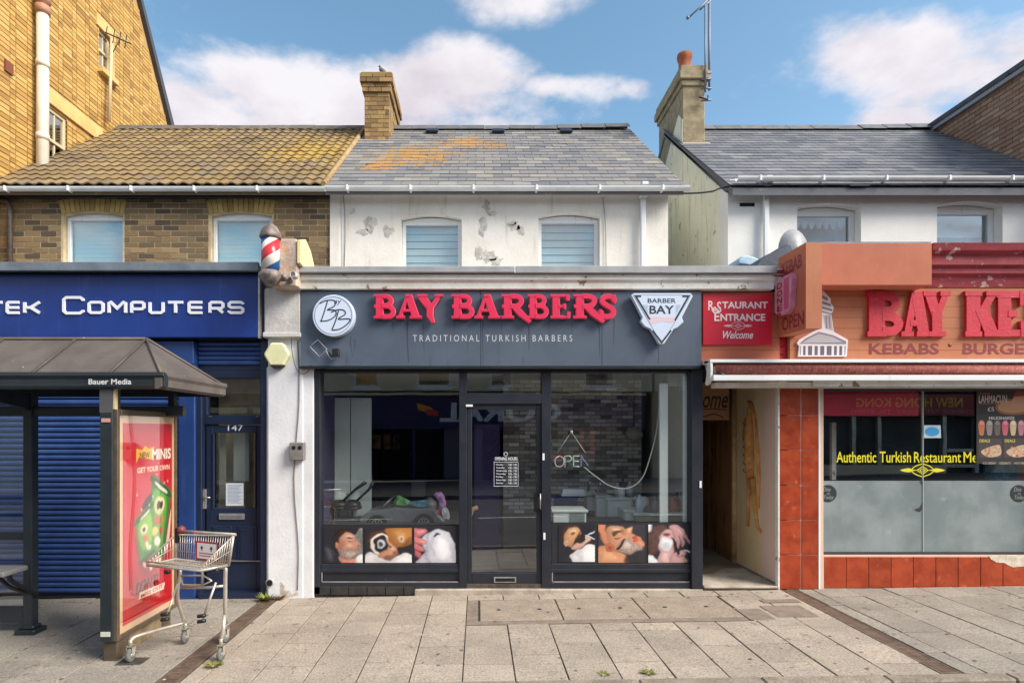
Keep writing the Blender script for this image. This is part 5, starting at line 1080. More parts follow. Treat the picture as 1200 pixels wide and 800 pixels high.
# styling station at right: worktops, basins, bottles
m_ws = mat('station_white', C(226, 234, 232), C(212, 222, 220), sc=3, rough=.4, grain=.03)
for i, (xa, xb, yt, yb2, Y_, D_, lab) in enumerate(((648, 687, 597, 613, .2, .35, 'white slatted plastic box on the window shelf by the neon sign'), (712, 742, 583, 602, .85, .3, 'white basin cabinet with tap in the middle of the row of wash stations'), (699, 714, 580, 596, 1.0, .3, 'small white basin cabinet behind the middle wash station'), (688, 700, 578, 592, 1.25, .25, 'smallest white basin cabinet at the far end of the row'), (733, 764, 597, 612, 0.5, .3, 'white side cabinet next to the barber chair'))):
    t = empty('basin_cabinet', (X((xa+xb)/2, Y_), Y_, Z(yb2, Y_)), lab, 'cabinet')
    zb2, zt2 = Z(yb2, Y_), Z(yt, Y_); xa_, xb_ = X(xa, Y_), X(xb, Y_)
    q = MB(); q.box(xa_, xb_, Y_, Y_+D_, zb2 if i == 0 else zb2-.5, zt2-.03, m_ws); q.build('carcass', t, .008)
    q = MB(); q.box(xa_-.02, xb_+.02, Y_-.02, Y_+D_, zt2-.03, zt2, m_ws); q.build('top', t, .006)
    if i == 0:
        for k in range(5): q = MB(); q.box(xa_+.2, xb_-.02, Y_-.006, Y_, zb2+.015+k*.024, zb2+.03+k*.024, mat('slot_grey', C(120, 128, 128), rough=.6)); q.build('slot', t)
    else:
        q = MB(); q.tube([((xa_+xb_)/2, Y_+.3, zt2), ((xa_+xb_)/2, Y_+.3, zt2+.12), ((xa_+xb_)/2, Y_+.16, zt2+.14)], .012, m_chrome); q.build('tap', t)
t = empty('reception_desk', (X(770, .4), .5, .6), 'pale worktop with glass front at the right of the window', 'desk')
q = MB(); q.box(X(743, .35), X(806, .35), .35, .75, Z(604, .35), Z(601, .35), m_ws); q.build('top', t, .004)
q = MB(); q.box(X(746, .37), X(804, .37), .37, .72, .6, Z(604, .35), mat('desk_front', C(150, 150, 130), C(132, 134, 120), sc=4, rough=.4)); q.build('front', t, .004)
bot = [(744, .6, (190, 210, 226), .045, .22), (752, 1.0, (120, 126, 130), .04, .2), (757, .9, (40, 40, 46), .03, .2), (764, .8, (180, 90, 60), .045, .14), (785, .6, (190, 110, 80), .05, .2), (792, .55, (60, 66, 70), .035, .24), (797, .6, (170, 176, 176), .03, .12), (724, 1.0, (190, 196, 200), .05, .18), (730, 1.05, (50, 56, 70), .04, .24), (738, .98, (180, 188, 196), .05, .2)]
for i, (x, Y_, c_, r_, h_) in enumerate(bot):
    z_ = Z(601, .35) if Y_ < 1.2 and x > 741 else Z(582.5, .85); 
    q = MB(); q.lathe([(r_, 0), (r_, h_*.65), (r_*.35, h_*.78), (r_*.35, h_), (.002, h_)], (X(x, Y_), Y_ if x < 741 and Y_ > .9 else .4+.02*i, z_), flat(*c_), 10)
    w_ = ('tall', 'short', 'slim', 'round', 'squat', 'dark', 'tiny', 'milky', 'blue', 'clear')[i]
    tag(q.build('bottle', None, origin=(X(x, Y_), .5, z_)), w_+' hair product bottle on the %s' % ('desk at the right of the window' if x > 741 else 'basin cabinets further back'), 'bottle', 'hair product bottles')
for i_, (x_c, Y_c, yt_c, lab_c) in enumerate(((665, 1.1, 582, 'dark blue barber chair nearest the door, behind the slatted box'), (700, 1.0, 600, 'low black barber chair in front of the wash stations'))):
    t_ = empty('barber_chair', (X(x_c, Y_c), Y_c, .11), lab_c, 'chair', 'barber chairs in the shop')
    q = MB(); q.box(X(x_c-14, Y_c), X(x_c+14, Y_c), Y_c+.1, Y_c+.22, Z(618, Y_c), Z(yt_c, Y_c), mat('chair_blue', C(70, 84, 150), rough=.5) if i_ == 0 else m_black); q.build('backrest', t_, .03)
    q = MB(); q.box(X(x_c-12, Y_c), X(x_c+12, Y_c), Y_c-.35, Y_c+.1, .5, .62, m_black); q.build('seat', t_, .03)
    for s_ in (-14, 14): q = MB(); q.tube([(X(x_c+s_, Y_c), Y_c+.1, Z(606, Y_c)), (X(x_c+s_, Y_c), Y_c-.3, Z(607, Y_c))], .03, m_chrome); q.build('armrest', t_)
    q = MB(); q.lathe([(.2, 0), (.2, .03), (.05, .06), (.05, .4)], (X(x_c, Y_c), Y_c-.1, .11), m_chrome, 14); q.build('pedestal', t_)
for i_, (x_c, y_c, Y_c, w_c, h_c, c_c, lab_c, nm_) in enumerate(((752, 590, .9, .09, .2, (214, 222, 230), 'white paper towel roll standing by the barber chair', 'towel_roll'), (671, 580, .9, .16, .05, (196, 206, 222), 'pale folded towels on top of the far counter', 'towel_stack'), (790, 596, .5, .05, .26, (120, 84, 70), 'tall brown spray can between the two white poles', 'spray_can'), (760, 597, .45, .06, .1, (70, 76, 84), 'small dark tin on the desk by the thick white pole', 'tin'), (728, 578, .95, .05, .17, (230, 236, 240), 'white lotion dispenser on the middle basin cabinet', 'dispenser'))):
    q = MB(); xx_, zz_ = X(x_c, Y_c), Z(y_c, Y_c)
    if nm_ == 'towel_stack':
        for k_ in range(3): q.box(xx_-w_c+.01*k_, xx_+w_c-.01*k_, Y_c-.1, Y_c+.1, zz_+k_*.03, zz_+k_*.03+.027, flat(*c_c))
    else: q.lathe([(w_c*.9, -h_c/2), (w_c, -h_c/2+.01), (w_c, h_c/2-.03), (w_c*.5, h_c/2), (.01, h_c/2)], (xx_, Y_c, zz_), flat(*c_c), 14)
    tag(q.build(nm_, None, 0, origin=(xx_, Y_c, zz_-h_c/2)), lab_c, nm_.replace('_', ' '))
ch_ = empty('barber_chair', (X(728, 1.1), 1.1, .11), 'dark padded barber chair with its arm showing above the pictures', 'chair')
q = MB(); q.ball((X(728, 1.1), 1.1, Z(604, 1.1)), (.13, .12, .16), m_black, 12, 8); q.build('headrest', ch_)
q = MB(); q.tube([(X(732, 1.1), 1.1, Z(590, 1.1)), (X(748, 1.1), 1.0, Z(586, 1.1)), (X(760, 1.1), .95, Z(598, 1.1))], .03, m_black); q.build('armrest', ch_)
q = MB(); q.box(X(715, 1.1), X(745, 1.1), .95, 1.4, .5, .62, m_black); q.build('seat', ch_, .03)
q = MB(); q.lathe([(.2, 0), (.2, .03), (.05, .06), (.05, .4)], (X(730, 1.1), 1.15, .11), m_chrome, 14); q.build('pedestal', ch_)
# white vertical poles (blind rails) and cables
for x, w, lab in ((778, 5, 'thick white vertical pole behind the right window'), (804, 3, 'thin white vertical pole at the right edge of the window')):
    q = MB(); q.box(X(x-w, .14), X(x+w, .14), .14, .18, Z(612, .14), Z(449 if w == 5 else 440, .14), mat('pole_white', C(232, 240, 240), rough=.4)); tag(q.build('window_pole', None, .006, origin=(X(x, .3), .3, Z(614, .3))), lab, 'pole')
q = MB(); q.box(X(783, .3), X(806, .3), .28, .36, Z(452, .3), Z(433, .3), m_pier); q.build('pole_bracket', hb, .01)
q = MB(); q.tube(smooth([(X(776, .2), .2, Z(434)), (X(770, .2), .2, Z(500)), (X(762, .2), .2, Z(535)), (X(752, .2), .2, Z(562)), (X(735, .2), .2, Z(574)), (X(715, .2), .2, Z(571)), (X(700, .2), .2, Z(561)), (X(684, .2), .2, Z(548))], 5, False), .007, mat('white_cable', C(206, 206, 200), rough=.5), 6); q.build('power_cable', None) if 0 else None
on = empty('open_sign', (X(670, .15), .15, Z(546)), 'unlit OPEN tube sign hanging by its chain in the barber window', 'sign')
q.build('power_cable', on)
q = MB(); q.tube([(X(653, .15), .15, Z(531)), (X(669.5, .15), .15, Z(506)), (X(686, .15), .15, Z(531))], .0065, mat('white_cable', C(206, 206, 200), rough=.5), 5); q.ball((X(669.5, .15), .14, Z(506)), .02, m_white, 8, 5); q.build('hanging_chain', on)
cols = [(236, 206, 206), (206, 244, 222), (206, 236, 232), (190, 216, 246)]
def NP(x, y): return (X(640+x/4.21, .15), Z(430+y/4.21, .15))
for k, (st, c_) in enumerate((([[(64, 438), (44, 450), (42, 470), (50, 488), (66, 492), (82, 484), (88, 466), (84, 448), (64, 438)]], cols[0]), ([[(92, 492), (92, 438), (116, 438), (126, 450), (118, 464), (92, 466)]], cols[1]), ([[(164, 438), (134, 438), (134, 490), (164, 490)], [(134, 464), (160, 464)]], cols[2]), ([[(172, 490), (172, 436), (208, 488), (208, 436)]], cols[3]))):
    q = MB()
    for l in st: q.tube([(NP(*p)[0], .15, NP(*p)[1]) for p in l], .0085, flat(*c_), 6)
    q.build('tube_letter', on)
# lamp and hanging things inside
q = MB(); Y_ = 1.5; q.lathe([(.03, .1), (.10, .06), (.13, 0), (.12, -.05), (.05, -.1)], (X(743, Y_), Y_, Z(508, Y_)), mat('shade_cream', C(170, 166, 156), rough=.6), 14); q.tube([(X(743, Y_), Y_, Z(508, Y_)+.09), (X(743, Y_), Y_, 2.75)], .008, m_black, 5); tag(q.build('pendant_lamp', None, origin=(X(743, Y_), Y_, 2.75)), 'small pale pendant lamp hanging before the whitewashed brick wall', 'lamp')
q = MB(); Y_ = .5; q.tube([(X(548, Y_), Y_, .12), (X(549, Y_), Y_, Z(610, Y_)), (X(554, Y_), Y_, Z(596, Y_)), (X(560, Y_), Y_, Z(594, Y_))], [.02, .022, .03, .03], mat('wood_stick', C(196, 160, 122), rough=.6), 8); tag(q.build('wooden_prop', None, origin=(X(550, Y_), Y_, .12)), 'pale wooden stick leaning inside the barber door', 'stick')
# black cable from barber gutter to next house
q = MB(); q.tube(smooth([(X(700, U), U-.08, Z(226, U)), (X(760, U), U-.1, Z(228, U)), (X(800, U), U-.1, Z(230, U)), (X(830, U), U-.1, Z(228, U)), (X(860, U), U-.08, Z(221, U)), (X(1000, U), U-.06, Z(216, U)), (X(1200, U), U-.06, Z(214, U))], 5, False), .012, m_cable, 6); tag(q.build('overhead_cable', None, origin=(X(800, U), U-.1, Z(230, U))), 'black cable sagging across the gap between the two white houses', 'cable')
# ------------------------------------------------------------------ restaurant building
hr = empty('restaurant_building', (5.9, 1.3, .1), 'white rendered house with blue slate roof above the kebab restaurant', 'building')
RX0, RX1 = X(853, U), 8.38
rw1 = (X(934, U), X(1009, U), 3.9, Z(243, U), .06); rw2 = (X(1098, U), X(1175, U), 3.9, Z(241, U), .06)
q = MB(); wall_front(q, RX0, RX1, 3.3, Z(218, U)+.05, U, U+.3, [rw1, rw2], m_render2); q.build('upper_wall', hr)
m_gable = mat('green_stained_render', C(244, 244, 226), C(232, 232, 208), sc=1.3, rough=.9, bump=.5, bsc=24, grain=.12, streak=C(188, 180, 140), stth=.52, dirt=C(150, 140, 110), dsc=7, dth=.62, dsoft=.06)
q = MB(); q.prism([(U+.02, 2.6), (U+.02, 5.25), (1.9, 5.68), (RY, RZ-.12), (6.6, 5.5), (6.6, 2.6)], RX0+.001, RX0+.3, m_gable, axis='X'); q.build('gable_wall', hr)
q = MB(); q.box(RX0+.3, RX1, U+.8, 6.6, 2.9, 5.2, m_render2); q.prism([(U+.3, 5.15), (RY, RZ-.2), (6.6, 5.15)], RX0+.3, RX1, m_render2, axis='X'); q.build('body_wall', hr)
for i, w in enumerate((rw1, rw2)):
    o = window(hr, w[0]+.004, w[1]-.004, 3.9, w[3]-.004, U+.14, fw=.07, arch=.055, glass=glass_mat('upstairs_glass_dark', tint=(.8, .85, .88, 1), f0=.07, wob=.03))
    q = MB(); q.box(w[0], w[1], U+.6, U+.62, 3.9, w[3], mat('dim_room', C(30, 36, 46), rough=.8)); q.build('room_wall', o)
    q = MB()
    if i == 0:
        for k in range(7):
            a = w[0]+.1+k*.105; q.prism(smooth([(a, w[3]-.06), (a+.09, w[3]-.06), (a+.085, w[3]-.16), (a+.045, w[3]-.22), (a+.005, w[3]-.16)], 3), U+.26, U+.27, mat('net_curtain', C(214, 222, 226), rough=.8))
        q.box(w[0], w[1], U+.25, U+.262, w[3]-.1, w[3], MATS['net_curtain'])
    else:
        q.box(w[0], w[1], U+.25, U+.27, w[3]-.36, w[3], mat('sky_reflection_sheet', C(204, 222, 228), rough=.8))  # pale sheet added in place of the sky reflected in this pane
    q.build('curtain', o)
q = MB(); a = X(866, U); q.tube([(a, U-.004, Z(238, U)), (a, U-.01, Z(238, U))], .001, m_dark, 6); q.box(a+.01, X(884, U), U-.008, U+.0, Z(242, U), Z(238, U), m_dark); q.box(a-.005, X(885, U), U-.016, U-.006, Z(237.8, U), Z(236.5, U), m_render2); q.build('wall_vent', hr)
rf = roof_slab(hr, RX0-.02, 8.40, m_slate2)
slates(rf, RX0-.06, 8.38, m_slate2, w=.27, ex=.18)
ridge(hr, RX0+.0, 8.40, m=mat('ridge_grey', C(112, 114, 118), C(94, 96, 102), sc=6, rough=.8, bump=.4, rnd=.2), rise=.04)
q = MB(); q.prism([(U-.05, 5.21), (U+.02, 5.29), (RY, RZ-.06), (RY, RZ-.10), (U+.02, 5.24)], RX0-.02, RX0-.002, m_slate2, axis='X'); q.build('verge_board', hr)  # narrow board in the slate colour along the verge
gutter(hr, RX0+.02, 8.38, EY-.03, Z(209, EY), r=.055)
q = MB(); q.box(RX0, RX1, U-.05, U-.001, Z(219, U), Z(212, U), mat('aged_fascia', C(222, 212, 206), C(200, 188, 180), sc=9, rough=.8)); q.build('fascia_board', hr, .004)
downpipe(hr, X(895, U), 3.8, Z(210, U), m_white)
# rendered chimney
m_chr = mat('chimney_pebbledash', C(168, 154, 126), C(140, 128, 104), sc=8, rough=.95, bump=1, bsc=80, grain=.35)
C2 = 9.89-D0
ct = Z(78, C2)
q = MB(); q.box(RX0+.0, X(826, C2), C2, C2+1.3, 6.3, ct-.3, m_chr); ck = q.build('chimney_stack', hr, .01)
q = MB(); q.prism([(C2-.001+.0, 6.0), (C2+.0, ct-.9), (C2+.2, ct-.72), (C2+.75, ct-1.15), (C2+1.2, ct-1.5), (C2+1.25, 6.0)], RX0-.006, RX0-.001, m_gable, axis='X'); q.build('painted_side', ck)
for (g_, z0, z1) in ((.03, ct-.34, ct-.24), (.07, ct-.24, ct-.10), (.045, ct-.10, ct)):
    q = MB(); q.box(RX0-g_, X(826, C2)+g_, C2-g_, C2+1.3+g_, z0, z1, m_chr); q.build('cap_course', ck, .01)
q = MB(); q.box(RX0-.02, X(826, C2)+.08, C2-.05, C2+.03, 6.72, 6.80, mat('cement_flaunch', C(190, 180, 160), rough=.9)); q.build('flashing', ck, .01)
o = q = MB(); q.lathe([(.10, 0), (.12, .02), (.10, .05), (.10, .16), (.12, .2), (.13, .26), (.12, .30), (.09, .30), (.08, .15)], (X(801, C2+.2), C2+.15, ct), mat('terracotta_pot', C(178, 104, 68), C(156, 88, 60), sc=8, rough=.8, grain=.1), 18); q.build('chimney_pot', hr)
an = empty('television_aerial', (X(830, C2), C2-.1, Z(105, C2)), 'tall thin aerial mast strapped to the rendered chimney', 'aerial')
m_mast = mat('galvanised_mast', C(120, 128, 140), rough=.5, metal=.3)
Ya = C2-.08
q = MB(); q.tube([(X(826.5, Ya), Ya, Z(108, Ya)), (X(826.5, Ya), Ya, Z(6, Ya))], .016, m_mast, 8); q.build('mast', an)
q = MB(); q.tube([(X(832.5, Ya), Ya+.05, Z(104, Ya)), (X(832.5, Ya), Ya+.05, Z(-12, Ya))], .02, m_mast, 8); q.build('mast', an)
q = MB(); q.tube([(X(806, Ya), Ya, Z(22, Ya)), (X(834, Ya), Ya, Z(-4, Ya))], .014, m_mast, 6); q.tube([(X(820, Ya), Ya, Z(12, Ya)), (X(834, Ya), Ya, Z(0, Ya))], .012, m_mast, 6); q.ball((X(806, Ya), Ya, Z(21, Ya)), .03, m_mast, 8, 5); q.build('cross_arm', an)
q = MB(); 
for y in (85, 92, 103, 117): q.tube([(X(822, Ya), Ya+.03, Z(y, Ya)), (X(834, Ya), Ya+.01, Z(y, Ya))], .015, m_mast, 6)
q.tube([(X(819, Ya), Ya, Z(114, Ya)), (X(829, Ya), Ya-.03, Z(118, Ya)), (X(829, Ya), Ya-.02, Z(113, Ya))], .012, m_cable, 6); q.build('bracket', an)
# satellite dish, tarpaulin
o = empty('satellite_dish', (X(930, .9), .9, 3.95), 'grey satellite dish peeping over the kebab sign', 'satellite dish')
q = MB(); m_dish = mat('dish_grey', C(150, 154, 158), C(132, 136, 140), sc=6, rough=.5)
cx, cz = X(931, .9), Z(294, .9)
vs = []; n = 20
for k, r_ in enumerate((0, .12, .22, .30)):
    for i in range(n): a = 2*pi*i/n; vs.append((cx+r_*cos(a)*.75, .9+.35*r_*r_*4-.1+.12*cos(a)*r_, cz+r_*sin(a)*1.0))
q.add(vs, [(k*n+i, k*n+(i+1) % n, (k+1)*n+(i+1) % n, (k+1)*n+i) for k in range(3) for i in range(n)], m_dish, True); q.build('reflector', o)
q = MB(); q.tube([(cx, .9, cz-.1), (cx+.1, 1.2, cz-.2)], .02, m_dish); q.tube([(cx, .8, cz-.28), (cx-.02, .45, cz-.2)], .012, m_dish); q.build('arm', o)
q = MB(); q.prism(smooth([(X(884, .2), Z(319, .2)), (X(888, .2), Z(305, .2)), (X(902, .2), Z(297, .2)), (X(914, .2), Z(290, .2)), (X(926, .2), Z(288, .2)), (X(926, .2), Z(320, .2))], 2), .15, 1.0, mat('slate_tarp', C(82, 92, 106), C(64, 74, 88), sc=4, rough=.6, bump=.4, bsc=14)); tag(q.build('roof_tarpaulin', None, .02, origin=(X(900, .2), .3, 3.7)), 'dark grey sheeting heaped on the flat roof left of the kebab sign', 'tarpaulin')
q = MB(); q.prism(smooth([(X(861, .6), Z(312, .6)), (X(866, .6), Z(302, .6)), (X(878, .6), Z(303, .6)), (X(888, .6), Z(308, .6)), (X(888, .6), Z(314, .6))], 2), .5, .9, mat('pale_blue_bag', C(180, 206, 220), C(140, 176, 200), sc=9, rough=.5)); tag(q.build('plastic_bag', None, .02, origin=(X(875, .6), .6, 3.9)), 'pale blue plastic bag lying on the flat roof behind the cornice', 'bag')
# ---- ground floor front
m_terra = mat('terracotta_board', C(188, 106, 76), C(178, 98, 70), sc=1.2, rough=.7, grain=.06, bump=.08, bsc=14, streak=C(168, 96, 74), stth=.60, dirt=C(206, 150, 126), dsc=4, dth=.68, dsoft=.08)
m_terra2 = mat('terracotta_board_pale', C(184, 116, 80), C(174, 106, 72), sc=1.2, rough=.7, grain=.06, streak=C(160, 98, 72), stth=.58, dirt=C(206, 150, 120), dsc=4, dth=.68, dsoft=.08)
m_redc = mat('red_cornice_paint', C(158, 50, 62), C(136, 38, 50), sc=6, rough=.7, bump=.5, bsc=30, grain=.15, dirt=C(196, 160, 156), dsc=5, dth=.60, dsoft=.03, stretch=(.4, 1, 3))
q = MB(); q.box(X(822), 8.3, .02, .4, Z(430), Z(340), m_dark); q.box(X(916), 8.3, -.1, 1.29, Z(334), Z(322), m_dark); q.build('shop_beam', hr)
def boards(name, par, x0, x1, z0, z1, y0, y1, m, h=.085):
    n = max(1, int(round((z1-z0)/h))); hh = (z1-z0)/n
    its = [(((x0+x1)/2, (y0+y1)/2+random.uniform(-.0008, .0008), z0+(i+.5)*hh), (x1-x0, y1-y0, hh-.003), None) for i in range(n)]
    pieces(par, name, its, m)
es = empty('alley_cladding', (X(868), -.04, Z(424)), 'terracotta boarding above the alley beside the grey barber sign', 'cladding')
boards('board', es, X(820), X(911), Z(424), Z(343), -.05, .0, m_terra, .13)
rs = empty('restaurant_entrance_sign', (X(861), -.06, Z(405)), 'red sign reading RESTAURANT ENTRANCE Welcome above the alley', 'sign')
q = MB(); q.box(X(821), X(901), -.075, -.051, Z(405), Z(346), mat('red_sign_panel', C(206, 22, 52), C(196, 18, 48), sc=2, rough=.4, grain=.03)); q.build('sign_panel', rs, .002)
q = MB(); cr_ = flat(240, 220, 220)
text(q, 'R', X(827), X(833.5), Z(365), Z(354), -.0765, cr_, off=.02); text(q, 'e', X(832), X(837), Z(369), Z(361), -.0768, cr_, off=.02); text(q, 'S', X(837), X(842), Z(368), Z(355), -.0771, cr_, off=.02); text(q, 'TAURANT', X(843), X(896), Z(363), Z(355), -.0765, cr_, off=.03)
text(q, 'E', X(834), X(840), Z(377.5), Z(367), -.0765, cr_, off=.02); text(q, 'NTRANCE', X(841), X(893), Z(377.5), Z(369), -.0765, cr_, off=.03)
q.stroke([(X(835)+.03*cos(a/8*pi)*1.3, Z(365)+.022*sin(a/8*pi)) for a in range(17)], .006, -.0772, -.076, cr_)
text(q, 'Welcome', X(844), X(879), Z(398), Z(389), -.0765, cr_, off=.02, shear=.35)
def ornament(q, cx, cz, w, h, y, m):
    for s in (-1, 1):
        q.prism(smooth([(cx+s*w*.5, cz), (cx+s*w*.3, cz+h*.16), (cx+s*w*.22, cz+h*.05), (cx+s*w*.1, cz), (cx+s*w*.22, cz-h*.05), (cx+s*w*.3, cz-h*.16)], 2), y, y+.001, m)
        q.stroke(smooth([(cx+s*w*.26, cz), (cx+s*w*.16, cz+h*.3), (cx, cz+h*.5), ], 3, False), h*.07, y-.0004, y+.0006, m); q.stroke(smooth([(cx+s*w*.26, cz), (cx+s*w*.16, cz-h*.3), (cx, cz-h*.5)], 3, False), h*.07, y-.0004, y+.0006, m)
        for t in (.3, .6): q.stroke([(cx, cz+h*.5*t), (cx+s*w*.2*t, cz), (cx, cz-h*.5*t)], h*.06, y-.0005, y+.0006, m)
ornament(q, X(861.5), Z(383), .34, .10, -.0768, flat(236, 180, 186)); q.build('lettering', rs)
q = MB(); 
q.box(X(911), X(921), -.02, .02, Z(430), Z(338), mat('red_stretcher', C(178, 26, 44), rough=.5)); 
for i in range(9): q.box(X(912), X(916)+(i % 2)*.02, -.035, -.02, Z(424-i*9.5)+.0, Z(417-i*9.5), MATS['red_stretcher'])
q.build('red_key_strip', hr)
q = MB(); q.box(X(897), X(918), -.12, .4, Z(338), Z(326), m_corn); q.box(X(896), X(919), -.15, .4, Z(326), Z(319), m_redc); q.build('cornice_end', hr, .01)
# fascia
fs_ = empty('restaurant_fascia', (X(1060), -.08, Z(424)), 'terracotta boarded shop fascia with red letters above the awning', 'sign')
boards('board', fs_, X(921), 8.25, Z(424), Z(336), -.09, -.03, m_terra2, .13)
# projecting box along the top and the red moulding right of it
Yb = -.34
o = empty('upper_box', (X(1030, Yb), Yb, Z(335, Yb)), 'long terracotta box mounted above the red letters BAY', 'box')
q = MB(); q.box(X(958, Yb), X(1092, Yb), Yb, -.05, Z(334, Yb), Z(285, Yb), m_terra); q.build('casing', o, .003)
q = MB(); q.box(X(962, Yb), X(1092, Yb), Yb+.01, -.06, Z(285, Yb)+.001, Z(285, Yb)+.02, m_lead); q.build('top_flashing', o)
q = MB(); z = Z
q.prism([(-.0, z(334, -.2)), (-.10, z(334, -.2)), (-.12, z(322, -.2)), (-.16, z(319, -.2)), (-.16, z(312, -.2)), (-.2, z(310, -.2)), (-.2, z(298, -.2)), (-.26, z(295, -.2)), (-.28, z(287, -.2)), (.0, z(286, -.2))], X(1092, -.25), 8.3, m_redc, axis='X'); q.build('red_cornice', hr)
# projecting kebab sign
ks = empty('projecting_kebab_sign', (X(944, -.61), -.3, Z(386, -.61)), 'terracotta projecting sign box reading KEBAB OPEN with a pink doner panel', 'sign')
SX = X(944, -.61); SW = .175; kz0, kz1 = Z(385, -.61), Z(284, -.61)
q = MB(); q.box(SX, SX+SW, -.61, -.05, kz0, kz1, m_terra); q.build('casing', ks, .004)
q = MB(); q.box(SX+.002, SX+SW-.002, -.613, -.6105, kz0, kz1, m_terra2); q.build('front_board', ks)
m_maroon = flat(140, 30, 50)
def side(x0, z0):
    return lambda px, py, pz: (SX-.002, -.08-(px), z0+pz)
q = MB(); 
def stext(b_, body, y0, y1, z0, z1, m, off=.0, xo=.003):
    text(b_, body, 0, y0-y1, z0, z1, 0, m, off=off, hz=lambda px, py, pz: (SX-xo, y0-px, pz))
stext(q, 'KEBAB', -.13, -.54, kz1-.24, kz1-.09, m_maroon, .02); stext(q, 'OPEN', -.14, -.58, kz0+.05, kz0+.20, m_maroon, .01); q.build('lettering', ks)
q = MB(); pk = flat(206, 130, 152); q.prism([(-.10, kz0+.28), (-.10, kz1-.34), (-.18, kz1-.28), (-.44, kz1-.28), (-.46, kz1-.34), (-.42, kz0+.28), (-.36, kz0+.22), (-.16, kz0+.22)], SX-.07, SX-.001, mat('pink_letter_box', C(216, 150, 168), C(200, 120, 144), sc=8, rough=.4), axis='X'); q.build('doner_panel', ks, .004)
q = MB()
for i, c_ in enumerate('DONER'):
    zc_ = kz1-.40-i*.085*1.0; stext(q, c_, -.16, -.27, zc_, zc_+.07, m_maroon, .02, .073)
q.add([(SX-.0725, -.31, kz0+.26), (SX-.0725, -.31, kz1-.31), (SX-.0725, -.41, kz1-.31), (SX-.0725, -.40, kz0+.26)], [(0, 1, 2, 3)], flat(196, 84, 120)); q.build('doner_lettering', ks)
# classical building cut-out
tc_ = empty('temple_cutout', (X(963), -.1, Z(419)), 'grey cut-out picture of a domed classical building on the fascia', 'sign')
def TP(x, y): return (X(800+x/4.21, -.1), Z(270+y/4.21, -.1))
q = MB(); outl = [(566, 622), (572, 570), (560, 556), (570, 540), (620, 512), (660, 490), (676, 480), (676, 300), (690, 296), (728, 340), (726, 356), (742, 380), (738, 400), (730, 410), (742, 500), (812, 540), (806, 622)]
q.prism([TP(*p) for p in outl], -.115, -.092, flat(222, 216, 220)); q.build('cutout_panel', tc_, .002)
q = MB(); gA, gB, gC = flat(128, 122, 132), flat(176, 170, 178), flat(92, 86, 100)
q.poly([TP(*p) for p in [(572, 560), (600, 534), (668, 500), (740, 518), (804, 548), (802, 562)]], -.1155, gA)
q.poly([TP(*p) for p in [(586, 556), (612, 538), (668, 510), (736, 526), (786, 552)]], -.1158, gB)
q.poly([TP(*p) for p in [(576, 570), (800, 570), (798, 616), (574, 616)]], -.1155, gC)
for x in (584, 608, 640, 668, 700, 736, 762, 788): q.poly([TP(*p) for p in [(x-5, 566), (x+7, 566), (x+6, 616), (x-6, 616)]], -.1159, flat(214, 208, 214))
for (a, b_, c_, d_) in ((684, 712, 320, 336), (684, 728, 350, 362), (684, 734, 376, 386), (684, 734, 398, 404)): q.poly([TP(a, c_), TP(b_, c_+14), TP(b_, d_+14), TP(a, d_)], -.1155, gA)
q.poly([TP(*p) for p in [(690, 420), (728, 416), (738, 496), (700, 484)]], -.1155, gB)
for x in (700, 716): q.poly([TP(*p) for p in [(x, 424), (x+6, 424), (x+10, 484), (x+4, 484)]], -.1158, gA)
q.build('print', tc_)
m_redk = mat('foam_red_letter', C(200, 28, 56), C(190, 24, 50), sc=5, rough=.6, bump=.4, bsc=30, grain=.05, dirt=C(216, 130, 140), dsc=34, dth=.66, dsoft=.02)
kz_, kt_ = Z(394, -.15), Z(340, -.15)
HG = {'B': (1, [([(.26, 0), (.26, 1)], .5), ([(.4, .88), (.66, .86), (.76, .72), (.66, .58), (.4, .56)], .26), ([(.4, .44), (.7, .42), (.84, .27), (.7, .13), (.4, .12)], .27), ([(.0, .06), (.5, .06)], .12), ([(.0, .94), (.5, .94)], .12)]),
 'A': (1, [([(.2, .04), (.46, .98)], .26), ([(.5, .98), (.74, .04)], .42), ([(.3, .3), (.62, .3)], .14), ([(.0, .06), (.4, .06)], .12), ([(.5, .06), (1., .06)], .12)]),
 'Y': (1, [([(.22, .96), (.5, .45)], .42), ([(.84, .96), (.52, .45)], .26), ([(.5, .55), (.5, 0)], .42), ([(.0, .94), (.46, .94)], .12), ([(.62, .94), (1., .94)], .12), ([(.2, .06), (.82, .06)], .12)]),
 'K': (1, [([(.24, 0), (.24, 1)], .46), ([(.4, .42), (.8, .95)], .26), ([(.46, .62), (.78, .04)], .42), ([(.0, .06), (.48, .06)], .12), ([(.0, .94), (.48, .94)], .12), ([(.6, .94), (1., .94)], .12), ([(.54, .06), (1., .06)], .12)]),
 'E': (1, [([(.28, 0), (.28, 1)], .52), ([(.0, .08), (.94, .08)], .16), ([(.0, .92), (.92, .92)], .16), ([(.4, .5), (.72, .5)], .16), ([(.9, 0), (.88, .34)], .14), ([(.86, .68), (.86, 1)], .14)])}
for ch_, a, c_ in (('B', 1018, 1062), ('A', 1058, 1094), ('Y', 1084, 1116), ('K', 1133, 1174), ('E', 1170, 1204), ('B', 1208, 1244)):
    w, sts = HG[ch_]; q = MB(); sx_ = X(c_, -.15)-X(a, -.15); sz_ = kt_-kz_
    for i, (st, ww) in enumerate(sts):
        pts = [(X(a, -.15)+p*sx_, kz_+r_*sz_) for p, r_ in (smooth(st, 4, False) if len(st) > 3 else st)]
        hor = abs(st[0][1]-st[-1][1]) < .02; k = sz_ if hor else sx_*.95
        q.stroke(pts, ww*k*.9, -.128-.0012*i, -.09, m_redk)
    q.build('letter', fs_)
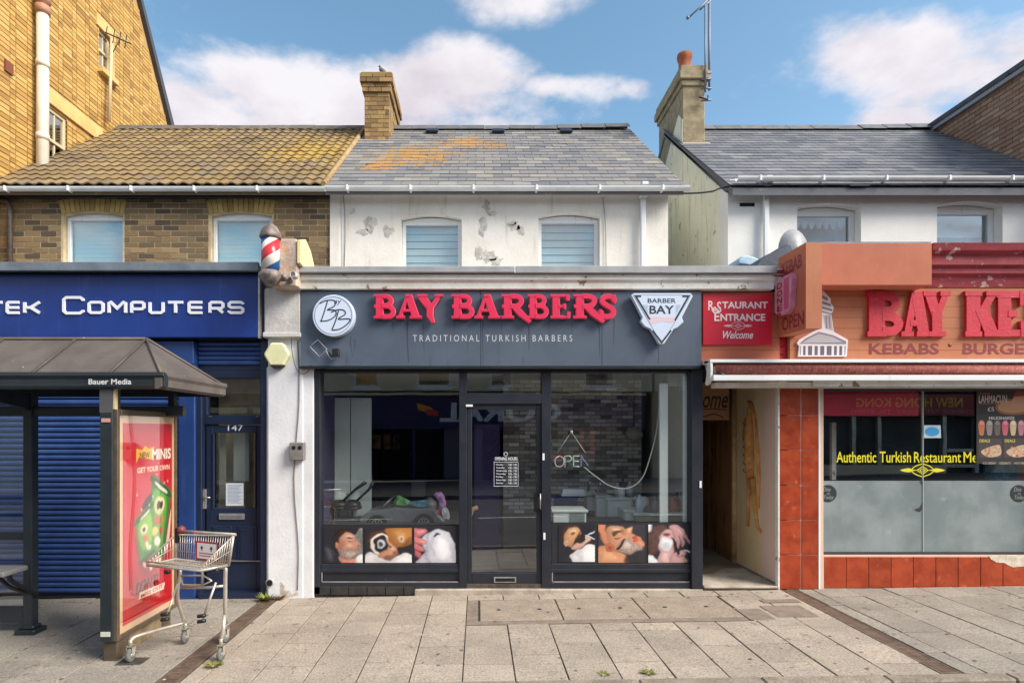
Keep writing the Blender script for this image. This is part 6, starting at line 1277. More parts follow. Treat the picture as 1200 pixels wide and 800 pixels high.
q = MB(); mr_ = flat(128, 38, 44); text(q, 'KEBABS', X(1019, -.1), X(1101, -.1), Z(415, -.1), Z(402, -.1), -.0925, mr_, off=.02); q.lathe([(.022, 0), (.022, .002)], (X(1114, -.1), -.091, Z(404, -.1)), mr_, 12, 'Y'); text(q, 'BURGERS', X(1129, -.1), X(1226, -.1), Z(415, -.1), Z(402, -.1), -.0925, mr_, off=.02); q.build('lettering', fs_)
# awning
aw = empty('rolled_awning', (X(1010), -.3, Z(456)), 'rolled-up red striped awning in a white case over the restaurant front', 'awning')
m_fab = mat('awning_fabric', C(176, 104, 92), C(150, 76, 68), sc=8, rough=.9, grain=.2, stretch=(6, 1, 1), dirt=C(200, 150, 138), dsc=40, dth=.56, dsoft=.1)
q = MB(); q.box(X(820), 8.25, -.3, -.05, Z(428), Z(424.5), m_white); q.build('top_cover', aw, .004)
q = MB(); q.tube([(X(828), -.22, Z(435.5)), (8.2, -.22, Z(435.5))], .07, m_fab, 14); q.build('fabric_roll', aw)
q = MB(); 
for i in range(120):
    a = X(828)+i*.045; q.box(a, a+.02, -.293, -.288, Z(437), Z(431), flat(190, 120, 112)) if 0 else None
q = MB(); q.box(X(835, -.35), 8.2, -.37, -.31, Z(446, -.35), Z(439.5, -.35), m_white); q.build('front_rail', aw, .006)
q = MB(); q.box(X(828), 8.2, -.28, -.12, Z(456), Z(450), mat('beige_rail', C(206, 196, 184), C(186, 174, 160), sc=6, rough=.7)); q.build('lower_rail', aw, .004)
q = MB(); q.box(X(936), 8.2, -.29, -.285, Z(455), Z(447.5), m_corn); q.build('rail_cover', aw, .002)
q = MB(); q.prism(smooth([(-.12, Z(425)), (-.28, Z(427)), (-.31, Z(437)), (-.27, Z(450)), (-.16, Z(452)), (-.2, Z(438))], 3), X(820), X(823), m_corn, axis='X'); q.build('end_bracket', aw, .004)
q = MB(); q.box(X(826), X(831), -.26, -.1, Z(445), Z(432), m_alu); q.tube([(X(828), -.3, Z(438)), (X(836), -.33, Z(444))], .02, m_black); q.build('arm_joint', aw)
# tiled pier and riser
m_tiler = mat('red_marble_tile', C(172, 72, 40), C(148, 54, 30), sc=5, rough=.3, grain=.08, bsc=10, rnd=.16, spec=.5, dirt=C(196, 98, 60), dsc=8, dth=.58, dsoft=.12)
m_grout = mat('grout', C(220, 190, 172), rough=.9, grain=.1)
q = MB(); q.box(X(912), X(965), -.0, .42, -.1, Z(455), m_grout); pier = q.build('tiled_pier', hr)
its = []
rows = [690, 649.5, 609, 568, 527, 486.5, 455]
for i in range(6):
    for (a, c_) in ((913, 938), (939, 958.5)): its.append((((X(a)+X(c_))/2, -.002, (Z(rows[i])+Z(rows[i+1]))/2), (X(c_)-X(a)-.006, .016, Z(rows[i+1])-Z(rows[i])-.008), None))
pieces(pier, 'wall_tile', its, m_tiler, bev=.002)
q = MB(); q.box(X(958.5), X(960.5), -.014, .045, Z(690), Z(455), m_white); q.box(X(911), X(913), -.014, .05, Z(690), Z(455), m_corn); q.build('edge_strip', hr, .002)
q = MB(); q.box(X(960.6), X(965), -.009, .2, -.1, Z(650)+.002, m_grout); q.box(X(965), 8.3, .0, .2, -.1, Z(650), m_grout); ris = q.build('riser', hr)
its = [((X(965)+.13+.262*i, -.002, (Z(688)+Z(652))/2), (.255, .016, Z(652)-Z(688)), None) for i in range(16) if X(965)+.262*i < 8]
pieces(ris, 'wall_tile', its, m_tiler, bev=.002)
q = MB(); q.prism(smooth([(X(1158), Z(651)), (X(1166), Z(658)), (X(1176), Z(659)), (X(1186), Z(664)), (X(1206), Z(662)), (X(1240), Z(664)), (X(1240), Z(650)), (X(1180), Z(650))], 2), -.014, -.009, mat('bare_plaster', C(224, 214, 200), C(200, 184, 164), sc=14, rough=.95, bump=.6)); q.build('broken_tile_patch', ris)
# window
m_bf = mat('bronze_frame', C(60, 60, 62), rough=.4)
q = MB(); q.box(X(961), 8.2, .02, .1, Z(652), Z(647), m_bf); q.box(X(961), 8.2, .02, .1, Z(458), Z(455), m_bf); q.build('window_frame', hr)
for (a, c_) in ((961, 1084.5), (1085.5, 1215)):
    q = MB(); q.box(X(a), X(c_), .05, .058, Z(648), Z(457), m_glass); q.build('shop_pane', hr)
q = MB(); q.box(X(1215), 8.3, -.01, .3, 0, Z(455), m_terra); q.build('end_pier', hr)
m_frost = mat('frosted_film', C(146, 156, 158), C(122, 134, 136), sc=1.6, rough=.35, grain=.05, bsc=12, streak=C(132, 142, 138), stth=.56, dirt=C(168, 176, 176), dsc=3, dth=.6, dsoft=.15)
for (a, c_) in ((962, 1084), (1086, 1214)):
    q = MB(); q.box(X(a), X(c_), .046, .0495, Z(647), Z(563.5), m_frost); o = q.build('frosted_film', hr)
q = MB(); q.box(X(1084.5), X(1085.5), .04, .06, Z(648), Z(457), mat('seal', C(170, 176, 176), rough=.5)); q.build('glass_joint', hr)
q = MB(); q.box(X(958), X(1081), .062, .064, Z(487), Z(457), mat('red_film', C(196, 20, 60), C(180, 16, 52), sc=3, rough=.5)); q.build('red_header_film', hr)
rl = empty('window_lettering', (X(1066), .045, Z(545)), 'yellow lettering Authentic Turkish Restaurant Menu with scroll ornament on the restaurant glass', 'lettering')
q = MB(); yl = flat(236, 226, 40); text(q, 'Authentic', X(983), X(1030), Z(542), Z(529), .0455, yl, off=.008); text(q, 'Turkish', X(1034), X(1071), Z(542), Z(529), .0455, yl, off=.008); text(q, 'Restaurant', X(1074.5), X(1130), Z(542), Z(529.5), .0455, yl, off=.008); text(q, 'Menu', X(1133), X(1163), Z(542), Z(529.5), .0455, yl, off=.008); q.build('lettering', rl)
q = MB(); ornament(q, X(1084.5), Z(551), .54, .155, .0440, yl); q.build('ornament', rl)
# open sticker, round stickers, menu board
for x, lab in ((973, 'round black sticker on frosted glass beside the tiled pier'), (1198, 'round black sticker on frosted glass at the right edge of the photograph')):
    q = MB(); q.lathe([(.102, 0), (.102, .002)], (X(x), .046, Z(578.5)), mat('black_vinyl', C(44, 48, 50), rough=.5), 28, 'Y', smooth=False); text(q, 'Dine', X(x-6), X(x+3), Z(576), Z(571), .0435, flat(150, 160, 160), shear=.3); text(q, 'in', X(x-1), X(x+2), Z(580), Z(577), .0435, flat(150, 160, 160)); text(q, 'Today', X(x-5), X(x+7), Z(586.5), Z(580.5), .0435, flat(150, 160, 160), shear=.3); tag(q.build('round_sticker', None, origin=(X(x), .044, Z(578.5))), lab, 'sticker', 'round stickers on the frosted glass')
q = MB(); q.prism([(X(1085), Z(513)), (X(1106), Z(513)), (X(1105.5), Z(498)), (X(1084.5), Z(498))], .040, .045, flat(196, 216, 224)); q.prism([(X(1095.3)+.085*cos(2*pi*i/20), Z(505.5)+.055*sin(2*pi*i/20)) for i in range(20)], .0385, .040, flat(60, 160, 220)); tag(q.build('blue_sticker', None, origin=(X(1095), .04, Z(505))), 'small white sticker with a blue oval stuck across the glass joint', 'sticker')
q = MB(); q.prism(smooth([(X(1078.5), Z(585)), (X(1083), Z(590)), (X(1086), Z(588)), (X(1084), Z(596)), (X(1076), Z(599)), (X(1081), Z(594))], 2) if 0 else smooth([(X(1075), Z(597)), (X(1081), Z(595)), (X(1085), Z(588)), (X(1086), Z(594)), (X(1081), Z(600))], 2), .043, .046, flat(50, 56, 58)); q.prism([(X(1081), Z(564)), (X(1083), Z(567)), (X(1085), Z(572)), (X(1085.5), Z(564))], .043, .046, flat(50, 56, 58)); q.build('film_tear', hr)
mn = empty('menu_poster', (X(1182), .04, Z(544)), 'black food menu poster with LAHMACUN and MILKSHAKES hung in the restaurant window', 'poster')
def M_(x, y): return (X(1120+x/6.66), Z(440+y/6.66))
q = MB(); q.box(X(1147.5), X(1212), .036, .042, Z(543), Z(458), flat(46, 42, 44)); q.build('sheet', mn)
q = MB(); rg = random.Random(5)
text(q, 'LAHMACUN', M_(200, 0)[0], M_(422, 0)[0], M_(0, 212)[1], M_(0, 150)[1], .0352, flat(206, 186, 174), off=.02); text(q, 'Authentic', M_(205, 0)[0], M_(290, 0)[0], M_(0, 145)[1], M_(0, 128)[1], .0352, flat(200, 90, 90), shear=.3)
q.box(M_(200, 0)[0], M_(330, 0)[0], .0352, .036, M_(0, 222)[1], M_(0, 216)[1], flat(170, 70, 70)); text(q, '\u00a35', M_(270, 0)[0], M_(320, 0)[0], M_(0, 276)[1], M_(0, 244)[1], .0352, flat(220, 220, 214)); text(q, 'MILKSHAKES', M_(280, 0)[0], M_(480, 0)[0], M_(0, 342)[1], M_(0, 318)[1], .0352, flat(214, 210, 206), off=.02)
q.poly([M_(*p) for p in smooth([(330, 250), (350, 200), (420, 180), (520, 190), (610, 230), (600, 290), (480, 306), (370, 292)], 3)], .0358, flat(150, 96, 66)); q.poly([M_(*p) for p in smooth([(350, 250), (370, 215), (440, 196), (560, 210), (580, 270), (470, 290), (380, 276)], 3)], .0355, flat(196, 148, 106)); q.poly([M_(*p) for p in smooth([(450, 230), (470, 170), (520, 150), (610, 160), (600, 240), (500, 246)], 3)], .0352, flat(206, 150, 120)); q.poly([M_(*p) for p in smooth([(470, 160), (500, 120), (600, 110), (600, 150), (520, 160)], 3)], .035, flat(140, 60, 50))
for i, c_ in enumerate(((206, 120, 86), (150, 140, 136), (110, 96, 90), (206, 96, 120), (214, 190, 150), (190, 130, 140), (196, 180, 160))):
    a = 196+i*62; q.poly([M_(*p) for p in smooth([(a, 380), (a+14, 350), (a+40, 350), (a+52, 378), (a+44, 450), (a+36, 466), (a+16, 466), (a+8, 450)], 2)], .0355, flat(*c_)); q.poly([M_(*p) for p in smooth([(a+8, 372), (a+26, 348), (a+46, 374), (a+26, 384)], 2)], .0352, flat(min(255, c_[0]+30), min(255, c_[1]+40), min(255, c_[2]+40)))
for (a, b_) in ((198, 380), (396, 600)):
    q.box(M_(a, 0)[0], M_(b_, 0)[0], .0357, .036, M_(0, 640)[1], M_(0, 490)[1], flat(70, 62, 58)); q.poly([M_(*p) for p in smooth([(a+20, 600), (a+50, 570), (a+150, 540), (b_-8, 560), (b_-10, 620), (a+80, 636)], 3)], .0354, flat(206, 176, 150))
    text(q, 'DEALS', M_(a+8, 0)[0], M_(a+90, 0)[0], M_(0, 520)[1], M_(0, 496)[1], .035, flat(220, 206, 110), off=.02)
    for k in range(22): 
        px, pz = rg.uniform(a+40, b_-20), rg.uniform(555, 625); c_ = rg.choice([(216, 150, 100), (190, 90, 60), (226, 200, 160), (130, 150, 70), (206, 120, 90)]); r_ = rg.uniform(6, 14); q.poly([M_(px+r_*cos(t*1.05), pz+r_*.7*sin(t*1.05)) for t in range(6)], .0352-.00004*k, flat(*c_))
text(q, 'ICE CREAM  .  DESSERTS  .  HOT DRINKS', M_(232, 0)[0], M_(600, 0)[0], M_(0, 692)[1], M_(0, 676)[1], .0352, flat(206, 204, 190)); q.build('print', mn)
# interior
m_ri = mat('restaurant_wall', C(150, 154, 154), C(130, 134, 136), sc=1.5, rough=.8)
q = MB(); q.box(X(913), 8.3, 3.2, 3.3, 0, 2.7, m_ri); q.build('back_wall', hr)
q = MB(); q.box(X(920), 8.3, .42, 4.6, .0, .12, mat('restaurant_floor', C(96, 88, 82), rough=.4)); q.build('shop_floor', hr)
q = MB(); q.box(X(920), 8.3, .42, 4.6, 2.6, 2.7, m_wallI); q.build('shop_ceiling', hr)
q = MB(); q.box(8.2, 8.3, .3, 4.6, 0, 2.7, m_wallI); q.build('side_wall', hr)
q = MB(); q.box(X(913)+.1, X(913)+.14, .42, 4.6, 0, 2.7, m_ri); q.build('side_wall', hr)
for i, (x, Y_) in enumerate(((1000, 1.6), (1060, 1.2), (1110, 1.8))):
    t = empty('restaurant_table', (X(x, Y_), Y_, .12), ('left', 'middle', 'right')[i]+' dining table standing behind the frosted glass', 'table', 'dining tables inside the restaurant')
    q = MB(); q.box(X(x, Y_)-.35, X(x, Y_)+.35, Y_-.3, Y_+.3, .82, .86, mat('table_wood', C(110, 80, 56), rough=.4)); q.build('tabletop', t, .006)
    q = MB(); q.lathe([(.2, 0), (.2, .02), (.03, .04), (.03, .7)], (X(x, Y_), Y_, .12), m_black, 12); q.build('pedestal', t)
q = MB(); Y_ = 1.5; q.box(X(1046, Y_), X(1080, Y_), Y_, Y_+.3, Z(562, Y_), Z(522, Y_), mat('cabinet_grey', C(106, 110, 106), rough=.5)); tag(q.build('counter_cabinet', None, .01, origin=(X(1063, Y_), Y_, Z(562, Y_))), 'grey counter cabinet behind the yellow lettering', 'cabinet')
q = MB(); Y_ = .5; q.box(X(975, Y_), X(980, Y_), Y_, Y_+.05, Z(562, Y_), Z(495, Y_), m_corn); q.build('inner_post', hr)
q = MB(); q.prism(smooth([(X(1163, .3), Z(563, .3)), (X(1160, .3), Z(548, .3)), (X(1176, .3), Z(543, .3)), (X(1212, .3), Z(546, .3)), (X(1214, .3), Z(572, .3)), (X(1180, .3), Z(576, .3))], 3), .25, .4, mat('blue_plastic', C(70, 150, 190), C(30, 90, 130), sc=12, rough=.3, bump=.6, bsc=12)); tag(q.build('blue_bag', None, .01, origin=(X(1190, .3), .3, Z(570, .3))), 'crumpled blue plastic bag behind the menu poster', 'bag')

# ------------------------------------------------------------------ alley
m_aw = mat('alley_plaster', C(222, 194, 148), C(226, 206, 168), sc=1.2, rough=.8, bump=.3, bsc=20, grain=.08, streak=C(196, 152, 100), stth=.54)
m_aw2 = mat('alley_wood', C(160, 112, 72), C(132, 92, 60), sc=1.2, rough=.8, bump=.4, bsc=20, grain=.1, streak=C(70, 48, 34), stth=.48, dirt=C(150, 110, 74), dsc=3, dth=.6)
al = empty('alley_passage', (3.1, .5, .05), 'narrow covered passage with stained plaster wall between barber and restaurant', 'passage')
AX0, AX1 = 2.64, 3.525
q = MB(); q.box(AX1, AX1+.1, .0, 1.12, .1, 2.66, m_aw); q.build('right_wall', al)
q = MB(); q.box(AX1, AX1+.1, .0, 1.12, -.1, .1, m_grout); q.box(AX1-.012, AX1, .02, 1.1, .02, .13, m_patch); q.build('wall_base', al, .004)
q = MB(); q.tube([(AX1-.02, 1.13, .1), (AX1-.02, 1.13, 2.6)], .035, mat('cream_pipe', C(200, 172, 130), C(180, 150, 108), sc=9, rough=.6), 10); q.build('corner_pipe', al)
q = MB()
for k in range(8): q.box(AX1-.015+.004*(k % 2), AX1+.1, 1.17+k*.42, 1.58+k*.42, .1, 2.6, m_aw2)
q.build('boarded_wall', al)
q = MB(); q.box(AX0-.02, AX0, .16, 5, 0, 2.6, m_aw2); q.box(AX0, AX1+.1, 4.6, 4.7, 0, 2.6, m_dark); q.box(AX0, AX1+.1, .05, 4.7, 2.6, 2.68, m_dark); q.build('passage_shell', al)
q = MB(); q.add([(AX0, -.02, gz(AX0)+.012), (AX1, -.02, gz(AX1)+.012), (AX1, 4.6, gz(AX1)+.14), (AX0, 4.6, gz(AX0)+.14)], [(0, 1, 2, 3)], mat('worn_concrete', C(150, 132, 110), C(116, 100, 82), sc=3, rough=.9, bump=.6, bsc=50, grain=.25)); q.build('passage_floor', al)
q = MB(); q.prism([(AX0, -.02), (AX1, -.02), (AX1, .9), (3.2, .85), (3.0, .6), (AX0, .5)], gz(3)+.02, gz(3)+.05, MATS['cement_step'], axis='Z'); q.build('broken_step', al, .01)
wp = empty('welcome_sign', (3.1, 1.2, 2.1), 'pale board with dark Welcome handwriting hanging inside the passage', 'sign')
q = MB(); q.box(AX0+.01, AX1-.06, 1.2, 1.22, Z(492, 1.2), 2.58, mat('tan_board', C(196, 150, 116), C(184, 138, 104), sc=3, rough=.7)); q.build('board', wp)
q = MB(); text(q, 'Welcome', 2.70, X(853, 1.2), Z(478, 1.2), Z(457, 1.2), 1.196, flat(70, 46, 36), shear=.35, off=.01); q.stroke(smooth([(2.9, Z(482, 1.2)), (3.2, Z(479, 1.2)), (3.42, Z(480, 1.2))], 4, False), .012, 1.194, 1.198, flat(70, 46, 36)); q.stroke(smooth([(3.1, Z(489, 1.2)), (3.25, Z(485, 1.2)), (3.38, Z(489, 1.2))], 4, False), .014, 1.194, 1.198, flat(70, 46, 36)); q.build('lettering', wp)
# carved figure on the passage wall
rel = empty('wall_relief', (AX1-.02, .6, .6), 'tall carved figure in low relief on the passage wall', 'relief')
m_rel = mat('relief_ochre', C(214, 158, 92), C(190, 130, 70), sc=8, rough=.85, bump=.5, bsc=30, grain=.12)
ry = lambda x: AX1*680/(x-560)-D0
def rp(x, y, o=.0): Y_ = ry(x); return (AX1-o, Y_, EYE+(504-y)*(D0+Y_)/680)
def RP(zx, zy, o=.01): return rp(780+zx/2.857, 420+zy/2.857, o)
for nm, path, rad in (('robe', [RP(288, 150), RP(285, 200), RP(287, 260), RP(288, 330), RP(290, 400)], [.02, .05, .075, .08, .06]), ('hood', [RP(276, 142), RP(290, 150), RP(300, 190), RP(304, 230)], [.008, .022, .03, .02]), ('leg', [RP(284, 400), RP(281, 480), RP(279, 560)], [.04, .028, .02]), ('leg', [RP(297, 400), RP(302, 490), RP(312, 565), RP(324, 580)], [.045, .035, .022, .016]), ('sleeve', [RP(270, 200), RP(266, 260), RP(276, 310), RP(298, 330)], [.02, .03, .026, .02]), ('cloak', [RP(304, 200), RP(312, 300), RP(316, 400), RP(314, 500)], [.014, .024, .024, .01])):
    q = MB(); q.tube(path, rad, m_rel, 10); q.build(nm, rel)
q = MB()
for k in range(7): q.tube(smooth([RP(272, 215+k*26, .05), RP(288, 228+k*26, .075), RP(302, 212+k*26, .05)], 3, False), .008, m_rel, 5)
o = q.build('fold', rel); o['kind'] = 'stuff'
q = MB(); p = RP(287, 172, .02); q.ball(p, (.03, .045, .055), m_rel, 12, 8); q.build('head', rel)

# ------------------------------------------------------------------ pale brick building at right
rb = empty('pale_brick_building', (8.4, 4, 0), 'pale red brick gable with dark coping at the right edge of the roofs', 'building')
q = MB(); q.box(8.43, 12, 0.6, 8.0, -.2, 7.50, m_mortarR); q.build('side_wall', rb)
sk = MB(); sk.box(8.415, 8.43, .9, .92, 5, 5.02, m_mortarR); sk = sk.build('brick_skin', rb)
its = [it for it in brick_items('X', 8.42, 1.2, 5.2, 5.2, 7.50, out=-1, dep=.05) if it[0][2] > EZ+(it[0][1]-EY)*.783-.15]
pieces(sk, 'brick', its, m_brickR)
for i in range(14):
    q = MB(); a = .8+i*.5; q.prism([(8.32, 7.49), (8.36, 7.49), (9.4, 7.95), (9.4, 8.03), (8.32, 7.57)], a+.004, a+.496, mat('dark_coping', C(78, 80, 88), C(64, 66, 74), sc=7, rough=.8, rnd=.15, bump=.4)); q.build('coping_stone', rb)
q = MB(); q.box(8.34, 12, .7, 8.0, 7.42, 7.49, mat('eaves_white', C(150, 150, 152), rough=.7)); q.build('eaves_board', rb)
# ------------------------------------------------------------------ bus shelter
m_shroof = mat('weathered_roof_sheet', C(98, 90, 84), C(84, 78, 74), sc=3, rough=.6, bump=.15, bsc=20, grain=.08, dirt=C(222, 220, 214), dsc=24, dth=.69, dsoft=.02)
m_shf = mat('shelter_green_black', C(34, 42, 48), C(42, 50, 56), sc=5, rough=.4, grain=.1, dirt=C(90, 92, 90), dsc=14, dth=.70, dsoft=.03)
bsn = empty('bus_shelter', (-4.4, -1.3, gz(-4.4)), 'dark framed bus shelter with weathered hipped roof in front of the computer shop', 'bus shelter')
fy, bk = -1.9, -.70; rx = -2.67; lx = -7.2; ez = 2.38; rzh = 2.77; ry_ = -1.34; hx_ = -3.12
A = [(lx, fy, ez), (rx, fy, ez), (rx, bk, ez), (lx, bk, ez)]; R0, R1 = (lx, ry_, rzh), (hx_, ry_, rzh)
def panel(name, pts, m, th=.012):
    q = MB(); n = len(pts); vs = list(pts)+[(a, b_, c-th) for a, b_, c in pts]
    q.add(vs, [tuple(range(n)), tuple(range(2*n-1, n-1, -1))]+[(i, i+n, (i+1) % n+n, (i+1) % n) for i in range(n)], m); return q.build(name, bsn)
xs_ = [lx, -5.14, -4.46, -3.78, hx_]
for a, c_ in zip(xs_[:-1], xs_[1:]): panel('roof_panel', [(a+.004, fy, ez), (c_-.004, fy, ez), (c_-.004, ry_, rzh), (a+.004, ry_, rzh)], m_shroof)
panel('roof_panel', [(hx_+.004, fy, ez), (rx, fy, ez), (hx_+.004, ry_, rzh)], m_shroof)
panel('roof_panel', [(rx, fy+.006, ez), (rx, bk-.006, ez), (hx_, ry_, rzh)], m_shroof)
panel('roof_panel', [(rx, bk, ez), (lx, bk, ez), (lx, ry_, rzh), (hx_, ry_, rzh)], m_shroof)
m_rib = mat('dark_roof_rib', C(84, 76, 70), C(70, 62, 58), sc=8, rough=.6)
for x in xs_[1:]: q = MB(); q.tube([(x, fy, ez+.012), (x, ry_, rzh+.012)], .013, m_rib, 6); q.build('roof_rib', bsn)
q = MB(); q.tube([(rx, fy, ez+.01), (hx_, ry_, rzh+.012)], .014, m_shroof, 6); q.tube([(rx, bk, ez+.01), (hx_, ry_, rzh+.012)], .014, m_shroof, 6); q.tube([(lx, ry_, rzh+.012), (hx_, ry_, rzh+.012)], .014, m_shroof, 6); q.build('hip_rib', bsn)
def rimprof(b_, pts, x0=None):
    pass
q = MB(); pf = [(0, .03), (-.025, .03), (-.03, .0), (-.012, -.03), (-.012, -.09), (.02, -.11), (.05, -.11), (.05, 0)]
q.prism([(fy+a, ez+b_) for a, b_ in pf], lx, rx+.03, m_shf, axis='X'); q.build('front_eaves', bsn, .002)
q = MB(); q.prism([(rx-a, ez+b_) for a, b_ in pf], fy-.02, bk+.02, m_shroof); q.build('side_eaves', bsn, .002)
q = MB(); q.prism([(bk-a, ez+b_) for a, b_ in pf], lx, rx, m_shf, axis='X'); q.build('rear_eaves', bsn, .002)
q = MB(); q.box(lx, rx-.05, fy+.05, bk-.05, ez-.02, ez-.005, m_shf); q.build('ceiling_lining', bsn)
q = MB(); text(q, 'Bauer Media', X(105, fy), X(155, fy), Z(450.3, fy), Z(443.8, fy), fy-.0135, flat(230, 230, 230), off=.015); q.build('lettering', bsn)
zf = lambda x: gz(x)
def post(x, y, w=.045, z1=ez-.1):
    q = MB(); q.box(x-w, x+w, y-w, y+w, zf(x), z1, m_shf); o = q.build('post', bsn, .006)
    q = MB(); q.box(x-.1, x+.1, y-.09, y+.09, zf(x), zf(x)+.05, m_shf); q.box(x-.07, x+.07, y-.06, y+.06, zf(x)+.05, zf(x)+.085, m_shf); q.build('foot_plate', o, .01)
    return o
YB = -1.08
post(X(36, YB), YB); post(-6.6, YB)
q = MB(); q.box(lx, X(205, YB)+.1, YB-.03, YB+.03, 2.06, 2.16, m_shf); q.build('top_rail', bsn, .004)
q = MB(); q.prism([(fy+.05, 2.27), (YB, 2.27), (YB, 2.10), (-1.2, 2.14), (fy+.1, 2.22)], X(36, YB)-.03, X(36, YB)+.03, m_shf, axis='X'); q.build('cantilever_arm', bsn)
q = MB(); q.box(lx, X(30, YB), YB-.025, YB+.025, Z(632, YB), Z(623, YB), m_shf); q.build('mid_rail', bsn, .003)
q = MB(); q.box(lx, X(30, YB), YB-.025, YB+.025, Z(728, YB), Z(710, YB), m_shf); q.build('bottom_rail', bsn, .003)
sg_ = glass_mat('shelter_glass', tint=(.82, .88, .93, 1), f0=.10)
for (y0, y1) in ((710, 632), (623, 482)):
    q = MB(); q.box(-6.5, X(30, YB), YB-.004, YB+.004, Z(y0, YB), Z(y1, YB), sg_); q.build('glass_pane', bsn)
q = MB(); q.box(-6.4, X(19, -1.35), -1.5, -1.2, Z(672, -1.35), Z(666, -1.35), mat('bench_seat', C(120, 120, 120), rough=.5)); bn_ = q.build('bench_seat', bsn, .01)
q = MB(); bx = X(16, -1.3); q.tube(smooth([(bx, -1.35, Z(672, -1.35)), (bx-.02, -1.3, Z(682, -1.35)), (bx+.03, -1.15, Z(696, -1.3)), (bx+.04, YB, Z(698, YB))], 4, False), .022, m_black, 8); q.tube(smooth([(bx-.12, -1.35, Z(673, -1.35)), (bx-.06, -1.25, Z(690, -1.3)), (bx+.04, YB, Z(694, YB))], 4, False), .018, m_black, 8); q.build('bench_bracket', bn_)
# ---- poster frame: the shelter's end panel
pf_ = empty('poster_frame', (-3.12, -1.35, gz(-3.1)), 'double poster frame with red MINIS advert at the end of the bus shelter', 'advertising frame')
PX = -3.09; y0, y1 = -1.85, -.87; pz0, pz1 = .17, 2.06
m_br = mat('bronze_edge', C(112, 98, 80), C(90, 80, 68), sc=7, rough=.45, metal=.4, grain=.1, dirt=C(200, 196, 186), dsc=18, dth=.72, dsoft=.02)
q = MB(); q.box(X(118.5, y0), X(135, y0)-.012, y0-.02, y0+.1, .12, 2.31, m_shf); q.build('front_post', pf_, .006)
q = MB(); q.box(X(118.5, y0), X(135, y0)-.012, y0-.022, y0-.02, 2.07, 2.32, mat('post_cap_grey', C(82, 82, 84), rough=.5)); q.box(X(120, y0), X(131, y0), y0-.026, y0-.0205, .17, .21, flat(200, 200, 190)); q.box(X(121, y0), X(131, y0), y0-.026, y0-.0205, Z(494.5, y0), Z(490, y0), flat(200, 150, 140)); q.build('post_sticker', pf_)['kind'] = 'stuff'
q = MB(); q.box(PX-.10, PX-.012, y0, y1, .14, 2.08, m_shf); q.build('back_panel', pf_)
q = MB(); q.box(PX-.02, PX+.02, y0-.005, y0+.03, .12, 2.1, m_br); q.box(PX-.02, PX+.02, y1-.03, y1+.0, .12, 2.1, m_br); q.box(PX-.02, PX+.03, y0+.03, y1-.03, 2.05, 2.1, mat('dark_bronze', C(84, 76, 60), rough=.5, metal=.4)); q.box(PX-.02, PX+.02, y0+.03, y1-.03, .12, .16, m_br); q.build('surround', pf_, .004)
q = MB(); q.box(PX-.018, PX-.008, y1-.02, y1+.03, 2.1, 2.3, m_br); q.box(PX-.06, PX, y1-.03, y1+.03, 2.1, 2.3, m_shf); q.box(PX-.03, PX+.0, y0-.01, y0+.03, 2.1, 2.32, mat('cream_strut', C(206, 186, 140), rough=.5)); q.build('upper_strut', pf_)
q = MB(); q.box(PX-.12, PX+.0, y0+.02, y0+.2, gz(-3.1)-.01, .12, m_br); q.box(PX-.12, PX-.02, y1-.2, y1-.05, gz(-3.1)-.01, .12, m_br); q.box(PX-.1, PX-.03, y0+.2, y1-.2, gz(-3.1)-.01, .10, mat('plinth_board', C(150, 130, 100), C(120, 104, 80), sc=7, rough=.8)); q.build('foot', pf_, .006)
def SP(u_, v_, o=0): return (PX+.001+o, y0+.03+u_*(y1-y0-.06), .16+v_*(2.05-.16))
def sprint(b_, pts, m, o): b_.add([SP(a, c_, o) for a, c_ in pts], [tuple(range(len(pts)))], m)
q = MB(); m_pred = mat('poster_red', C(204, 26, 42), C(200, 23, 39), sc=2, rough=.35, grain=.02)
sprint(q, [(0, 0), (1, 0), (1, 1), (0, 1)], flat(226, 190, 150), .001); q.build('border', pf_)
q = MB(); sprint(q, [(.07, .03), (.95, .03), (.95, .965), (.07, .965)], m_pred, .003); q.build('poster_sheet', pf_)
def stext2(b_, body, u0, u1, v0, v1, m, o, off=0, shear=0):
    text(b_, body, u0, u1, v0, v1, 0, m, off=off, shear=shear, hz=lambda px, py, pz: SP(px, pz, o))
q = MB(); sprint(q, [(.28, .77), (.32, .80), (.58, .785), (.6, .85), (.5, .84), (.44, .855), (.38, .835), (.28, .845)], flat(240, 180, 30), .0045)
stext2(q, 'NEW', .34, .52, .795, .825, flat(60, 30, 20), .0055, .02); stext2(q, 'MINIS', .56, .92, .782, .838, flat(246, 238, 220), .0055, .03)
stext2(q, 'GET YOUR OWN', .30, .90, .725, .752, flat(246, 220, 190), .0045, .03)
def pq(*a): return [(a[i], a[i+1]) for i in range(0, len(a), 2)]
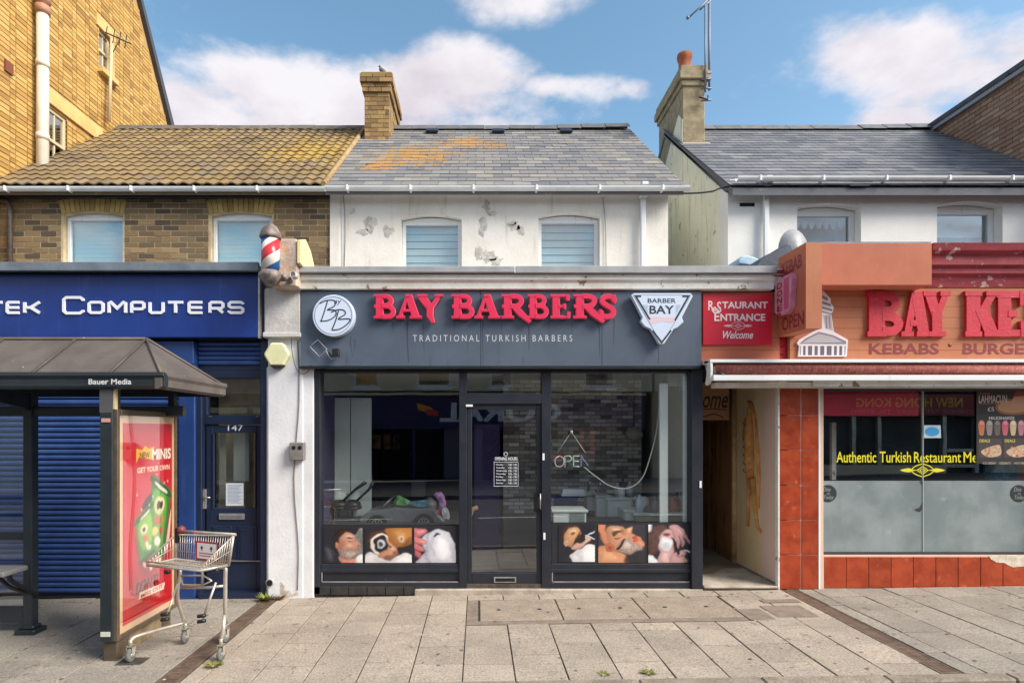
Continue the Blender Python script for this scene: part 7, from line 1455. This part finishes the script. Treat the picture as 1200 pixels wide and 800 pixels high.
shp = [((70, 16, 24), pq(.26, .60, .36, .50, .9, .46, .98, .52, .8, .74, .5, .80, .3, .72), .45, .05),
  ((58, 128, 44), pq(.56, .30, .58, .29, .92, .385, .93, .40, .78, .71, .76, .72, .47, .69, .46, .67), 1, .006), ((104, 172, 62), pq(.58, .38, .84, .42, .74, .66, .52, .64), 1, .01), ((40, 96, 40), pq(.57, .30, .91, .39, .89, .42, .56, .335), 1, .006), ((236, 232, 214), pq(.64, .33, .84, .385, .83, .40, .63, .345), 1, .005),
  ((76, 150, 50), pq(.27, .50, .29, .49, .56, .43, .58, .44, .60, .66, .58, .67, .36, .70, .34, .69), 1, .006), ((140, 190, 76), pq(.32, .52, .53, .48, .56, .62, .38, .65), 1, .012), ((44, 104, 40), pq(.27, .50, .56, .43, .57, .455, .275, .525), 1, .006), ((230, 226, 200), pq(.36, .495, .5, .46, .505, .47, .365, .505), 1, .005),
  ((238, 226, 170), pq(.60, .44, .68, .405, .78, .42, .80, .46, .72, .50, .62, .485), 1, .01), ((40, 40, 30), pq(.65, .445, .69, .425, .72, .435, .76, .43, .76, .455, .73, .475, .70, .465, .66, .475), 1, .006), ((206, 110, 66), pq(.60, .52, .66, .50, .72, .52, .78, .505, .76, .54, .68, .545, .62, .55), 1, .008), ((236, 206, 120), pq(.56, .57, .62, .555, .68, .575, .64, .60, .58, .60), 1, .008), ((206, 60, 50), pq(.70, .57, .75, .56, .76, .59, .71, .60), 1, .008),
  ((238, 228, 180), pq(.36, .545, .42, .525, .48, .54, .46, .57, .38, .575), 1, .01), ((50, 56, 40), pq(.39, .55, .43, .54, .445, .555, .41, .565), 1, .006), ((214, 120, 76), pq(.40, .59, .46, .58, .50, .60, .44, .615), 1, .008), ((238, 230, 196), pq(.44, .62, .48, .615, .50, .635, .54, .64, .53, .66, .47, .655), 1, .008), ((230, 226, 200), pq(.60, .62, .66, .605, .72, .63, .68, .655, .61, .65), 1, .008),
  ((36, 90, 36), pq(.36, .70, .58, .67, .585, .685, .365, .715), 1, .006), ((240, 222, 190), pq(.44, .74, .40, .71, .50, .735, .54, .77, .60, .745, .68, .755, .74, .72, .62, .725), 1, .008), ((228, 206, 186), pq(.80, .70, .86, .60, .93, .48, .91, .60, .85, .70), 1, .008), ((60, 62, 58), pq(.36, .46, .46, .40, .56, .385, .54, .43), 1, .008)]
for k in range(9):
    a_ = .3+k*.07; shp.append(((250, 240, 226), [(a_+.012*cos(i*1.05), .60+.1*sin(k*2.3)-.22+.006*sin(i*1.05)) for i in range(6)], .8, .006))
build_print('pack_print', pf_, lambda u_, v_: SP(.08+.86*u_, .07+.64*v_, .0038), raster([(s_[0], [((a-.08)/.86, ((1-b_2)-.07)/.64*-1+1) for a, b_2 in s_[1]])+tuple(s_[2:]) for s_ in shp], (204, 26, 42), 150, 230, seed=4, soft=.006, rnd_=.2, grain=.03, wob=.25))
for k in range(7): 
    a = .28+k*.06; sprint(q, [(a, .16), (a+.03, .205), (a+.045, .2), (a+.02, .155)], flat(70, 20, 26), .005)
stext2(q, "DON'T", .27, .66, .145, .205, flat(70, 18, 26), .0056, .0, .2)
sprint(q, [(.32, .118), (.78, .108), (.80, .142), (.34, .15)], flat(246, 220, 196), .006); stext2(q, 'MISS OUT', .36, .76, .120, .138, m_pred, .0066, .02); q.build('print', pf_)
q = MB(); q.box(PX+.0125, PX+.0155, y0+.03, y1-.03, .16, 2.05, glass_mat('poster_glazing', tint=(.98, .98, .98, 1), f0=.015)); q.build('glazing', pf_)

# ------------------------------------------------------------------ trolley
tr = empty('shopping_trolley', (-2.5, -1.7, gz(-2.5)), 'abandoned tall chrome supermarket trolley with shallow basket beside the poster frame', 'trolley')
m_tr = mat('trolley_chrome', C(206, 200, 188), C(186, 178, 164), sc=9, rough=.35, metal=.55, grain=.06, dirt=C(140, 100, 70), dsc=16, dth=.68, dsoft=.05)
def TPp(px, py, d): return Vector(((px-560)*d/680, d-D0, EYE+(504-py)*d/680))
wh = [TPp(153, 773, 4.94), TPp(217, 752, 5.36), TPp(259, 774, 4.93), TPp(264, 752, 5.36)]
wh = [Vector((w.x, w.y, gz(w.x))) for w in wh]
m_wr = mat('grey_rubber', C(116, 118, 116), C(92, 94, 92), sc=14, rough=.7)
for i, w in enumerate(wh):
    q = MB(); q.lathe([(.022, -.017), (.052, -.017), (.06, -.008), (.06, .008), (.052, .017), (.022, .017)], (w.x, w.y, w.z+.06), m_wr, 18, 'X'); o = q.build('wheel', tr)
    q = MB(); q.lathe([(.022, -.019), (.024, .019)], (w.x, w.y, w.z+.06), m_tr, 10, 'X'); q.build('hub', o)
    q = MB(); 
    for s in (-1, 1): q.prism([(w.y-.02, w.z+.05), (w.y+.02, w.z+.05), (w.y+.032, w.z+.135), (w.y-.02, w.z+.14)], w.x+s*.024-.002, w.x+s*.024+.002, m_tr, axis='X')
    q.box(w.x-.026, w.x+.026, w.y-.02, w.y+.035, w.z+.13, w.z+.138, m_tr); q.lathe([(.016, 0), (.016, .05)], (w.x, w.y, w.z+.138), m_tr, 10); q.build('caster_fork', o)
up = lambda w, h: Vector((w.x, w.y, w.z+h))
bl, br_ = TPp(211, 668, 5.25), TPp(266, 666, 5.0)
q = MB(); q.tube(smooth([up(wh[0], .17), up(wh[0], .2).lerp(up(wh[1], .22), .08), up(wh[0], .2).lerp(up(wh[1], .2), .5), up(wh[1], .19)], 3, False), .016, m_tr, 8); q.build('side_tube', tr)
q = MB(); q.tube(smooth([up(wh[2], .17), up(wh[2], .2).lerp(up(wh[3], .22), .3), up(wh[3], .19)], 3, False), .016, m_tr, 8); q.build('side_tube', tr)
q = MB(); q.tube(smooth([up(wh[1], .18), Vector((wh[1].x-.04, wh[1].y-.06, .4)), bl+Vector((.0, 0, -.04)), bl], 3, False), .016, m_tr, 8); q.build('upright', tr)
q = MB(); q.tube(smooth([up(wh[3], .18), up(wh[3], .19).lerp(up(wh[2], .2), .35)+Vector((.03, 0, .05)), TPp(264, 720, 5.05), TPp(264, 676, 5.0), br_+Vector((-.02, 0, .01)), TPp(250, 665, 4.98)], 3, False), .017, m_tr, 8); q.build('upright', tr)
q = MB(); q.tube([up(wh[2], .17), TPp(262, 735, 4.97), TPp(263, 720, 5.0)], .018, m_tr, 8); q.build('lower_upright', tr)
# basket
FL, FR, BR, BL = TPp(172, 666, 4.98), TPp(236, 664, 4.78), TPp(268, 664, 4.98), TPp(206, 660, 5.22)
zf_ = (FL.z+FR.z)/2
for p in (FL, FR, BR, BL): p.z = zf_
BRt, BLt = BR+Vector((.04, 0, .25)), BL+Vector((.0, 0, .22)); FLt, FRt = FL+Vector((0, 0, .03)), FR+Vector((0, 0, .03))
def rod(name, pts, r, par=tr): q = MB(); q.tube(pts, r, m_tr, 6); return q.build(name, par)
bk_ = rod('basket_rim', [FL, FR, BR, BL, FL], .012)
rod('top_rim', [FLt, BLt, BRt, FRt, FLt], .008, bk_)
rod('corner_post', [BR, BRt], .012, bk_); rod('corner_post', [BL, BLt], .010, bk_)
def wires(a0, a1, b0, b1, n, cross=0):
    for i in range(n+1):
        t = i/n; link_ = rod('basket_wire', [a0.lerp(a1, t), b0.lerp(b1, t)], .0030, bk_)
    for j in range(1, cross+1):
        t = j/(cross+1); rod('basket_wire', [a0.lerp(b0, t), a1.lerp(b1, t)], .0030, bk_)
wires(BL, BR, BLt, BRt, 24, 2); wires(FR, BR, FRt, BRt, 12, 1); wires(FL, BL, FLt, BLt, 10, 1); wires(FL, FR, BL, BR, 18, 3)
rod('handle_bar', [BLt+Vector((-.02, .02, .03)), BRt+Vector((.02, 0, .012))], .013, bk_)
q = MB(); c0 = BL.lerp(BR, .40)+Vector((0, -.012, .02)); c1 = BL.lerp(BR, .82)+Vector((0, -.012, .02)); c0.z += .0; hgt = Vector((0, 0, .165))
def quad(b_, a, c_, z0, z1, off, m):
    d = Vector((0, -off, 0)); b_.add([a+d+Vector((0, 0, z0)), c_+d+Vector((0, 0, z0)), c_+d+Vector((0, 0, z1)), a+d+Vector((0, 0, z1))], [(0, 1, 2, 3)], m)
quad(q, c0, c1, 0, .165, 0, flat(190, 30, 50)); quad(q, c0.lerp(c1, .07), c0.lerp(c1, .93), .015, .15, .002, flat(236, 232, 226))
for t in (.28, .7): quad(q, c0.lerp(c1, t-.05), c0.lerp(c1, t+.05), .10, .12, .003, flat(60, 60, 64)); quad(q, c0.lerp(c1, t-.02), c0.lerp(c1, t+.02), .085, .125, .0034, flat(60, 60, 64))
for k in range(2): quad(q, c0.lerp(c1, .15), c0.lerp(c1, .85), .035+k*.022, .045+k*.022, .003, flat(180, 120, 124))
q.build('notice_plate', bk_)
q = MB(); p = BL+Vector((.05, 0, .2)); q.box(p.x-.05, p.x+.03, p.y-.02, p.y+.03, p.z-.05, p.z+.08, m_black); q.ball((p.x+.0, p.y, p.z+.06), .04, mat('coin_lock_red', C(120, 50, 56), rough=.5), 8, 6); q.build('coin_lock', bk_)
for (a, b_, c_) in ((TPp(236, 683, 4.95), TPp(246, 690, 4.95), TPp(238, 724, 4.9)), (TPp(208, 684, 5.2), TPp(206, 700, 5.1), TPp(195, 722, 5.0))):
    q = MB(); q.tube([TPp(253, 682, 4.95) if a.x > -2.4 else a, c_], .010, m_tr, 6); o = q.build('folding_strut', tr)
    q = MB()
    for k in (0, .045): q.tube([c_+Vector((-.045, 0, -.03+k)), c_+Vector((.02, 0, -.02+k))], .016, m_black, 8)
    q.build('rubber_foot', o)
q = MB(); q.tube([TPp(212, 674, 5.1), TPp(238, 674, 5.0), TPp(248, 680, 4.98), TPp(238, 685, 4.98), TPp(214, 685, 5.1), TPp(212, 674, 5.1)], .009, m_tr, 6); q.tube([TPp(237, 665, 4.95), TPp(237, 685, 4.98)], .009, m_tr, 6); q.tube([TPp(212, 688, 5.15), TPp(246, 688, 5.0), TPp(262, 686, 5.0)], .013, m_tr, 6); q.build('under_rack', tr)
for (px, py, d) in ((195, 670, 4.95), (252, 668, 4.9)): q = MB(); q.tube([TPp(px-2, py, d), TPp(px+4, py, d)], .018, m_black, 8); q.build('end_plug', tr)
# ------------------------------------------------------------------ the other side of the street, seen in the shop windows
OY = -15.0
def mx(px): return (px-560)*21.8/680            # pixel on the barber glass -> place of the thing it mirrors
def oz(py): return EYE+(504-py)*21.8/680
m_ob = mat('opposite_brick', C(160, 142, 116), rough=.9, bump=.5, bsc=40, ramp=[C(214, 198, 170), C(204, 186, 158), C(220, 206, 180), C(196, 178, 150)], grain=.2)
m_or = mat('opposite_roof', C(104, 92, 84), C(84, 76, 72), sc=6, rough=.9, bump=.5, bsc=20, grain=.2)
m_coral = mat('navy_fascia', C(24, 30, 88), C(20, 26, 78), sc=1, rough=.4)
def opp(name_lab, x0, x1, wins, h=5.6, wall=None, trim=None, ground=None):
    t = empty('opposite_terrace_house', ((x0+x1)/2, OY, 0), name_lab, 'building', 'houses across the street')
    q = MB(); wall = wall or m_ob
    cur = sorted(wins)
    q.box(x0, x1, OY-8, OY-.3, 0, h, wall)
    n = int((x1-x0)/.01)
    # front skin with openings, faces +Y
    hs_ = [(a, c_, z0, z1) for a, c_, z0, z1 in wins]
    cx = x0
    for (a, c_, z0, z1) in sorted(hs_):
        if a > cx: q.box(cx, a, OY-.3, OY, 3.4, h, wall)
        q.box(a, c_, OY-.3, OY, 3.4, z0, wall); q.box(a, c_, OY-.3, OY, z1, h, wall); cx = c_
    q.box(cx, x1, OY-.3, OY, 3.4, h, wall); q.build('wall', t)
    for (a, c_, z0, z1) in hs_:
        q = MB(); f = .08
        for (p, r_, s_, w_) in ((a, a+f, z0, z1), (c_-f, c_, z0, z1), (a+f, c_-f, z0, z0+f), (a+f, c_-f, z1-f, z1), (a+f, c_-f, (z0+z1)/2-.04, (z0+z1)/2+.04)): q.box(p, r_, OY-.14, OY-.06, s_, w_, m_white)
        q.box(a-.08, c_+.08, OY-.05, OY+.06, z0-.12, z0, m_white); w_ = q.build('window', t)
        q = MB(); q.box(a, c_, OY-.11, OY-.10, z0, z1, glass_mat('opposite_glass', tint=(.5, .55, .6, 1), f0=.3)); q.build('pane', w_)
        q = MB(); q.box(a, c_, OY-.28, OY-.25, z0, z1, m_dark); q.build('room', w_)
    q = MB(); q.prism([(OY+.25, h-.05), (OY-4, h+2.0), (OY-8.25, h-.05)], x0, x1, m_or, axis='X'); q.build('roof', t)
    q = MB(); q.box(x0, x1, OY+.12, OY+.25, h-.12, h, m_white); q.build('gutter', t)
    return t
wz0, wz1 = oz(453), oz(453)+1.5
t = opp('brick house over the navy betting shop across the street', -7.2, 6.6, [(mx(413), mx(443), wz0, wz1), (mx(488), mx(528), wz0, wz1), (mx(574), mx(602), wz0, wz1), (mx(686), mx(722), wz0, wz1)])
q = MB(); q.box(-7.2, mx(757), OY-.3, OY+.1, oz(502), oz(463), m_coral); q.box(-7.2, mx(757), OY-.1, OY+.2, oz(463), oz(460), m_ob); q.build('fascia', t)
q = MB(); q.box(-7.2, 6.6, OY-.4, OY-.3, 0, 3.4, m_dark)
for k in range(6): a = -6.9+k*2.2; q.box(a, a+.1, OY-.35, OY-.1, 0, oz(502), m_coral)
q.build('shopfront', t)
q = MB()
for k in range(22): q.box(mx(520), mx(565), OY-.2, OY-.12+.03*(k % 2), .05+k*.09, .05+k*.09+.085, mat('grey_shutter', C(90, 92, 110), rough=.5))
o = q.build('roller_shutter', t); o['kind'] = 'stuff'
q = MB(); q.box(mx(640), mx(700), OY-.25, OY-.2, .5, 2.0, glass_mat('opposite_glass')); q.build('shop_pane', t)
sgn = empty('betting_shop_sign', (mx(590), OY+.12, oz(502)), 'white CORAL lettering with orange flag across the street, mirrored in the barber glass', 'sign')
wl = flat(214, 222, 232)
# the sign faces the camera side of the street (+Y): reading direction runs towards -X
def optext(body, xr, xl, z0, z1, m, par, y=None, off=0):
    y = y or OY+.12
    q = MB(); text(q, body, 0, xr-xl, z0, z1, 0, m, off=off, hz=lambda px, py, pz: (xr-px, y, pz)); q.build('lettering', par)
optext('CORAL', mx(658), mx(515), oz(494), oz(471), wl, sgn, off=.03)
q = MB(); q.add([(x_, OY+.13, z_) for x_, z_ in [(mx(513), oz(486)), (mx(490), oz(480)), (mx(488), oz(472)), (mx(505), oz(477))]], [(0, 1, 2, 3)], flat(236, 150, 30)); q.add([(x_, OY+.135, z_) for x_, z_ in [(mx(514), oz(487)), (mx(500), oz(486)), (mx(498), oz(479)), (mx(512), oz(480))]], [(0, 1, 2, 3)], flat(200, 50, 50)); q.build('flag', sgn)
# Chinese takeaway
t = opp('brick house over the red takeaway front across the street', 6.7, 26, [(mx(800), mx(835), wz0, wz1), (mx(900), mx(940), wz0, wz1), (mx(1000), mx(1040), wz0, wz1), (mx(1120), mx(1160), wz0, wz1), (mx(1250), mx(1290), wz0, wz1)])
q = MB(); q.box(6.8, 8.6, OY-.3, OY+.15, 0, 3.4, m_ob); q.box(mx(960), mx(1160), OY-.2, OY+.1, oz(487), oz(462), mat('takeaway_red', C(130, 20, 34), rough=.4)); q.build('fascia', t)
q = MB(); q.box(8.6, 19.4, OY-.32, OY-.29, 0, 3.4, mat('takeaway_interior', C(70, 78, 84), C(40, 44, 50), sc=.7, rough=.8)); q.box(19.4, 26, OY-.3, OY+.1, 0, 3.4, m_ob)
for a in (mx(1005), mx(1035), mx(1112), mx(1150)): q.box(a-.07, a+.07, OY-.28, OY-.1, 0, oz(487), m_alu)
for z_ in (.5, 1.1): q.box(mx(1112), mx(1150), OY-.27, OY-.12, z_, z_+.12, m_alu)
q.box(8.6, mx(1112), OY-.28, OY-.05, 0, .6, m_ob)
q.build('shopfront', t)
sgn = empty('takeaway_sign', (mx(1060), OY+.12, oz(487)), 'gold NEW HONG KONG lettering on a red takeaway front, mirrored in the restaurant window', 'sign')
optext('NEW HONG KONG', mx(1128), mx(1003), oz(477), oz(466), flat(206, 160, 60), sgn, off=.02)
optext('CHINESE TAKEAWAY  TEL. 870001', mx(1140), mx(998), oz(484), oz(480), flat(206, 130, 130), sgn)
opp('brick terraced house left of the betting shop across the street', -18, -7.3, [(-16, -14.8, wz0, wz1), (-13, -11.8, wz0, wz1), (-10.2, -9, wz0, wz1)])
